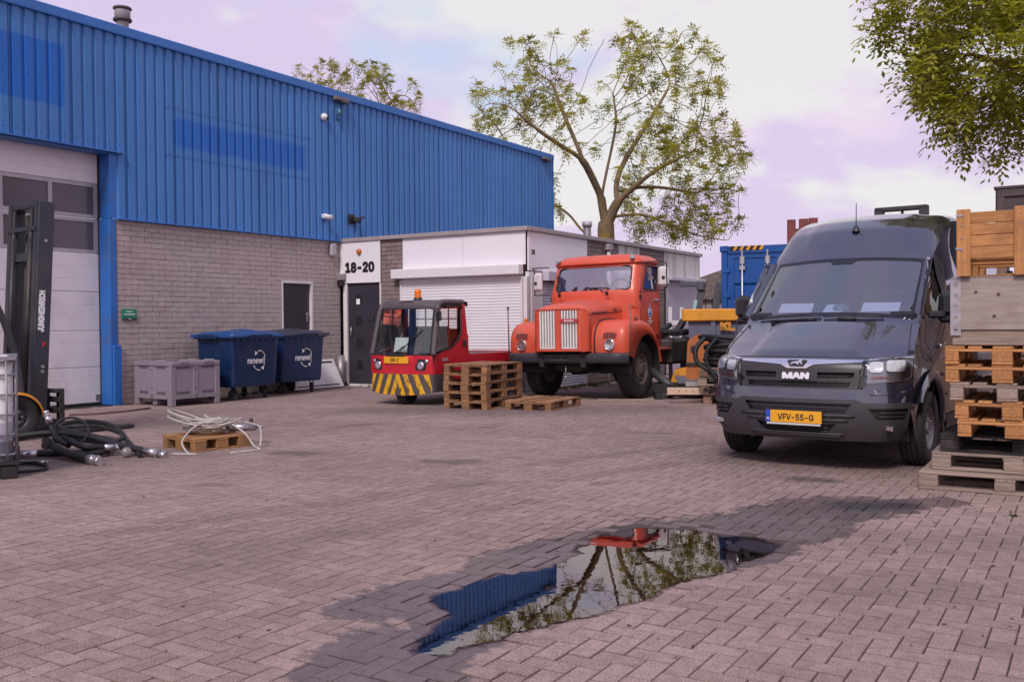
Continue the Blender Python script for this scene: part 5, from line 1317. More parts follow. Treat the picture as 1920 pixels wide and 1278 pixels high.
# ------------------------------------------------------------------ grey box pallet, waste bins, leaning board
GPL = M('grey_plastic', (.245, .20, .245), .5, var=.07, vs=2, dirt=(.15, .12, .12), damt=.3)
gb = thing('box_pallet', 'grey plastic box pallet on legs standing before the brick wall', 'bin', (0, 0, 0), 0)
p_c = G(322, 763); a_b = -BA - .07; d1 = Vector((math.cos(a_b), math.sin(a_b), 0)); d2 = Vector((-math.sin(a_b), math.cos(a_b), 0))
gb.location = p_c - d1 * .55 + d2 * .5; gb.rotation_euler = (0, 0, a_b)
BW, BD, BH = 1.06, 1.0, .76
b = MB()
for sx in (-1, 1):
    for sy in (-1, 1):
        b.box((sx * (BW / 2 - .05), sy * (BD / 2 - .05), BH / 2), (.11, .11, BH), bev=.015)
for sx in (-1, 1): b.box((sx * BW / 2 * .96, 0, .42), (.03, BD * .9, .52)); b.box((sx * (BW / 2 - .025), 0, .43), (.06, .11, .58), bev=.01); b.box((sx * (BW / 2 - .025), 0, .16), (.06, BD - .15, .07)); b.box((sx * (BW / 2 - .02), 0, .72), (.075, BD - .02, .07), bev=.01)
for sy in (-1, 1): b.box((0, sy * BD / 2 * .96, .42), (BW * .9, .03, .52)); b.box((0, sy * (BD / 2 - .025), .43), (.11, .06, .58), bev=.01); b.box((0, sy * (BD / 2 - .025), .16), (BW - .15, .06, .07)); b.box((0, sy * (BD / 2 - .02), .72), (BW - .02, .075, .07), bev=.01)
b.box((0, 0, .18), (BW * .9, BD * .9, .03)); b.box((0, 0, .07), (.12, BD - .1, .1)); b.build('box', GPL, gb)
for sx in (-1, 1):
    for h in (-1, 1): b = MB(); b.box((sx * (BW / 2 + .004), 0 + h * .25, .745), (.05, .2, .05), bev=.01); b.build('rim_lug', GPL, gb)
for sy in (-1, 1):
    for h in (-1, 1): b = MB(); b.box((h * .25, sy * (BD / 2 - .01), .76), (.24, .06, .04), bev=.01); b.build('rim_lug', GPL, gb)
b = MB()
for s in (-1, 1):
    for h in (-1, 1):
        for k in range(7):
            for z, hh in ((.225, .05), (.655, .04)):
                t = h * .25 + (k - 3) * .036
                b.box((t, s * (BD / 2 * .96 + .016), z), (.016, .004, hh)); b.box((s * (BW / 2 * .96 + .016), t, z), (.004, .016, hh))
    for z in (.14, .30, .62): b.cyl((0, s * (BD / 2 + .005), z), (0, s * (BD / 2 + .008), z), .012, n=8); b.cyl((s * (BW / 2 + .005), 0, z), (s * (BW / 2 + .008), 0, z), .012, n=8)
b.build('vent_slots', BLACK, gb)
BINB = M('bin_blue', (.003, .021, .078), .42, var=.08, vs=2, dirt=(.05, .055, .085), damt=.25); LIDB = M('bin_lid_blue', (.006, .055, .20), .4, var=.06); LIDD = M('bin_lid_dark', (.035, .033, .055), .45, var=.06)
def waste_bin(label, at, lid, rz):
    t = thing('waste_bin', label, 'waste bin', at, rz, 'blue waste bins against the brick wall')
    # local: x along the front, y to the back
    t.scale = (.92, 1, 1.03)
    b = MB(); rows = []
    for z, w_, d in ((.24, 1.13, .84), (.30, 1.16, .87), (1.10, 1.24, .97), (1.14, 1.26, .99)): rows.append([(x, y, z) for x, y in rrect(-w_ / 2, -d / 2, w_ / 2, d / 2, .07, 3)])
    b.grid(rows, closed=True, smooth=False); b.add(rows[0], [tuple(range(len(rows[0])))]); b.build('body', BINB, t)
    b = MB(); b.grid([[(x, y, z) for x, y in rrect(-w_ / 2, -d / 2, w_ / 2, d / 2, .05, 3)] for z, w_, d in ((1.09, 1.26, 1.01), (1.09, 1.32, 1.07), (1.17, 1.32, 1.07), (1.17, 1.2, .96))], closed=True, smooth=False); b.build('rim', BINB, t)
    b = MB()
    for k in range(7): 
        x = (k - 3) * .17; b.add([(x - .085, -.505, 1.09), (x + .085, -.505, 1.09), (x, -.492, 1.03)], [(0, 1, 2)])
    b.build('rim_teeth', LIDB, t)
    b = MB(); b.smooth = True; rows = []
    for i in range(13):
        y = -.56 + 1.12 * i / 12; row = []
        for k in range(13):
            x = -.69 + 1.38 * k / 12; e = 1 - abs(x / .69) ** 6
            z = 1.175 + .065 * math.sin(PI * min(1, max(0, (y + .56) / 1.12)) ** .8) * e + (.03 * max(0, math.cos(x * 9)) * (1 if -.4 < y < .45 else 0)) * e
            row.append((x, y, z))
        rows.append(row)
    b.grid(rows); b.grid([rows[0], [(x, y, z - .05) for x, y, z in rows[0]]]); b.grid([[r[0] for r in rows], [(r[0][0], r[0][1], 1.12) for r in rows]]); b.grid([[r[-1] for r in rows], [(r[-1][0], r[-1][1], 1.12) for r in rows]]); b.build('lid', lid, t)
    for sx in (-1, 1): b = MB(); b.box((sx * .70, .1, 1.13), (.06, .5, .09), bev=.02); b.build('lift_trunnion', BINB, t)
    b = MB(); b.tube([(-.3, -.58, 1.12), (-.3, -.60, 1.16), (.3, -.60, 1.16), (.3, -.58, 1.12)], .016, 6); b.build('push_bar', BINB, t)
    b = MB()
    for sx in (-1, 1): b.add([(sx * (.60), y, z) for y, z in rpoly([(-.17, 1.08), (.17, 1.08), (.1, .82), (-.1, .82)], .06)], [tuple(range(20))])
    b.build('side_recess', BLACK, t)
    lg = link('logo', None, t, (.0, -.468, .70), (math.radians(3.9), 0, 0))
    text('renewi', .205, WHITEP, lg, 'logo_letters', (-.02, -.006, .0), (1, 0, 0), (0, 0, 1), .002, .003, .95)
    b = MB()
    for s0, s1 in ((-.95, .55 * PI), (PI - .85, PI + .5 * PI)):
        A = np.linspace(s0 + .35, s1 + .15, 16); b.tube([(.075 + .165 * math.cos(a), -.010, .0 + .175 * math.sin(a)) for a in A if not (abs(.175 * math.sin(a)) < .085)], .009, 5)
    for cx_, cz, s in ((-.02, .135, 1), (.17, -.135, -1)): b.add([(cx_ - .03 * s, -.012, cz + .04 * s), (cx_ - .03 * s, -.012, cz - .045 * s), (cx_ + .05 * s, -.012, cz)], [(0, 1, 2)])
    b.build('logo_arrows', WHITEP, lg)
    for x, y in ((-.42, -.28), (.42, -.28), (-.42, .28), (.42, .28)):
        w_ = link('castor', None, t, (x, y, 0), (0, 0, x * 2 + y))
        b = MB(); b.cyl((0, -.025, .1), (0, .025, .1), .098, n=20); b.build('wheel', RUBBER, w_); b = MB(); b.box((0, -.035, .17), (.07, .01, .2)); b.box((0, .035, .17), (.07, .01, .2)); b.box((0, 0, .255), (.12, .1, .02)); b.build('fork', DARKMETAL, w_)
    return t
# the first bin's front face runs from (425,745) to (512,742)
waste_bin('blue wheeled waste bin with a bright blue lid, nearest the grey box pallet', G(435, 751) + UU * .42 - VV * .28, LIDB, PI / 2 - BA)
waste_bin('blue wheeled waste bin with a dark lid, in front of the dark service door', G(530, 739.5) + UU * .42 - VV * .28, LIDD, PI / 2 - BA - .06)
lb = thing('leaning_board', 'white sheet-metal panel leaning against the brick wall beside the waste bins', 'panel', B2W(.22, -1.15, 0), 0)
lb.rotation_euler = (0, 0, -BA); 
b = MB(); b.prism([(-.75, .02), (.78, .02), (.62, .62), (-.75, .62)], lambda a, c, d: (.16 - c * .28 + d, a, c), 0, .025); b.build('board', WHITE, lb)
b = MB(); b.box((.16 - .56 * .28 + .03, 0, .56), (.01, 1.1, .03)); b.box((.16 - .07 * .28 + .03, 0, .075), (.01, 1.3, .02)); b.build('board_slots', BLACK, lb)
bo = thing('downpipe_guard', 'grey metal downpipe guard standing in the corner beside the annex door', 'pipe guard', B2W(.16, -.20, 0), -BA)
b = MB(); b.cyl((0, 0, 0), (0, 0, .66), .085, n=16); b.cyl((0, 0, .66), (0, 0, .69), .085, .05, n=16); b.build('guard', M('zinc', (.33, .29, .31), .45, .5, var=.12, dirt=(.2, .15, .14)), bo)

# ------------------------------------------------------------------ fittings on the walls and roofs
def wallbox(name, label, cat, v, u, z): return thing(name, label, cat, B2W(v, u, z), -BA)
sgn = wallbox('sign', 'small green information sign with white lettering on the grey brick wall', 'sign', .0, -5.52, 1.575)
b = MB(); b.box((.012, 0, 0), (.016, .30, .2), bev=.003); b.build('sign_plate', M('sign_green', (.012, .22, .13), .45), sgn)
b = MB(); b.box((.0215, 0, -.075), (.002, .296, .045)); b.build('sign_band', M('sign_dark', (.03, .05, .06), .5), sgn)
text('Dit object is', .036, WHITEP, sgn, 'sign_letters', (.022, 0, .055), (0, 1, 0), (0, 0, 1), .001, .001); text('camerabewaakt', .042, WHITEP, sgn, 'sign_letters', (.022, 0, .008), (0, 1, 0), (0, 0, 1), .001, .0015); text('beveiliging', .02, WHITEP, sgn, 'sign_letters', (.024, 0, -.075), (0, 1, 0), (0, 0, 1), .001, .0005)
CAMW = M('camera_white', (.7, .67, .69), .35, var=.03)
t = wallbox('security_camera', 'white dome security camera high on the blue cladding, below the roof edge', 'camera', .035, -.53, 5.93)
b = MB(); b.lathe([(.085, 0), (.085, .03), (.07, .06), (.03, .10), (0, .11)], (0, 0, 0), (1, 0, 0), 18); b.build('housing', CAMW, t); b = MB(); b.lathe([(.05, 0), (.045, .03), (.02, .045), (0, .05)], (.075, .03, -.01), (.8, .5, -.2), 14); b.build('lens', BLACK, t)
t = wallbox('security_camera', 'white bullet security camera low on the blue cladding, above the brick wall', 'camera', .035, -.58, 3.75)
b = MB(); b.cyl((0, 0, 0), (.05, 0, 0), .06, n=14); b.cyl((.06, -.06, .0), (.13, .14, -.02), .055, n=14); b.box((.06, 0, 0), (.08, .05, .05)); b.build('housing', CAMW, t); b = MB(); b.cyl((.13, .14, -.02), (.133, .15, -.021), .045, n=14); b.build('lens', BLACK, t)
t = wallbox('floodlight', 'black floodlight on a square plate on the blue cladding', 'floodlight', .035, .36, 3.77)
b = MB(); b.box((.02, -.03, 0), (.04, .2, .22), bev=.01); b.build('base_plate', BLACK, t); b = MB(); b.box((.12, .05, -.02), (.16, .16, .12), (0, .3, .4), bev=.02); b.box((.2, .14, .04), (.1, .05, .04), (0, .2, .6)); b.build('lamp_head', BLACK, t)
t = wallbox('alarm_box', 'pale grey alarm siren box at the top of the brick wall by the annex', 'alarm box', .0, -.30, 3.03)
b = MB(); b.box((.05, 0, 0), (.1, .19, .3), bev=.04); b.build('cover', M('alarm_grey', (.42, .37, .40), .45), t)
t = wallbox('lamp_bracket', 'small green glass lamp hanging high on the blue cladding', 'lamp', .035, -.1, 6.05)
b = MB(); b.lathe([(0, 0), (.03, .01), (.04, .05), (.035, .1), (.02, .13)], (.07, 0, 0), (0, 0, 1), 12); b.build('glass', M('lamp_green', (.06, .26, .22), .2), t); b = MB(); b.box((.03, 0, -.05), (.08, .06, .14), bev=.01); b.build('bracket', M('lamp_bracket', (.02, .07, .15), .5), t)
for uu, lab in ((-.05, 'grey roof drain spout under the roof edge above the annex corner'), (9.25, 'grey roof drain spout under the roof edge at the far corner')):
    t = wallbox('drain_spout', lab, 'drain spout', .05, uu, 6.40); b = MB(); b.box((.06, 0, 0), (.14, .42, .08), bev=.01); b.box((.06, .1, -.04), (.12, .24, .05)); b.build('spout', M('spout_grey', (.16, .13, .14), .6), t)
t = thing('floodlight', 'small grey floodlight at the brick corner left of the 18-20 door', 'floodlight', B2W(.06, .0, 2.36), -BA)
b = MB(); b.box((.0, -.08, .08), (.28, .12, .13), (.25, 0, 0), bev=.01); b.build('lamp_head', M('flood_grey', (.30, .26, .27), .4), t); b = MB(); b.box((-.02, -.05, -.07), (.2, .12, .12), bev=.02); b.cyl((.06, -.10, -.09), (.06, -.16, -.1), .035); b.build('sensor', BLACK, t)
t = thing('signal_lamp', 'round orange signal lamp on the white panel above number 18-20', 'lamp', B2W(.59, -.032, 2.985), -BA)
b = MB(); b.lathe([(.065, 0), (.065, .03), (.05, .055), (0, .065)], (0, 0, 0), (0, -1, 0), 18); b.build('lens', M('lens_orange', (.60, .15, .02), .3), t)
t = thing('roof_flue', 'grey double-collared flue on the roof of the blue warehouse', 'flue', B2W(-.8, -4.97, 6.45), 0)
FLU = M('flue_grey', (.42, .38, .40), .5, .3); b = MB(); b.lathe([(.11, 0), (.11, .58), (.14, .60), (.14, .78)], (0, 0, 0), (0, 0, 1), 20); b.build('pipe', FLU, t)
b = MB(); b.lathe([(.11, .53), (.16, .545), (.17, .57), (.16, .595), (.14, .61)], (0, 0, 0), (0, 0, 1), 22); b.lathe([(.14, .74), (.155, .755), (.17, .775), (.155, .80), (0, .81)], (0, 0, 0), (0, 0, 1), 22); b.build('collar', M('flue_dark', (.075, .06, .065), .6), t)
q = ray(1101, 437); t_ = 27.0 / q.y; fl = thing('roof_flue', 'slim grey flue pipe rising behind the annex roof edge', 'flue', (q.x * t_, 27.0, 0), 0); fl.location.z = 3.2
b = MB(); b.cyl((0, 0, -.1), (0, 0, 1.0), .11, n=14); b.build('pipe', M('flue_mid', (.20, .175, .19), .5, .3), fl); b = MB(); b.cyl((0, 0, .88), (0, 0, 1.02), .14, n=14); b.build('collar', FLU, fl)
# ------------------------------------------------------------------ forklift at the left edge
FKG = M('forklift_grey', (.045, .045, .058), .45, .2, var=.1, vs=3, dirt=(.12, .10, .10), damt=.3)
FKY = M('forklift_yellow', (.60, .22, .01), .45, var=.08, dirt=(.2, .1, .04), damt=.3)
fk = veh('forklift', 'dark grey and yellow forklift truck with a tall raked mast, cut by the left edge', 'forklift', -6.42, 11.75, math.atan2(-.6, -.8))
MT = Matrix.Rotation(math.radians(3.2), 3, 'Y')                 # mast raked forwards
def mp_(x, y, z): return MT @ Vector((x, y, z)) + Vector((.36, 0, .1))
b = MB()
for sy in (-1, 1):
    b.box(mp_(0, sy * .37, 1.42), (.20, .045, 2.85), MT, bev=.01); b.box(mp_(-.09, sy * .33, 1.42), (.035, .09, 2.85), MT); b.box(mp_(.02, sy * .27, 1.30), (.13, .05, 2.6), MT)
b.box(mp_(0, 0, 2.80), (.20, .78, .09), MT, bev=.015); b.box(mp_(-.05, 0, 2.15), (.08, .74, .12), MT, bev=.01); b.box(mp_(.05, 0, .1), (.16, .74, .14), MT); b.box(mp_(-.1, 0, 2.5), (.05, .7, .06), MT)
b.build('mast', FKG, fk)
b = MB()
for sy in (-1, 1): b.cyl(mp_(-.10, sy * .22, .2), mp_(-.10, sy * .22, 2.4), .04, n=10); b.cyl(mp_(-.1, sy * .22, 1.2), mp_(-.1, sy * .22, 2.75), .028, n=8)
b.build('lift_cylinder', DARKMETAL, fk)
b = MB()
for sy in (-.08, .08): b.tube([mp_(.0, sy, .4), mp_(.0, sy, 2.7)], .018, 5)
b.build('lift_chain', M('chain', (.07, .05, .04), .6, .5), fk)
text('JUNGHEINRICH', .13, WHITEP, fk, 'mast_letters', mp_(-.02, -.396, 1.47), MT @ Vector((0, 0, 1)), MT @ Vector((-1, 0, 0)), .001, .007, .72)
b = MB(); b.box(mp_(.02, -.394, 1.06), (.035, .002, .05), MT); b.build('mast_mark', M('mark_red', (.5, .02, .03), .5), fk)
b = MB()
for z in (.72, .78): b.cyl(mp_(.02, -.39, z), mp_(.02, -.40, z), .022, n=10)
b.cyl(mp_(.0, -.39, 2.35), mp_(.0, -.40, 2.35), .02, n=8); b.build('mast_bolts', STEEL, fk)
cg = link('carriage', None, fk)
b = MB()
for z in (.18, .32, .46): b.box((.58, 0, z), (.05, 1.05, .07), bev=.008)
for sy in (-.50, -.15, .15, .50): b.box((.60, sy, .32), (.06, .05, .46), bev=.01)
b.box((.56, 0, .57), (.09, 1.05, .05), bev=.01); b.build('carriage_plate', DARKMETAL, cg)
for sy in (-.36, .36):
    b = MB(); b.box((.66, sy, .30), (.05, .12, .58), bev=.006); b.box((1.15, sy, .035), (1.0, .12, .045), bev=.01); b.build('fork', DARKMETAL, cg)
b = MB(); b.box((-1.0, 0, .55), (1.6, 1.0, .5), bev=.08); b.box((-1.75, 0, .75), (.7, 1.08, .75), bev=.14); b.build('body', FKG, fk)
b = MB(); b.smooth = True
for sy in (-1, 1):
    rows = [[(r_ * math.cos(a), sy * y, .26 + r_ * math.sin(a)) for a in np.linspace(.1, 2.6, 12)] for y, r_ in ((.34, .33), (.62, .33), (.63, .30))]
    b.grid(rows)
b.build('wheel_fender', FKY, fk)
b = MB()
for sy in (-1, 1): b.tube(catmull([(.12, sy * .48, .5), (.05, sy * .49, 1.0), (-.15, sy * .49, 1.6), (-.45, sy * .49, 2.05), (-1.2, sy * .49, 2.1), (-1.6, sy * .48, 1.6), (-1.7, sy * .48, 1.0)], 4), .04, 7)
for k in range(6): b.box((-.45 - .15 * k, 0, 2.1), (.04, .98, .05))
b.build('overhead_guard', FKG, fk)
b = MB(); b.box((-.9, 0, .95), (.5, .5, .15), bev=.05); b.box((-1.15, 0, 1.25), (.14, .5, .55), (0, -.15, 0), bev=.05); b.tube([(-.25, 0, 1.3), (0, 0, .8)], .03); b.tube([(-.3 + .05 * math.sin(a), .16 * math.cos(a), 1.32 + .14 * math.sin(a)) for a in np.linspace(0, 2 * PI, 17)[:-1]], .015, 5, True); b.build('seat', BLACK, fk)
for x, R_ in ((0, .29), (-1.45, .26)):
    for sy in (-1, 1): wheel(fk, x, sy * .5, R_, .2, .16, sy, M('forklift_rim', (.05, .045, .055), .5, .3), nuts=6)

# ------------------------------------------------------------------ liquid container on a black pallet
ib = thing('liquid_container', 'white plastic liquid container in a grey wire cage at the left edge', 'liquid container', (0, 0, 0), math.radians(27))
q = G(36, 897); ib.location = q + Matrix.Rotation(math.radians(27), 3, 'Z') @ Vector((-.53, .61, 0))
b = MB(); rows = [[(x, y, z) for x, y in rrect(-.48, -.56, .48, .56, .1, 3)] for z in (.16, 1.04)]; rows += [[(x * .9, y * .9, 1.10) for x, y in rrect(-.48, -.56, .48, .56, .1, 3)]]
b.grid(rows, closed=True); b.add(rows[-1], [tuple(range(len(rows[-1])))])
m, t, p = new_tree('tank_plastic'); pos = node(t, 'ShaderNodeNewGeometry').outputs['Position']; z = node(t, 'ShaderNodeSeparateXYZ'); t.links.new(pos, z.inputs[0])
c = mix(t, rng(t, z.outputs['Z'], .50, .52), (.36, .35, .42), (.68, .66, .67)); c = mix(t, rng(t, z.outputs['Z'], .33, .35), (.11, .10, .13), c); t.links.new(c, p.inputs['Base Color']); p.inputs['Roughness'].default_value = .4
b.build('tank', m, ib)
b = MB()
for z in (.22, .40, .58, .76, .94, 1.06): b.tube([(x, y, z) for x, y in rrect(-.50, -.58, .50, .58, .06, 2)], .011, 6, True)
for k in range(5):
    for s in (-1, 1): b.tube([(-.44 + .22 * k, s * .592, .16), (-.44 + .22 * k, s * .592, 1.08)], .010, 6); b.tube([(s * .512, -.5 + .25 * k, .16), (s * .512, -.5 + .25 * k, 1.08)], .010, 6)
b.box((0, -.58, 1.09), (1.04, .05, .03)); b.box((0, .58, 1.09), (1.04, .05, .03)); b.box((.5, 0, 1.09), (.05, 1.2, .03)); b.box((-.5, 0, 1.09), (.05, 1.2, .03)); b.build('cage', M('cage_grey', (.28, .26, .28), .45, .5), ib)
b = MB()
for x in (-.45, 0, .45):
    for y in (-.53, 0, .53): b.box((x, y, .06), (.14, .14, .12), bev=.01)
b.box((0, 0, .145), (1.06, 1.22, .03)); b.build('base_pallet', BLACK, ib)

# ------------------------------------------------------------------ hoses on the ground
HOSE = M('hose_rubber', (.009, .008, .010), .6, var=.3, vs=12, dirt=(.05, .04, .038), damt=.3)
def hp(px, py, z): p_ = G(px, py); return Vector((p_.x, p_.y, z))
def Z7(x, y): return (x / 4.174, 680 + y / 4.174)
def hose(name, label, pts, r, ends=(0, 0), cat='hose', mat=HOSE, group='black hydraulic hoses in a heap'):
    """pts: (zoomed x, zoomed y of the ground under the hose, height)"""
    P = [hp(*Z7(x, y), z) for x, y, z in pts]; root = thing(name, label, cat, P[0], 0, group); P = [p_ - root.location for p_ in P]
    b = MB(); b.tube(catmull(P, 7), r, 10); b.build('hose_body', mat, root)
    for e, ln in zip((0, -1), ends):
        if not ln: continue
        a = P[e]; d = (P[e] - P[1 if e == 0 else -2]).normalized(); b = MB()
        b.cyl(a - d * .05, a + d * ln * .45, r * 1.12, n=14); b.cyl(a + d * ln * .45, a + d * ln * .6, r * 1.35, n=6, smooth=False); b.cyl(a + d * ln * .6, a + d * ln, r * 1.0, n=14); b.build('coupling', M('coupling_steel', (.52, .49, .51), .3, .85, var=.15, vs=20), root)
    return root
hose('hydraulic_hose', 'long straight black hose pointing its steel coupling at the white coil', [(60, 700, .16), (400, 690, .20), (700, 700, .17), (950, 720, .10), (1165, 735, .055)], .036, (0, .24))
hose('hydraulic_hose', 'black hose looping under the heap, its coupling beside the liquid container', [(255, 750, .05), (420, 745, .05), (620, 745, .05), (800, 735, .05), (850, 690, .05), (700, 640, .05), (450, 640, .05), (350, 680, .05), (400, 735, .12)], .036, (.22, 0))
hose('hydraulic_hose', 'thick black hose ending in a steel coupling at the front of the heap', [(360, 690, .12), (440, 740, .10), (560, 765, .06), (720, 795, .048)], .045, (0, .17))
hose('hydraulic_hose', 'black hose in wide flat loops along the back of the heap', [(380, 640, .13), (520, 600, .15), (750, 600, .16), (920, 640, .15), (960, 670, .13), (900, 690, .12), (700, 660, .14), (520, 640, .17), (480, 600, .19), (700, 580, .20), (900, 620, .18), (1000, 680, .10), (1100, 745, .02)], .026)
hose('hydraulic_hose', 'black hose whose coupling lies beside a loose clear cap', [(500, 700, .16), (650, 745, .12), (780, 735, .10), (850, 728, .09)], .032, (0, .14))
hose('hydraulic_hose', 'black hose standing up at the left of the heap', [(540, 720, .10), (450, 710, .16), (405, 700, .28), (385, 700, .36)], .032, (0, .1))
hose('hydraulic_hose', 'thin black hose forming an upright ring on top of the heap', [(560 + 135 * math.cos(a), 700 - 10 * math.sin(a), .235 + .135 * math.sin(a)) for a in np.linspace(0, 2 * PI * 1.05, 22)], .013)
hose('hydraulic_hose', 'thin black hose curling out from under the liquid container, in front of the heap', [(60, 800, .02), (200, 795, .02), (330, 792, .02)], .014, (0, .06))
hose('hydraulic_hose', 'thin black hose bent into a loop on the ground beside the black container pallet', [(60, 820, .02), (200, 800, .02), (330, 815, .02), (370, 835, .02), (300, 855, .02), (120, 872, .02)], .014)
t = thing('round_disc', 'clear round cap lying beside the heap of black hoses', 'cap', hp(*Z7(990, 740), .055), 0); b = MB(); b.lathe([(0, -.025), (.05, -.025), (.055, 0), (.05, .025), (0, .025)], (0, 0, 0), (.3, -1, .3), 18); b.build('cap_disc', M('cap_grey', (.2, .17, .17), .25), t)
# small pallet with white cable coil
pz = G(365, 848); f1 = (pz - G(284, 834)); f2 = (G(438, 834) - pz); a3 = math.atan2(f1.y, f1.x); print('cable pallet', f1.length, f2.length)
f1 = Vector((math.cos(a3), math.sin(a3), 0)); f2 = Vector((-math.sin(a3), math.cos(a3), 0))
cpos = pz - f1 * .36 + f2 * .34
pallet('small orange-brown pallet under the coil of white cable', cpos, a3 + PI / 2, wood('pallet_tan', (.34, .17, .075), .2), .68, .72)
CABW = M('cable_white', (.44, .39, .36), .5, var=.2, vs=10, dirt=(.2, .16, .15), damt=.4)
co = thing('cable_coil', 'tangled coil of dirty white cable on the small pallet', 'cable coil', cpos + Vector((0, 0, .145)), 0)
cr_ = random.Random(4)
def loops(n, r0, r1, z0, z1, cx=0, cy=0, tilt=.0, ph=0):
    P = []; 
    for k in range(n * 14 + 1):
        a = 2 * PI * k / 14 + ph; r = r0 + (r1 - r0) * (.5 + .5 * math.sin(k * .37)) ; P.append(Vector((cx + r * math.cos(a), cy + r * .8 * math.sin(a), z0 + (z1 - z0) * k / (n * 14) + tilt * math.cos(a) * r)))
    return P
b = MB(); b.tube(catmull(loops(6, .14, .26, .02, .17, .02, 0), 2), .0115, 6)
P = loops(2, .20, .25, .10, .24, -.17, -.02, -.35, 1.0); b.tube(catmull(P, 2), .0115, 6)
for k in range(5): b.tube(catmull(loops(1, cr_.uniform(.16, .26), cr_.uniform(.2, .32), cr_.uniform(.04, .12), cr_.uniform(.10, .22), cr_.uniform(-.08, .1), cr_.uniform(-.06, .08), cr_.uniform(-.3, .3), cr_.uniform(0, 6)), 2), .0105, 6)
b.tube(catmull([(.1, -.1, .16), (-.02, -.3, .12), (-.1, -.5, -.02), (.0, -.62, -.13), (.12, -.70, -.135), (-.15, -.66, -.135)], 6), .011, 6)
b.tube(catmull([(.1, .1, .18), (.32, -.1, .12), (.5, -.2, .02), (.62, -.3, -.10), (.70, -.33, -.135), (.66, -.42, -.135), (.45, -.60, -.137)], 6), .011, 6)
b.tube(catmull([(.3, .1, .14), (.55, .12, .08), (.62, .0, -.02), (.66, -.2, -.12)], 6), .011, 6); b.build('cable', CABW, co)
b = MB(); b.tube(catmull(loops(3, .13, .22, .03, .12, .0, .02, .05, .6), 2), .017, 6); b.build('dark_cable', HOSE, co)
cyd = thing('pneumatic_cylinder', 'silver pneumatic cylinder lying on the right side of the small pallet', 'cylinder', cpos + Vector((.34, .16, .20)), math.radians(12))
b = MB(); b.cyl((-.16, 0, 0), (.18, 0, 0), .045, n=14); b.cyl((.18, 0, 0), (.26, 0, 0), .018, n=8); b.build('barrel', STEEL, cyd); b = MB(); b.cyl((-.1, 0, .03), (-.1, 0, .09), .022, n=8); b.cyl((.12, 0, .03), (.12, 0, .10), .022, n=8); b.build('ports', DARKMETAL, cyd)

# ------------------------------------------------------------------ blue shipping container behind the van
CBL = M('container_blue', (.004, .072, .30), .42, var=.07, vs=1.5, dirt=(.06, .09, .2), damt=.2)
ct = thing('shipping_container', 'blue shipping container with grey lock rods and hazard stripes, behind the van', 'container', (4.27, 19.4, 0), math.radians(-25))
CWd, CHt = 2.44, 2.9
b = MB()
for x in (.06, CWd - .06): b.box((x, .06, CHt / 2), (.12, .12, CHt), bev=.01)
b.box((CWd / 2, .06, CHt - .08), (CWd - .24, .12, .14)); b.box((CWd / 2, .06, .08), (CWd - .24, .12, .14))
for x in (.06, CWd - .06):
    for z in (.06, CHt - .06): b.box((x, .05, z), (.17, .15, .125), bev=.015)
b.build('end_frame', CBL, ct)
b = MB(); n = 24; rows = []
for s, x in ((-1, .05), (1, CWd - .05)):
    pts = []
    for k in range(n): y = .12 + k * .245; pts += [(x, y), (x + s * .0, y + .08), (x - s * .035, y + .12), (x - s * .035, y + .2)]
    b.grid([[(a, c, z) for a, c in pts] for z in (.12, CHt - .1)], smooth=False)
b.box((CWd / 2, 3.05, CHt - .06), (CWd - .06, 5.9, .06)); b.box((CWd / 2, 3.05, .14), (CWd - .06, 5.9, .1)); b.box((CWd / 2, 6.0, CHt / 2), (CWd, .06, CHt)); b.build('container_wall', CBL, ct)
for k in range(2):
    x0 = .125 + k * 1.097; b = MB()
    prof = [(.05, .16), (.05, .9), (.085, .95), (.085, 1.55), (.05, 1.6), (.05, 1.75), (.085, 1.8), (.085, 2.1), (.05, 2.15), (.05, 2.74)]
    b.grid([[(x, y, z) for y, z in prof] for x in (x0 + .12, x0 + .97)], smooth=False)
    b.box((x0 + .06, .06, 1.45), (.12, .06, 2.6)); b.box((x0 + 1.03, .06, 1.45), (.12, .06, 2.6)); b.box((x0 + .545, .06, 2.70), (.85, .06, .1)); b.box((x0 + .545, .06, .2), (.85, .06, .1)); b.box((x0 + .545, .10, 1.45), (1.0, .02, 2.5))
    dr = b.build('container_door', CBL, ct)
    for x in (x0 + .30, x0 + .80):
        b = MB(); b.cyl((x, -.005, .1), (x, -.005, CHt - .1), .022, n=8)
        for z in (.3, 1.2, 2.45): b.box((x, .0, z), (.12, .05, .09), bev=.008)
        b.box((x, .0, 2.6), (.1, .05, .16), bev=.01); b.build('lock_rod', STEEL, dr)
    b = MB()
    for z in (.5, 1.0, 1.9, 2.4): b.box((x0 - .02 if k == 0 else x0 + 1.1, .015, z), (.16, .05, .1), bev=.01)
    b.build('hinge', CBL, dr)
b = MB(); b.cyl((.93, .018, 1.98), (.93, .008, 1.98), .13, n=24); st = b.build('round_sticker', M('sticker_white', (.72, .70, .72), .5), ct)
b = MB()
for k in range(14):
    a = 2 * PI * k / 14; b.box((.93 + .055 * math.cos(a), .005, 1.98 + .07 * math.sin(a)), (.02, .003, .028), (0, -a, 0))
b.build('sticker_print', M('sticker_red', (.18, .05, .07), .5), st)
HZ = M('hazard_band_yellow', (.70, .33, .02), .5)
b = MB(); b.box((.50, -.004, CHt - .055), (.66, .006, .09)); hz = b.build('hazard_band', BLACKP, ct)
for k in range(5):
    b = MB(); x = .24 + k * .13; b.add([(x, -.0085, CHt - .098), (x + .055, -.0085, CHt - .098), (x + .10, -.0085, CHt - .012), (x + .045, -.0085, CHt - .012)], [(0, 1, 2, 3)]); b.build('hazard_stripe', HZ, hz)
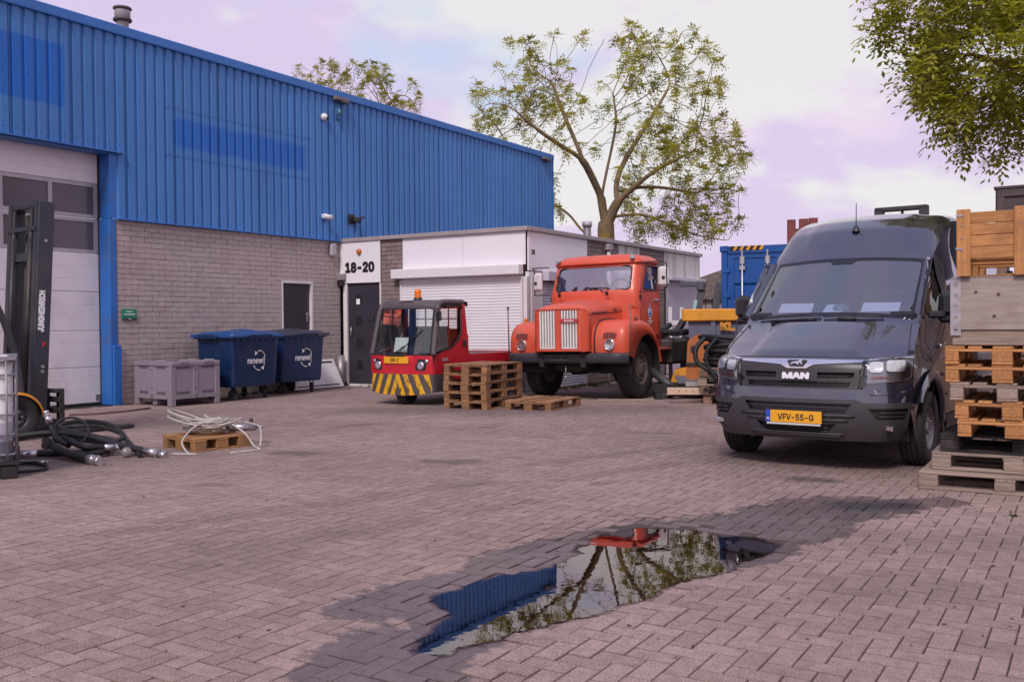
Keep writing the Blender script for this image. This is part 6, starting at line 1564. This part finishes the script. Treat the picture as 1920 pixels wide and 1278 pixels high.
# rusty red beams further back
RST = M('oxide_red', (.20, .045, .035), .7, var=.2, vs=4)
for k, (px, w_, lab) in enumerate(((1485, .18, 'rusty red steel beam standing alone, left above the van roof'), (1508, .2, 'rusty red steel beam, left one of the pair above the van roof'), (1526, .19, 'rusty red steel beam, right one of the pair above the van roof'))):
    t = thing('steel_beam', lab, 'beam', ((px - 960) / F_PX * 24.0, 24.0, 0), -.2, 'rusty red beams behind the van')
    b = MB(); h = 3.92 + (.02 * k); b.box((0, 0, h / 2), (w_, .012, h)); b.box((-w_ / 2, .08, h / 2), (.014, .2, h)); b.box((w_ / 2, .08, h / 2), (.014, .2, h)); b.build('web', RST, t)
o = MB(); o.box((0, 0, 0), (1.0, .12, .06)); o = o.build('steel_rail', RST, None, ((1545 - 960) / F_PX * 24.0, 24.1, 3.80)); tag(o, 'thin rusty red rail lying level behind the van roof', 'rail')
o = MB(); o.box((0, .0, 1.88), (1.6, .2, 3.7)); 
o = o.build('steel_rack', M('rack_brown', (.09, .05, .045), .8), None, ((1550 - 960) / F_PX * 24.0, 24.5, 0)); tag(o, 'brown steel rack holding up the red rail behind the van', 'rack')

# ------------------------------------------------------------------ yellow-rimmed skip, machine parts and hose stack beside the truck
SKB = M('skip_blue_grey', (.10, .105, .17), .6, var=.15, vs=3, dirt=(.2, .14, .1), damt=.4); SKY = M('skip_yellow', (.66, .27, .02), .55, var=.12, vs=4, dirt=(.12, .06, .03), ds=3.5, damt=.8)
sk = thing('skip', 'blue-grey steel skip with a rusty yellow rim and yellow letters', 'skip', ((1290 - 960) / F_PX * 17.3, 17.3, 0), math.radians(-14))
b = MB(); rows = [[(x, y, z) for x, y in ((.0 + .12 * (1 - z / 1.4), 0), (2.3, 0), (2.3, 3.0), (.0, 3.0))] for z in (.12, 1.4)]; b.grid(rows, closed=True, smooth=False)
for x in (.45, 1.0, 1.6): b.box((x, -.03, .75), (.08, .06, 1.25))
b.add(rows[0], [(0, 1, 2, 3)]); b.build('body', SKB, sk)
b = MB(); b.box((1.12, -.02, 1.49), (2.42, .14, .22), bev=.02); b.box((-.04, 1.5, 1.49), (.14, 3.0, .22), bev=.02); b.box((2.3, 1.5, 1.49), (.14, 3.0, .22), bev=.02); b.box((1.12, 3.0, 1.49), (2.42, .14, .22), bev=.02); b.build('rim', SKY, sk)
text('KL', .245, SKY, sk, 'skip_letters', (.70, -.075, 1.285), (1, 0, 0), (0, 0, 1), .003, .016, 1.2)
og = thing('orange_machine', 'orange steel machine housing behind the hose stack, beside the truck fuel tank', 'machine part', ((1284 - 960) / F_PX * 17.0, 17.0, 0), -.3)
ORP = M('machine_orange', (.40, .12, .03), .5, var=.12, dirt=(.2, .09, .05), damt=.4)
b = MB(); b.prism(rpoly([(0, .1), (.42, .1), (.42, 1.08), (.25, 1.16), (.05, 1.04)], .06), lambda a, c, d: (a, d, c), 0, .5); b.build('housing', ORP, og); b = MB(); b.box((.2, -.02, .62), (.36, .03, .05)); b.cyl((.15, -.02, .9), (.15, -.05, .9), .05); b.build('housing_bolts', DARKMETAL, og)
yp = thing('yellow_wedge', 'yellow steel wedge lying on the ground below the truck fuel tank', 'machine part', ((1250 - 960) / F_PX * 17.4, 17.4, 0), -.2)
b = MB(); b.prism([(0, .12), (.42, .12), (.42, .55), (.15, .50)], lambda a, c, d: (a, d, c), 0, .3); b.build('wedge', SKY, yp)
pp = thing('steel_pipe', 'dark steel pipe lying slanted behind the truck front wheel', 'pipe', (0, 0, 0), 0); p1, p2 = Vector((2.52, 17.5, .52)), Vector((2.90, 16.9, .16)); pp.location = p1
b = MB(); b.cyl((0, 0, 0), p2 - p1, .075, n=12); b.build('tube', M('pipe_grey', (.06, .055, .06), .55, .2), pp); b = MB(); b.cyl((p2 - p1) * .98, (p2 - p1) * 1.12, .05, n=10); b.build('pipe_end', BLACK, pp)
sf = thing('steel_cradle', 'low black steel cradle with a bent grey plate on it, beside the truck front wheel', 'steel frame', (2.62, 16.9, 0), -.06)
b = MB(); b.box((.75, 0, .20), (1.7, .12, .14)); b.box((.75, .5, .20), (1.7, .12, .14)); b.box((.2, .25, .15), (.1, .6, .12)); b.box((1.3, .25, .07), (.12, .6, .14)); b.box((-.02, .25, .07), (.12, .6, .14)); b.build('frame_bars', CHASSIS, sf)
b = MB(); b.box((.62, .1, .33), (.62, .4, .03), (.25, .04, 0)); b.build('bent_plate', M('plate_grey', (.15, .145, .19), .5, .3), sf)
hb0 = Vector((3.72, 16.05, 0))
for k in range(3): pallet('brown pallet under the stack of black hoses, the %s of three' % ('lowest', 'middle', 'topmost')[k], hb0 + Vector((pr_.uniform(-.04, .04), pr_.uniform(-.03, .03), .16 + .15 * k)), -.25 + pr_.uniform(-.05, .05), PINE_B if k != 1 else PINE_G, 1.1, .8, 'pallets under the black hose stack')
o = MB()
for x in (-.4, .4): o.box((x, 0, .08), (.14, .7, .16))
o = o.build('timber_block', PINE_B, None, hb0, -.25); tag(o, 'pair of squared timbers under the pallets of black hoses', 'timber')
hs = thing('hose_stack', 'big stack of black hoses coiled on brown pallets between truck and van', 'hose coil', hb0 + Vector((.05, -.02, .61)), -.2)
hr = random.Random(9)
for k in range(8):
    n_ = 26; ra, rb = hr.uniform(.46, .60), hr.uniform(.26, .36); z0 = .04 + .064 * k; ph = hr.uniform(0, 6); cx_, cy_ = hr.uniform(-.06, .08), hr.uniform(-.05, .05)
    P = [Vector((cx_ + ra * math.cos(2 * PI * i / n_), cy_ + rb * math.sin(2 * PI * i / n_), z0 + .03 * math.sin(2 * PI * i / n_ * 2 + ph))) for i in range(n_)]
    b = MB(); b.tube(P, .038, 8, True); b.build('hose_loop', HOSE, hs)
b = MB(); b.tube(catmull([(-.5, -.2, .5), (-.66, -.3, .3), (-.6, -.36, .05), (-.2, -.42, -.12), (.2, -.4, -.08)], 6), .04, 8); b.tube(catmull([(-.3, -.36, .5), (-.5, -.4, .2), (-.3, -.45, -.2), (.1, -.46, -.32)], 6), .03, 8); b.build('loose_hose', HOSE, hs)
b = MB(); 
for k in range(26):
    a = hr.uniform(0, 6.3); P = [Vector((-.1 + hr.uniform(-.3, .5), -.42 + hr.uniform(-.06, .05), hr.uniform(-.42, -.1)))]
    for i in range(4): P.append(P[-1] + Vector((hr.uniform(-.12, .12), hr.uniform(-.03, .03), hr.uniform(-.06, .06))))
    b.tube(catmull(P, 3), .012, 5)
b.build('cable_tangle', HOSE, hs)
gl_ = thing('lifting_frame', 'grey steel lifting frame with two slanted posts standing behind the yellow-rimmed skip', 'machine', ((1296 - 960) / F_PX * 20.5, 20.5, 0), -.15)
GFR = M('frame_slate', (.10, .095, .115), .5, .2, var=.08)
b = MB()
for x in (0, .36): b.box((x + .06, 0, 1.1), (.15, .1, 2.25), (0, .17, 0), bev=.01)
b.box((.05, 0, 2.18), (.58, .12, .10), bev=.01); b.box((.20, -.02, 2.14), (.16, .18, .2), bev=.02); b.build('posts', GFR, gl_)
b = MB(); b.box((.08, -.062, 1.72), (.07, .006, .24), (0, .17, 0)); b.build('pale_sticker', M('sticker_cyan', (.32, .55, .58), .5), gl_)
b = MB(); b.box((.2, .4, .6), (.8, .9, 1.0), bev=.05); b.build('base_housing', GFR, gl_)
wf = thing('white_frame', 'white plastic window frame leaning at the annex side wall behind the truck', 'window frame', ((1253 - 960) / F_PX * 21.0, 21.0, 0), -.3)
b = MB(); b.box((.05, 0, .85), (.08, .06, 1.7)); b.box((.30, 0, .85), (.08, .06, 1.7)); b.box((.18, 0, .06), (.32, .06, .1)); b.box((.18, 0, 1.35), (.3, .06, .1)); b.build('frame_bars', FRW, wf)

# ------------------------------------------------------------------ far background
hsx = (1333 - 960) / F_PX * 48
ho = thing('house', 'distant house with a brown tiled roof between the annex and the blue container', 'house', (hsx, 48, 0), -.25)
b = MB(); b.box((1.2, 3, 1.25), (6.0, 5, 2.5)); b.build('wall', M('house_wall', (.26, .20, .18), .9, var=.2, vs=3), ho)
b = MB(); b.prism([(-1.95, 2.45), (4.4, 2.45), (1.5, 4.3), (-.6, 3.6)], lambda a, c, d: (a, d, c), .3, 5.7); b.build('roof', M('roof_tiles', (.15, .115, .10), .9, var=.3, vs=6), ho)
b = MB(); b.box((.2, .47, 1.5), (.9, .06, .8)); b.build('window', GLD, ho)
gw = MB(); gw.box((0, 0, .85), (9, .15, 1.7)); gw = gw.build('garden_wall', M('garden_white', (.60, .56, .58), .7), None, ((1300 - 960) / F_PX * 36 + 2.0, 36, 0)); tag(gw, 'low white rendered wall between the annex and the container', 'wall')
fn_ = thing('fence', 'dark metal railing fence above the low white wall in the distance', 'fence', ((1300 - 960) / F_PX * 36.5, 36.6, 0), 0)
for k in range(16):
    b = MB(); b.box((k * .25, 0, 1.2), (.03, .03, 2.2)); b.build('fence_bar', CHASSIS, fn_)
b = MB(); b.box((2, 0, 2.2), (4.2, .03, .04)); b.box((2, 0, .4), (4.2, .03, .04)); b.build('fence_rail', CHASSIS, fn_)
hdg = MB()
# ------------------------------------------------------------------ trees
BARK = M('ash_bark', (.20, .135, .075), .9, var=.3, vs=7, bs=18, bst=.6, dirt=(.36, .23, .03), ds=.8, damt=.95)
def leaf_material(name, a, c):
    m, t, p = new_tree(name); lk = t.links
    at = node(t, 'ShaderNodeAttribute'); at.attribute_name = 'rnd'
    col = mix(t, at.outputs['Fac'], a, c); lk.new(col, p.inputs['Base Color']); p.inputs['Roughness'].default_value = .6; p.inputs['Specular IOR Level'].default_value = .3
    tr = node(t, 'ShaderNodeBsdfTranslucent'); lk.new(mix(t, 1.0, col, (1.7, 1.8, .9), 'MULTIPLY'), tr.inputs['Color'])
    mx = node(t, 'ShaderNodeMixShader'); mx.inputs[0].default_value = .5; lk.new(p.outputs[0], mx.inputs[1]); lk.new(tr.outputs[0], mx.inputs[2]); lk.new(mx.outputs[0], t.nodes['Material Output'].inputs['Surface'])
    return m
LEAF = leaf_material('ash_leaves', (.12, .115, .018), (.42, .37, .075)); LEAF2 = leaf_material('near_ash_leaves', (.12, .125, .016), (.40, .37, .06))
def px3(px, py, Y): return Vector(((px - 960) / F_PX * Y, Y, CAM_H + (605.8 - .008 * (px - 960) - py) / F_PX * Y))
def tree(name, label, skel, attract, step, infl, kill, trunk_r, tip_r, leafmat, seed, tuft, sag=.0, leaves_per=6, iters=140, leaf_scale=1.0, thin=.02, root=None, keep=None):
    """skel: chains of points; the first starts at the ground. attract: N x 3 points for the crown to grow towards"""
    R = np.random.default_rng(seed); pos = []; par = []
    def nearest(p): return int(np.argmin(((np.array(pos) - p) ** 2).sum(1)))
    for ci, ch in enumerate(skel):
        ch = [np.array(p, float) for p in catmull(ch, 8)]
        if ci == 0: pos.append(ch[0]); par.append(-1); last = 0
        else: last = nearest(ch[0])
        for p in ch[1:]:
            while np.linalg.norm(p - pos[last]) > step * .9:
                d = p - pos[last]; q = pos[last] + d / np.linalg.norm(d) * step * .8; pos.append(q); par.append(last); last = len(pos) - 1
    A = np.array(attract); P0 = np.array(pos)
    d2 = ((A[:, None] - P0[None]) ** 2).sum(2); near_i = d2.argmin(1); near_d = d2.min(1)
    nch = {}
    for it in range(iters):
        ok = near_d < infl * infl
        if not ok.any() or len(A) == 0: break
        acc = {}
        for k in np.nonzero(ok)[0]:
            v = A[k] - pos[near_i[k]]; acc.setdefault(int(near_i[k]), []).append(v / (np.linalg.norm(v) + 1e-9))
        new = []
        for i, vs in acc.items():
            if nch.get(i, 0) >= 3: continue
            v = np.sum(vs, 0) + R.normal(0, .22, 3) + np.array((0, 0, -sag)); n = np.linalg.norm(v)
            if n < 1e-6: continue
            new.append((pos[i] + v / n * step, i)); nch[i] = nch.get(i, 0) + 1
        if not new: break
        s0 = len(pos)
        for q, i in new: pos.append(q); par.append(i)
        Q = np.array([q for q, _ in new]); dd = ((A[:, None] - Q[None]) ** 2).sum(2); j = dd.argmin(1); dm = dd.min(1); b_ = dm < near_d
        near_i = np.where(b_, s0 + j, near_i); near_d = np.where(b_, dm, near_d)
        k_ = near_d > kill * kill; A, near_i, near_d = A[k_], near_i[k_], near_d[k_]
    n = len(pos); ch = [[] for _ in range(n)]
    for i in range(1, n): ch[par[i]].append(i)
    rad = np.zeros(n); E = 2.25
    for i in range(n - 1, -1, -1): pass
    order = sorted(range(n), key=lambda i: -i)
    for i in order: rad[i] = tip_r if not ch[i] else (sum(rad[c] ** E for c in ch[i])) ** (1 / E)
    rad = tip_r + (trunk_r - tip_r) * ((rad - tip_r) / max(1e-6, rad[0] - tip_r)) ** 1.62
    wood_ = MB(); stack = [(0, None)]
    while stack:
        i, prev = stack.pop(); chain = [i] if prev is None else [prev, i]
        while ch[i]:
            c = max(ch[i], key=lambda c: rad[c])
            for o in ch[i]:
                if o != c: stack.append((o, i))
            chain.append(c); i = c
        P = [Vector(pos[c]) for c in chain]; rs = [float(rad[c]) for c in chain]
        if prev is not None: rs[0] = min(rs[0], rs[1] * 1.15)
        if len(P) > 2:
            for q in range(1, len(P) - 1): P[q] = P[q] * .6 + (P[q - 1] + P[q + 1]) * .2
        wood_.tube(P, rs, 9 if rs[0] > .1 else (5 if rs[0] > .02 else 3), caps=False)
    base = Vector(skel[0][0]); root = thing(name, label, 'tree', base, 0)
    wood_.v = [(x - base.x, y - base.y, z - base.z) for x, y, z in wood_.v]
    wood_.build('trunk', BARK, root, fix=False)
    tips = [i for i in range(n) if rad[i] < thin and (not ch[i] or R.random() < tuft)]
    vs = []; rn = []
    up_ = np.array((0, 0, 1.0))
    for i in tips:
        p = pos[i]; d = p - pos[par[i]]; d = d / (np.linalg.norm(d) + 1e-9); tone = R.random() * .75
        if keep is not None and not keep(p): continue
        for l in range(leaves_per):
            a = R.normal(0, 1, 3); a = a / np.linalg.norm(a); q = d * .55 + a * .9 + up_ * .15; q /= np.linalg.norm(q); ln = R.uniform(.16, .30) * leaf_scale
            sd = np.cross(q, up_); sd /= (np.linalg.norm(sd) + 1e-9); nn = np.cross(sd, q)
            for s in range(4):
                f = .3 + .7 * s / 3; c = p + q * ln * f - up_ * (.10 * leaf_scale * f * f)
                for sg in ((-1, 1) if s < 3 else (0,)):
                    w = sd * sg * .9 + q * .55 - up_ * .25 + R.normal(0, .12, 3); w /= np.linalg.norm(w); L_ = R.uniform(.065, .10) * leaf_scale; h = np.cross(w, nn); h = h / (np.linalg.norm(h) + 1e-9) * L_ * .22
                    vs.append(np.array((c, c + w * L_ * .5 + h, c + w * L_, c + w * L_ * .5 - h))); rn.append(min(1, max(0, tone + R.normal(0, .12) + .1)))
    V = np.array(vs).reshape(-1, 3) - np.array(base); me = bpy.data.meshes.new('crown'); nq = len(vs)
    me.vertices.add(nq * 4); me.vertices.foreach_set('co', V.ravel()); me.loops.add(nq * 4); me.loops.foreach_set('vertex_index', np.arange(nq * 4)); me.polygons.add(nq); me.polygons.foreach_set('loop_start', np.arange(0, nq * 4, 4)); me.update(calc_edges=True)
    at = me.attributes.new('rnd', 'FLOAT', 'FACE'); at.data.foreach_set('value', rn); me.materials.append(leafmat)
    o = link('crown', me, root); o['kind'] = 'stuff'
    return root
def blob(R, n, c, r, shell=.35, f=None):
    out_ = []
    while len(out_) < n:
        v = R.normal(0, 1, 3); v /= np.linalg.norm(v); q = np.array(c) + v * np.array(r) * (R.uniform(0, 1) ** shell)
        if f is None or f(q): out_.append(q)
    return out_
Y0 = 33.0
R = np.random.default_rng(21)
t0 = px3(1140, 470, Y0)
SK = [[Vector((t0.x, Y0, 0)), px3(1138, 450, Y0), px3(1134, 405, Y0), px3(1130, 372, Y0), px3(1140, 320, Y0), px3(1150, 275, Y0 + .2), px3(1158, 225, Y0 + .3), px3(1150, 170, Y0 + .5)],
      [px3(1130, 372, Y0), px3(1108, 325, Y0 - .4), px3(1090, 297, Y0 - .8), px3(1050, 272, Y0 - 1.2), px3(1005, 240, Y0 - 1.6), px3(965, 205, Y0 - 2)],
      [px3(1096, 300, Y0 - .7), px3(1070, 240, Y0 - .2), px3(1050, 190, Y0 + .2), px3(1035, 150, Y0 + .4)],
      [px3(1140, 425, Y0), px3(1158, 382, Y0 - .3), px3(1190, 352, Y0 - .7), px3(1235, 318, Y0 - 1.2), px3(1290, 290, Y0 - 1.5)],
      [px3(1160, 380, Y0 - .3), px3(1158, 340, Y0 + .3), px3(1180, 290, Y0 + .8), px3(1225, 220, Y0 + 1.2), px3(1260, 160, Y0 + 1.4)],
      [px3(1150, 408, Y0), px3(1200, 402, Y0 - .8), px3(1250, 418, Y0 - 1.4), px3(1310, 442, Y0 - 1.8), px3(1370, 452, Y0 - 2.0)],
      [px3(1190, 352, Y0 - .7), px3(1240, 352, Y0 - .6), px3(1300, 362, Y0 - .4)],
      [px3(1138, 470, Y0), px3(1092, 432, Y0 + .3), px3(1068, 402, Y0 + .5), px3(1034, 378, Y0 + .8), px3(1000, 340, Y0 + 1.2), px3(960, 300, Y0 + 1.6)]]
def crownf(q):
    px = 960 + F_PX * q[0] / q[1]; py = 605 - F_PX * (q[2] - CAM_H) / q[1]
    if py > 470 or (py > 400 and px < 1180) : return False
    if 1050 < px < 1165 and py > 285: return False
    edge_l = 870 + max(0, (py - 200)) * .2 + max(0, 170 - py) * .55
    edge_r = 1405 - max(0, 300 - py) * .22 - max(0, 110 - py) * .6
    if mnoise.noise((q[0] * .55, q[1] * .55, q[2] * .55)) < -.02 - .10 * (px > 1250 and py > 200): return False
    w_ = 45 * mnoise.noise((px * .012, py * .012, 4)); edge_l += w_; edge_r += w_
    return edge_l < px < edge_r and py > 40 + abs(px - 1180) * .12 + abs(w_) * .8
att = blob(R, 1150, px3(1140, 250, Y0), (5.4, 4.2, 4.6), .30, crownf) + blob(R, 620, px3(1310, 330, Y0 - .8), (2.2, 2.4, 2.3), .5, crownf) + blob(R, 260, px3(960, 175, Y0), (1.9, 2.2, 1.6), .5, crownf) + blob(R, 330, px3(1300, 425, Y0 - 1.5), (2.0, 1.0, .5), .6, None) + blob(R, 60, px3(960, 190, Y0 - 1), (1.4, 1.5, 1.6), .6, None)
tree('ash_tree', 'tall spreading ash tree with a mossy forked trunk and loose leaves behind the annex', SK, att, .22, 2.4, .36, .31, .010, LEAF, 5, .12, .02, 13, 170, 1.3, .016, None, lambda p: mnoise.noise((p[0] * .9, p[1] * .9, p[2] * .9)) > -.19 - .15 * (p[0] > 5.4))
Y1 = 44.0; t1 = px3(660, 400, Y1); R = np.random.default_rng(8)
SK = [[Vector((t1.x, Y1, 0)), px3(662, 420, Y1), px3(665, 300, Y1), px3(668, 220, Y1)], [px3(665, 300, Y1), px3(620, 220, Y1), px3(590, 170, Y1)], [px3(666, 280, Y1), px3(720, 210, Y1), px3(755, 180, Y1)]]
att = blob(R, 700, px3(672, 205, Y1), (3.1, 3.0, 2.4), .5, lambda q: True) + blob(R, 60, px3(580, 165, Y1), (1.0, 1.0, 1.3), .6) + blob(R, 50, px3(690, 140, Y1), (1.2, 1, .8), .6) + blob(R, 60, px3(765, 190, Y1), (.9, 1, .9), .6)
tree('ash_tree', 'leafy treetop rising behind the blue warehouse roof', SK, att, .27, 3.0, .42, .32, .010, LEAF, 6, .2, .0, 14, 130, 1.35, .018, None, lambda p: mnoise.noise((p[0] * .8, p[1] * .8, p[2] * .8)) > -.34)
Y2 = 13.2; R = np.random.default_rng(31); tb = Vector((9.9, 13.4, 0))
SK = [[tb, Vector((9.85, 13.4, 1.6)), Vector((9.7, 13.3, 3.0)), Vector((9.3, 13.2, 4.6)), Vector((8.9, 13.1, 6.2)), Vector((8.6, 13.1, 7.4))],
      [Vector((9.7, 13.3, 3.0)), Vector((8.9, 13.2, 4.1)), Vector((8.0, 13.1, 4.6)), Vector((7.0, 13.1, 4.8)), Vector((6.2, 13.0, 5.0))], [Vector((9.5, 13.25, 3.8)), Vector((8.6, 12.9, 4.6)), Vector((7.6, 12.7, 5.4)), Vector((6.4, 12.8, 6.0)), Vector((5.6, 12.9, 6.3))], [Vector((9.7, 13.3, 3.2)), Vector((10.4, 13.5, 5.0)), Vector((11.2, 13.6, 6.4))]]
def rf(q):
    px = 960 + F_PX * q[0] / q[1]; py = 600 - F_PX * (q[2] - CAM_H) / q[1]
    lim = 1630 if py < 90 else (1690 if py < 200 else (1745 if py < 275 else 1800))
    if 90 < py < 135 and px < 1700: return False
    low = interp([(1600, 70), (1680, 105), (1740, 235), (1800, 290), (1860, 300), (1900, 300), (1960, 330), (2200, 370)], px)[0]
    return px > lim and py < low
att = blob(R, 1300, (8.4, 13.1, 5.6), (3.6, 2.2, 2.6), .6, rf) + blob(R, 1300, (6.6, 13.0, 5.1), (1.9, 1.4, 1.7), .6, rf) + [px3(1676, 178, 13.0) + Vector(R.normal(0, .1, 3)) for _ in range(6)] + [px3(1700 + 8 * k, 172 - k, 13.0) for k in range(10)]
tree('ash_tree', 'dense green ash tree whose branches hang into the upper right corner', SK, [tuple(a) for a in att], .16, 1.4, .18, .24, .004, LEAF2, 9, .75, .03, 6, 150, 1.2, .012, None, lambda p: mnoise.noise((p[0] * 1.3, p[1] * 1.3, p[2] * 1.3)) > -.22)

# ------------------------------------------------------------------ weeds and bits of litter
GR = leaf_material('weed_green', (.03, .05, .012), (.10, .13, .035)); wr = random.Random(2)
def tuft_at(b, p, n, h, s):
    for k in range(n):
        a = wr.uniform(0, 6.3); r = wr.uniform(0, s); q = Vector((p.x + r * math.cos(a), p.y + r * math.sin(a), p.z)); d = Vector((math.cos(a), math.sin(a), 0)) * wr.uniform(.2, .8) * h; w_ = Vector((-math.sin(a), math.cos(a), 0)) * .006; hh = wr.uniform(.5, 1) * h
        b.add([q - w_, q + w_, q + d * .5 + Vector((0, 0, hh * .7)) + w_ * .6, q + d + Vector((0, 0, hh))], [(0, 1, 2, 3)])
b = MB()
for k in range(26): tuft_at(b, B2W(.1 + wr.uniform(0, .08), wr.uniform(-3.2, -.1)), 14, .07, .06)
for k in range(8): tuft_at(b, B2W(wr.uniform(.05, .2), -.08), 14, .10, .05)
for k in range(4): tuft_at(b, G(1895 + wr.uniform(-12, 10), 965 + wr.uniform(-12, 12)), 5, .022, .03)
for k in range(20): tuft_at(b, B2W(wr.uniform(.2, 4), -.07 + wr.uniform(-.05, 0)), 8, .06, .05)
for k in range(50): tuft_at(b, B2W(5.0 + wr.uniform(0, .4), wr.uniform(.2, 6)), 12, .09, .08)
w_ = b.build('weeds', GR, fix=False); w_['kind'] = 'stuff'
b = MB()
for k in range(150):
    px, py = wr.uniform(150, 1900), 760 + 480 * wr.random() ** 1.8; p = G(px, py, .004); a = wr.uniform(0, 6.3); s = wr.uniform(.006, .018); u_ = Vector((math.cos(a), math.sin(a), .1)) * s; v_ = Vector((-math.sin(a), math.cos(a), .2)) * s * wr.uniform(.3, .8)
    b.add([p - u_, p - v_ + Vector((0, 0, .004)), p + u_, p + v_ + Vector((0, 0, .005))], [(0, 1, 2, 3)])
for k in range(34):
    p = G(wr.uniform(900, 1330), wr.uniform(1000, 1180)); a = wr.uniform(0, 6.3); s = wr.uniform(.005, .013); p.z = -.0016 + pud_tilt(p.y)
    if pud_sd(p.x, p.y) > .04: b.add([(p.x + s * math.cos(a), p.y + s * math.sin(a), p.z), (p.x - s * .5 * math.sin(a), p.y + s * .5 * math.cos(a), p.z + .001), (p.x - s * math.cos(a), p.y - s * math.sin(a), p.z), (p.x + s * .5 * math.sin(a), p.y - s * .5 * math.cos(a), p.z + .001)], [(0, 1, 2, 3)])
o = b.build('litter', M('litter_brown', (.09, .06, .05), .9, var=.5, vs=9), fix=False); o['kind'] = 'stuff'
lf = MB(); lf.box((0, 0, .006), (.05, .012, .012), (0, 0, .5)); 
c_ = MB(); c_.tube([G(130, 778, .012), G(180, 776, .012), G(235, 771, .012), G(281, 765, .012)], .02, 6); c_ = c_.build('cable_strip', M('strip_rust', (.10, .05, .04), .8)); tag(c_, 'thin rusty strip lying on the pavers before the white sectional door', 'strip')
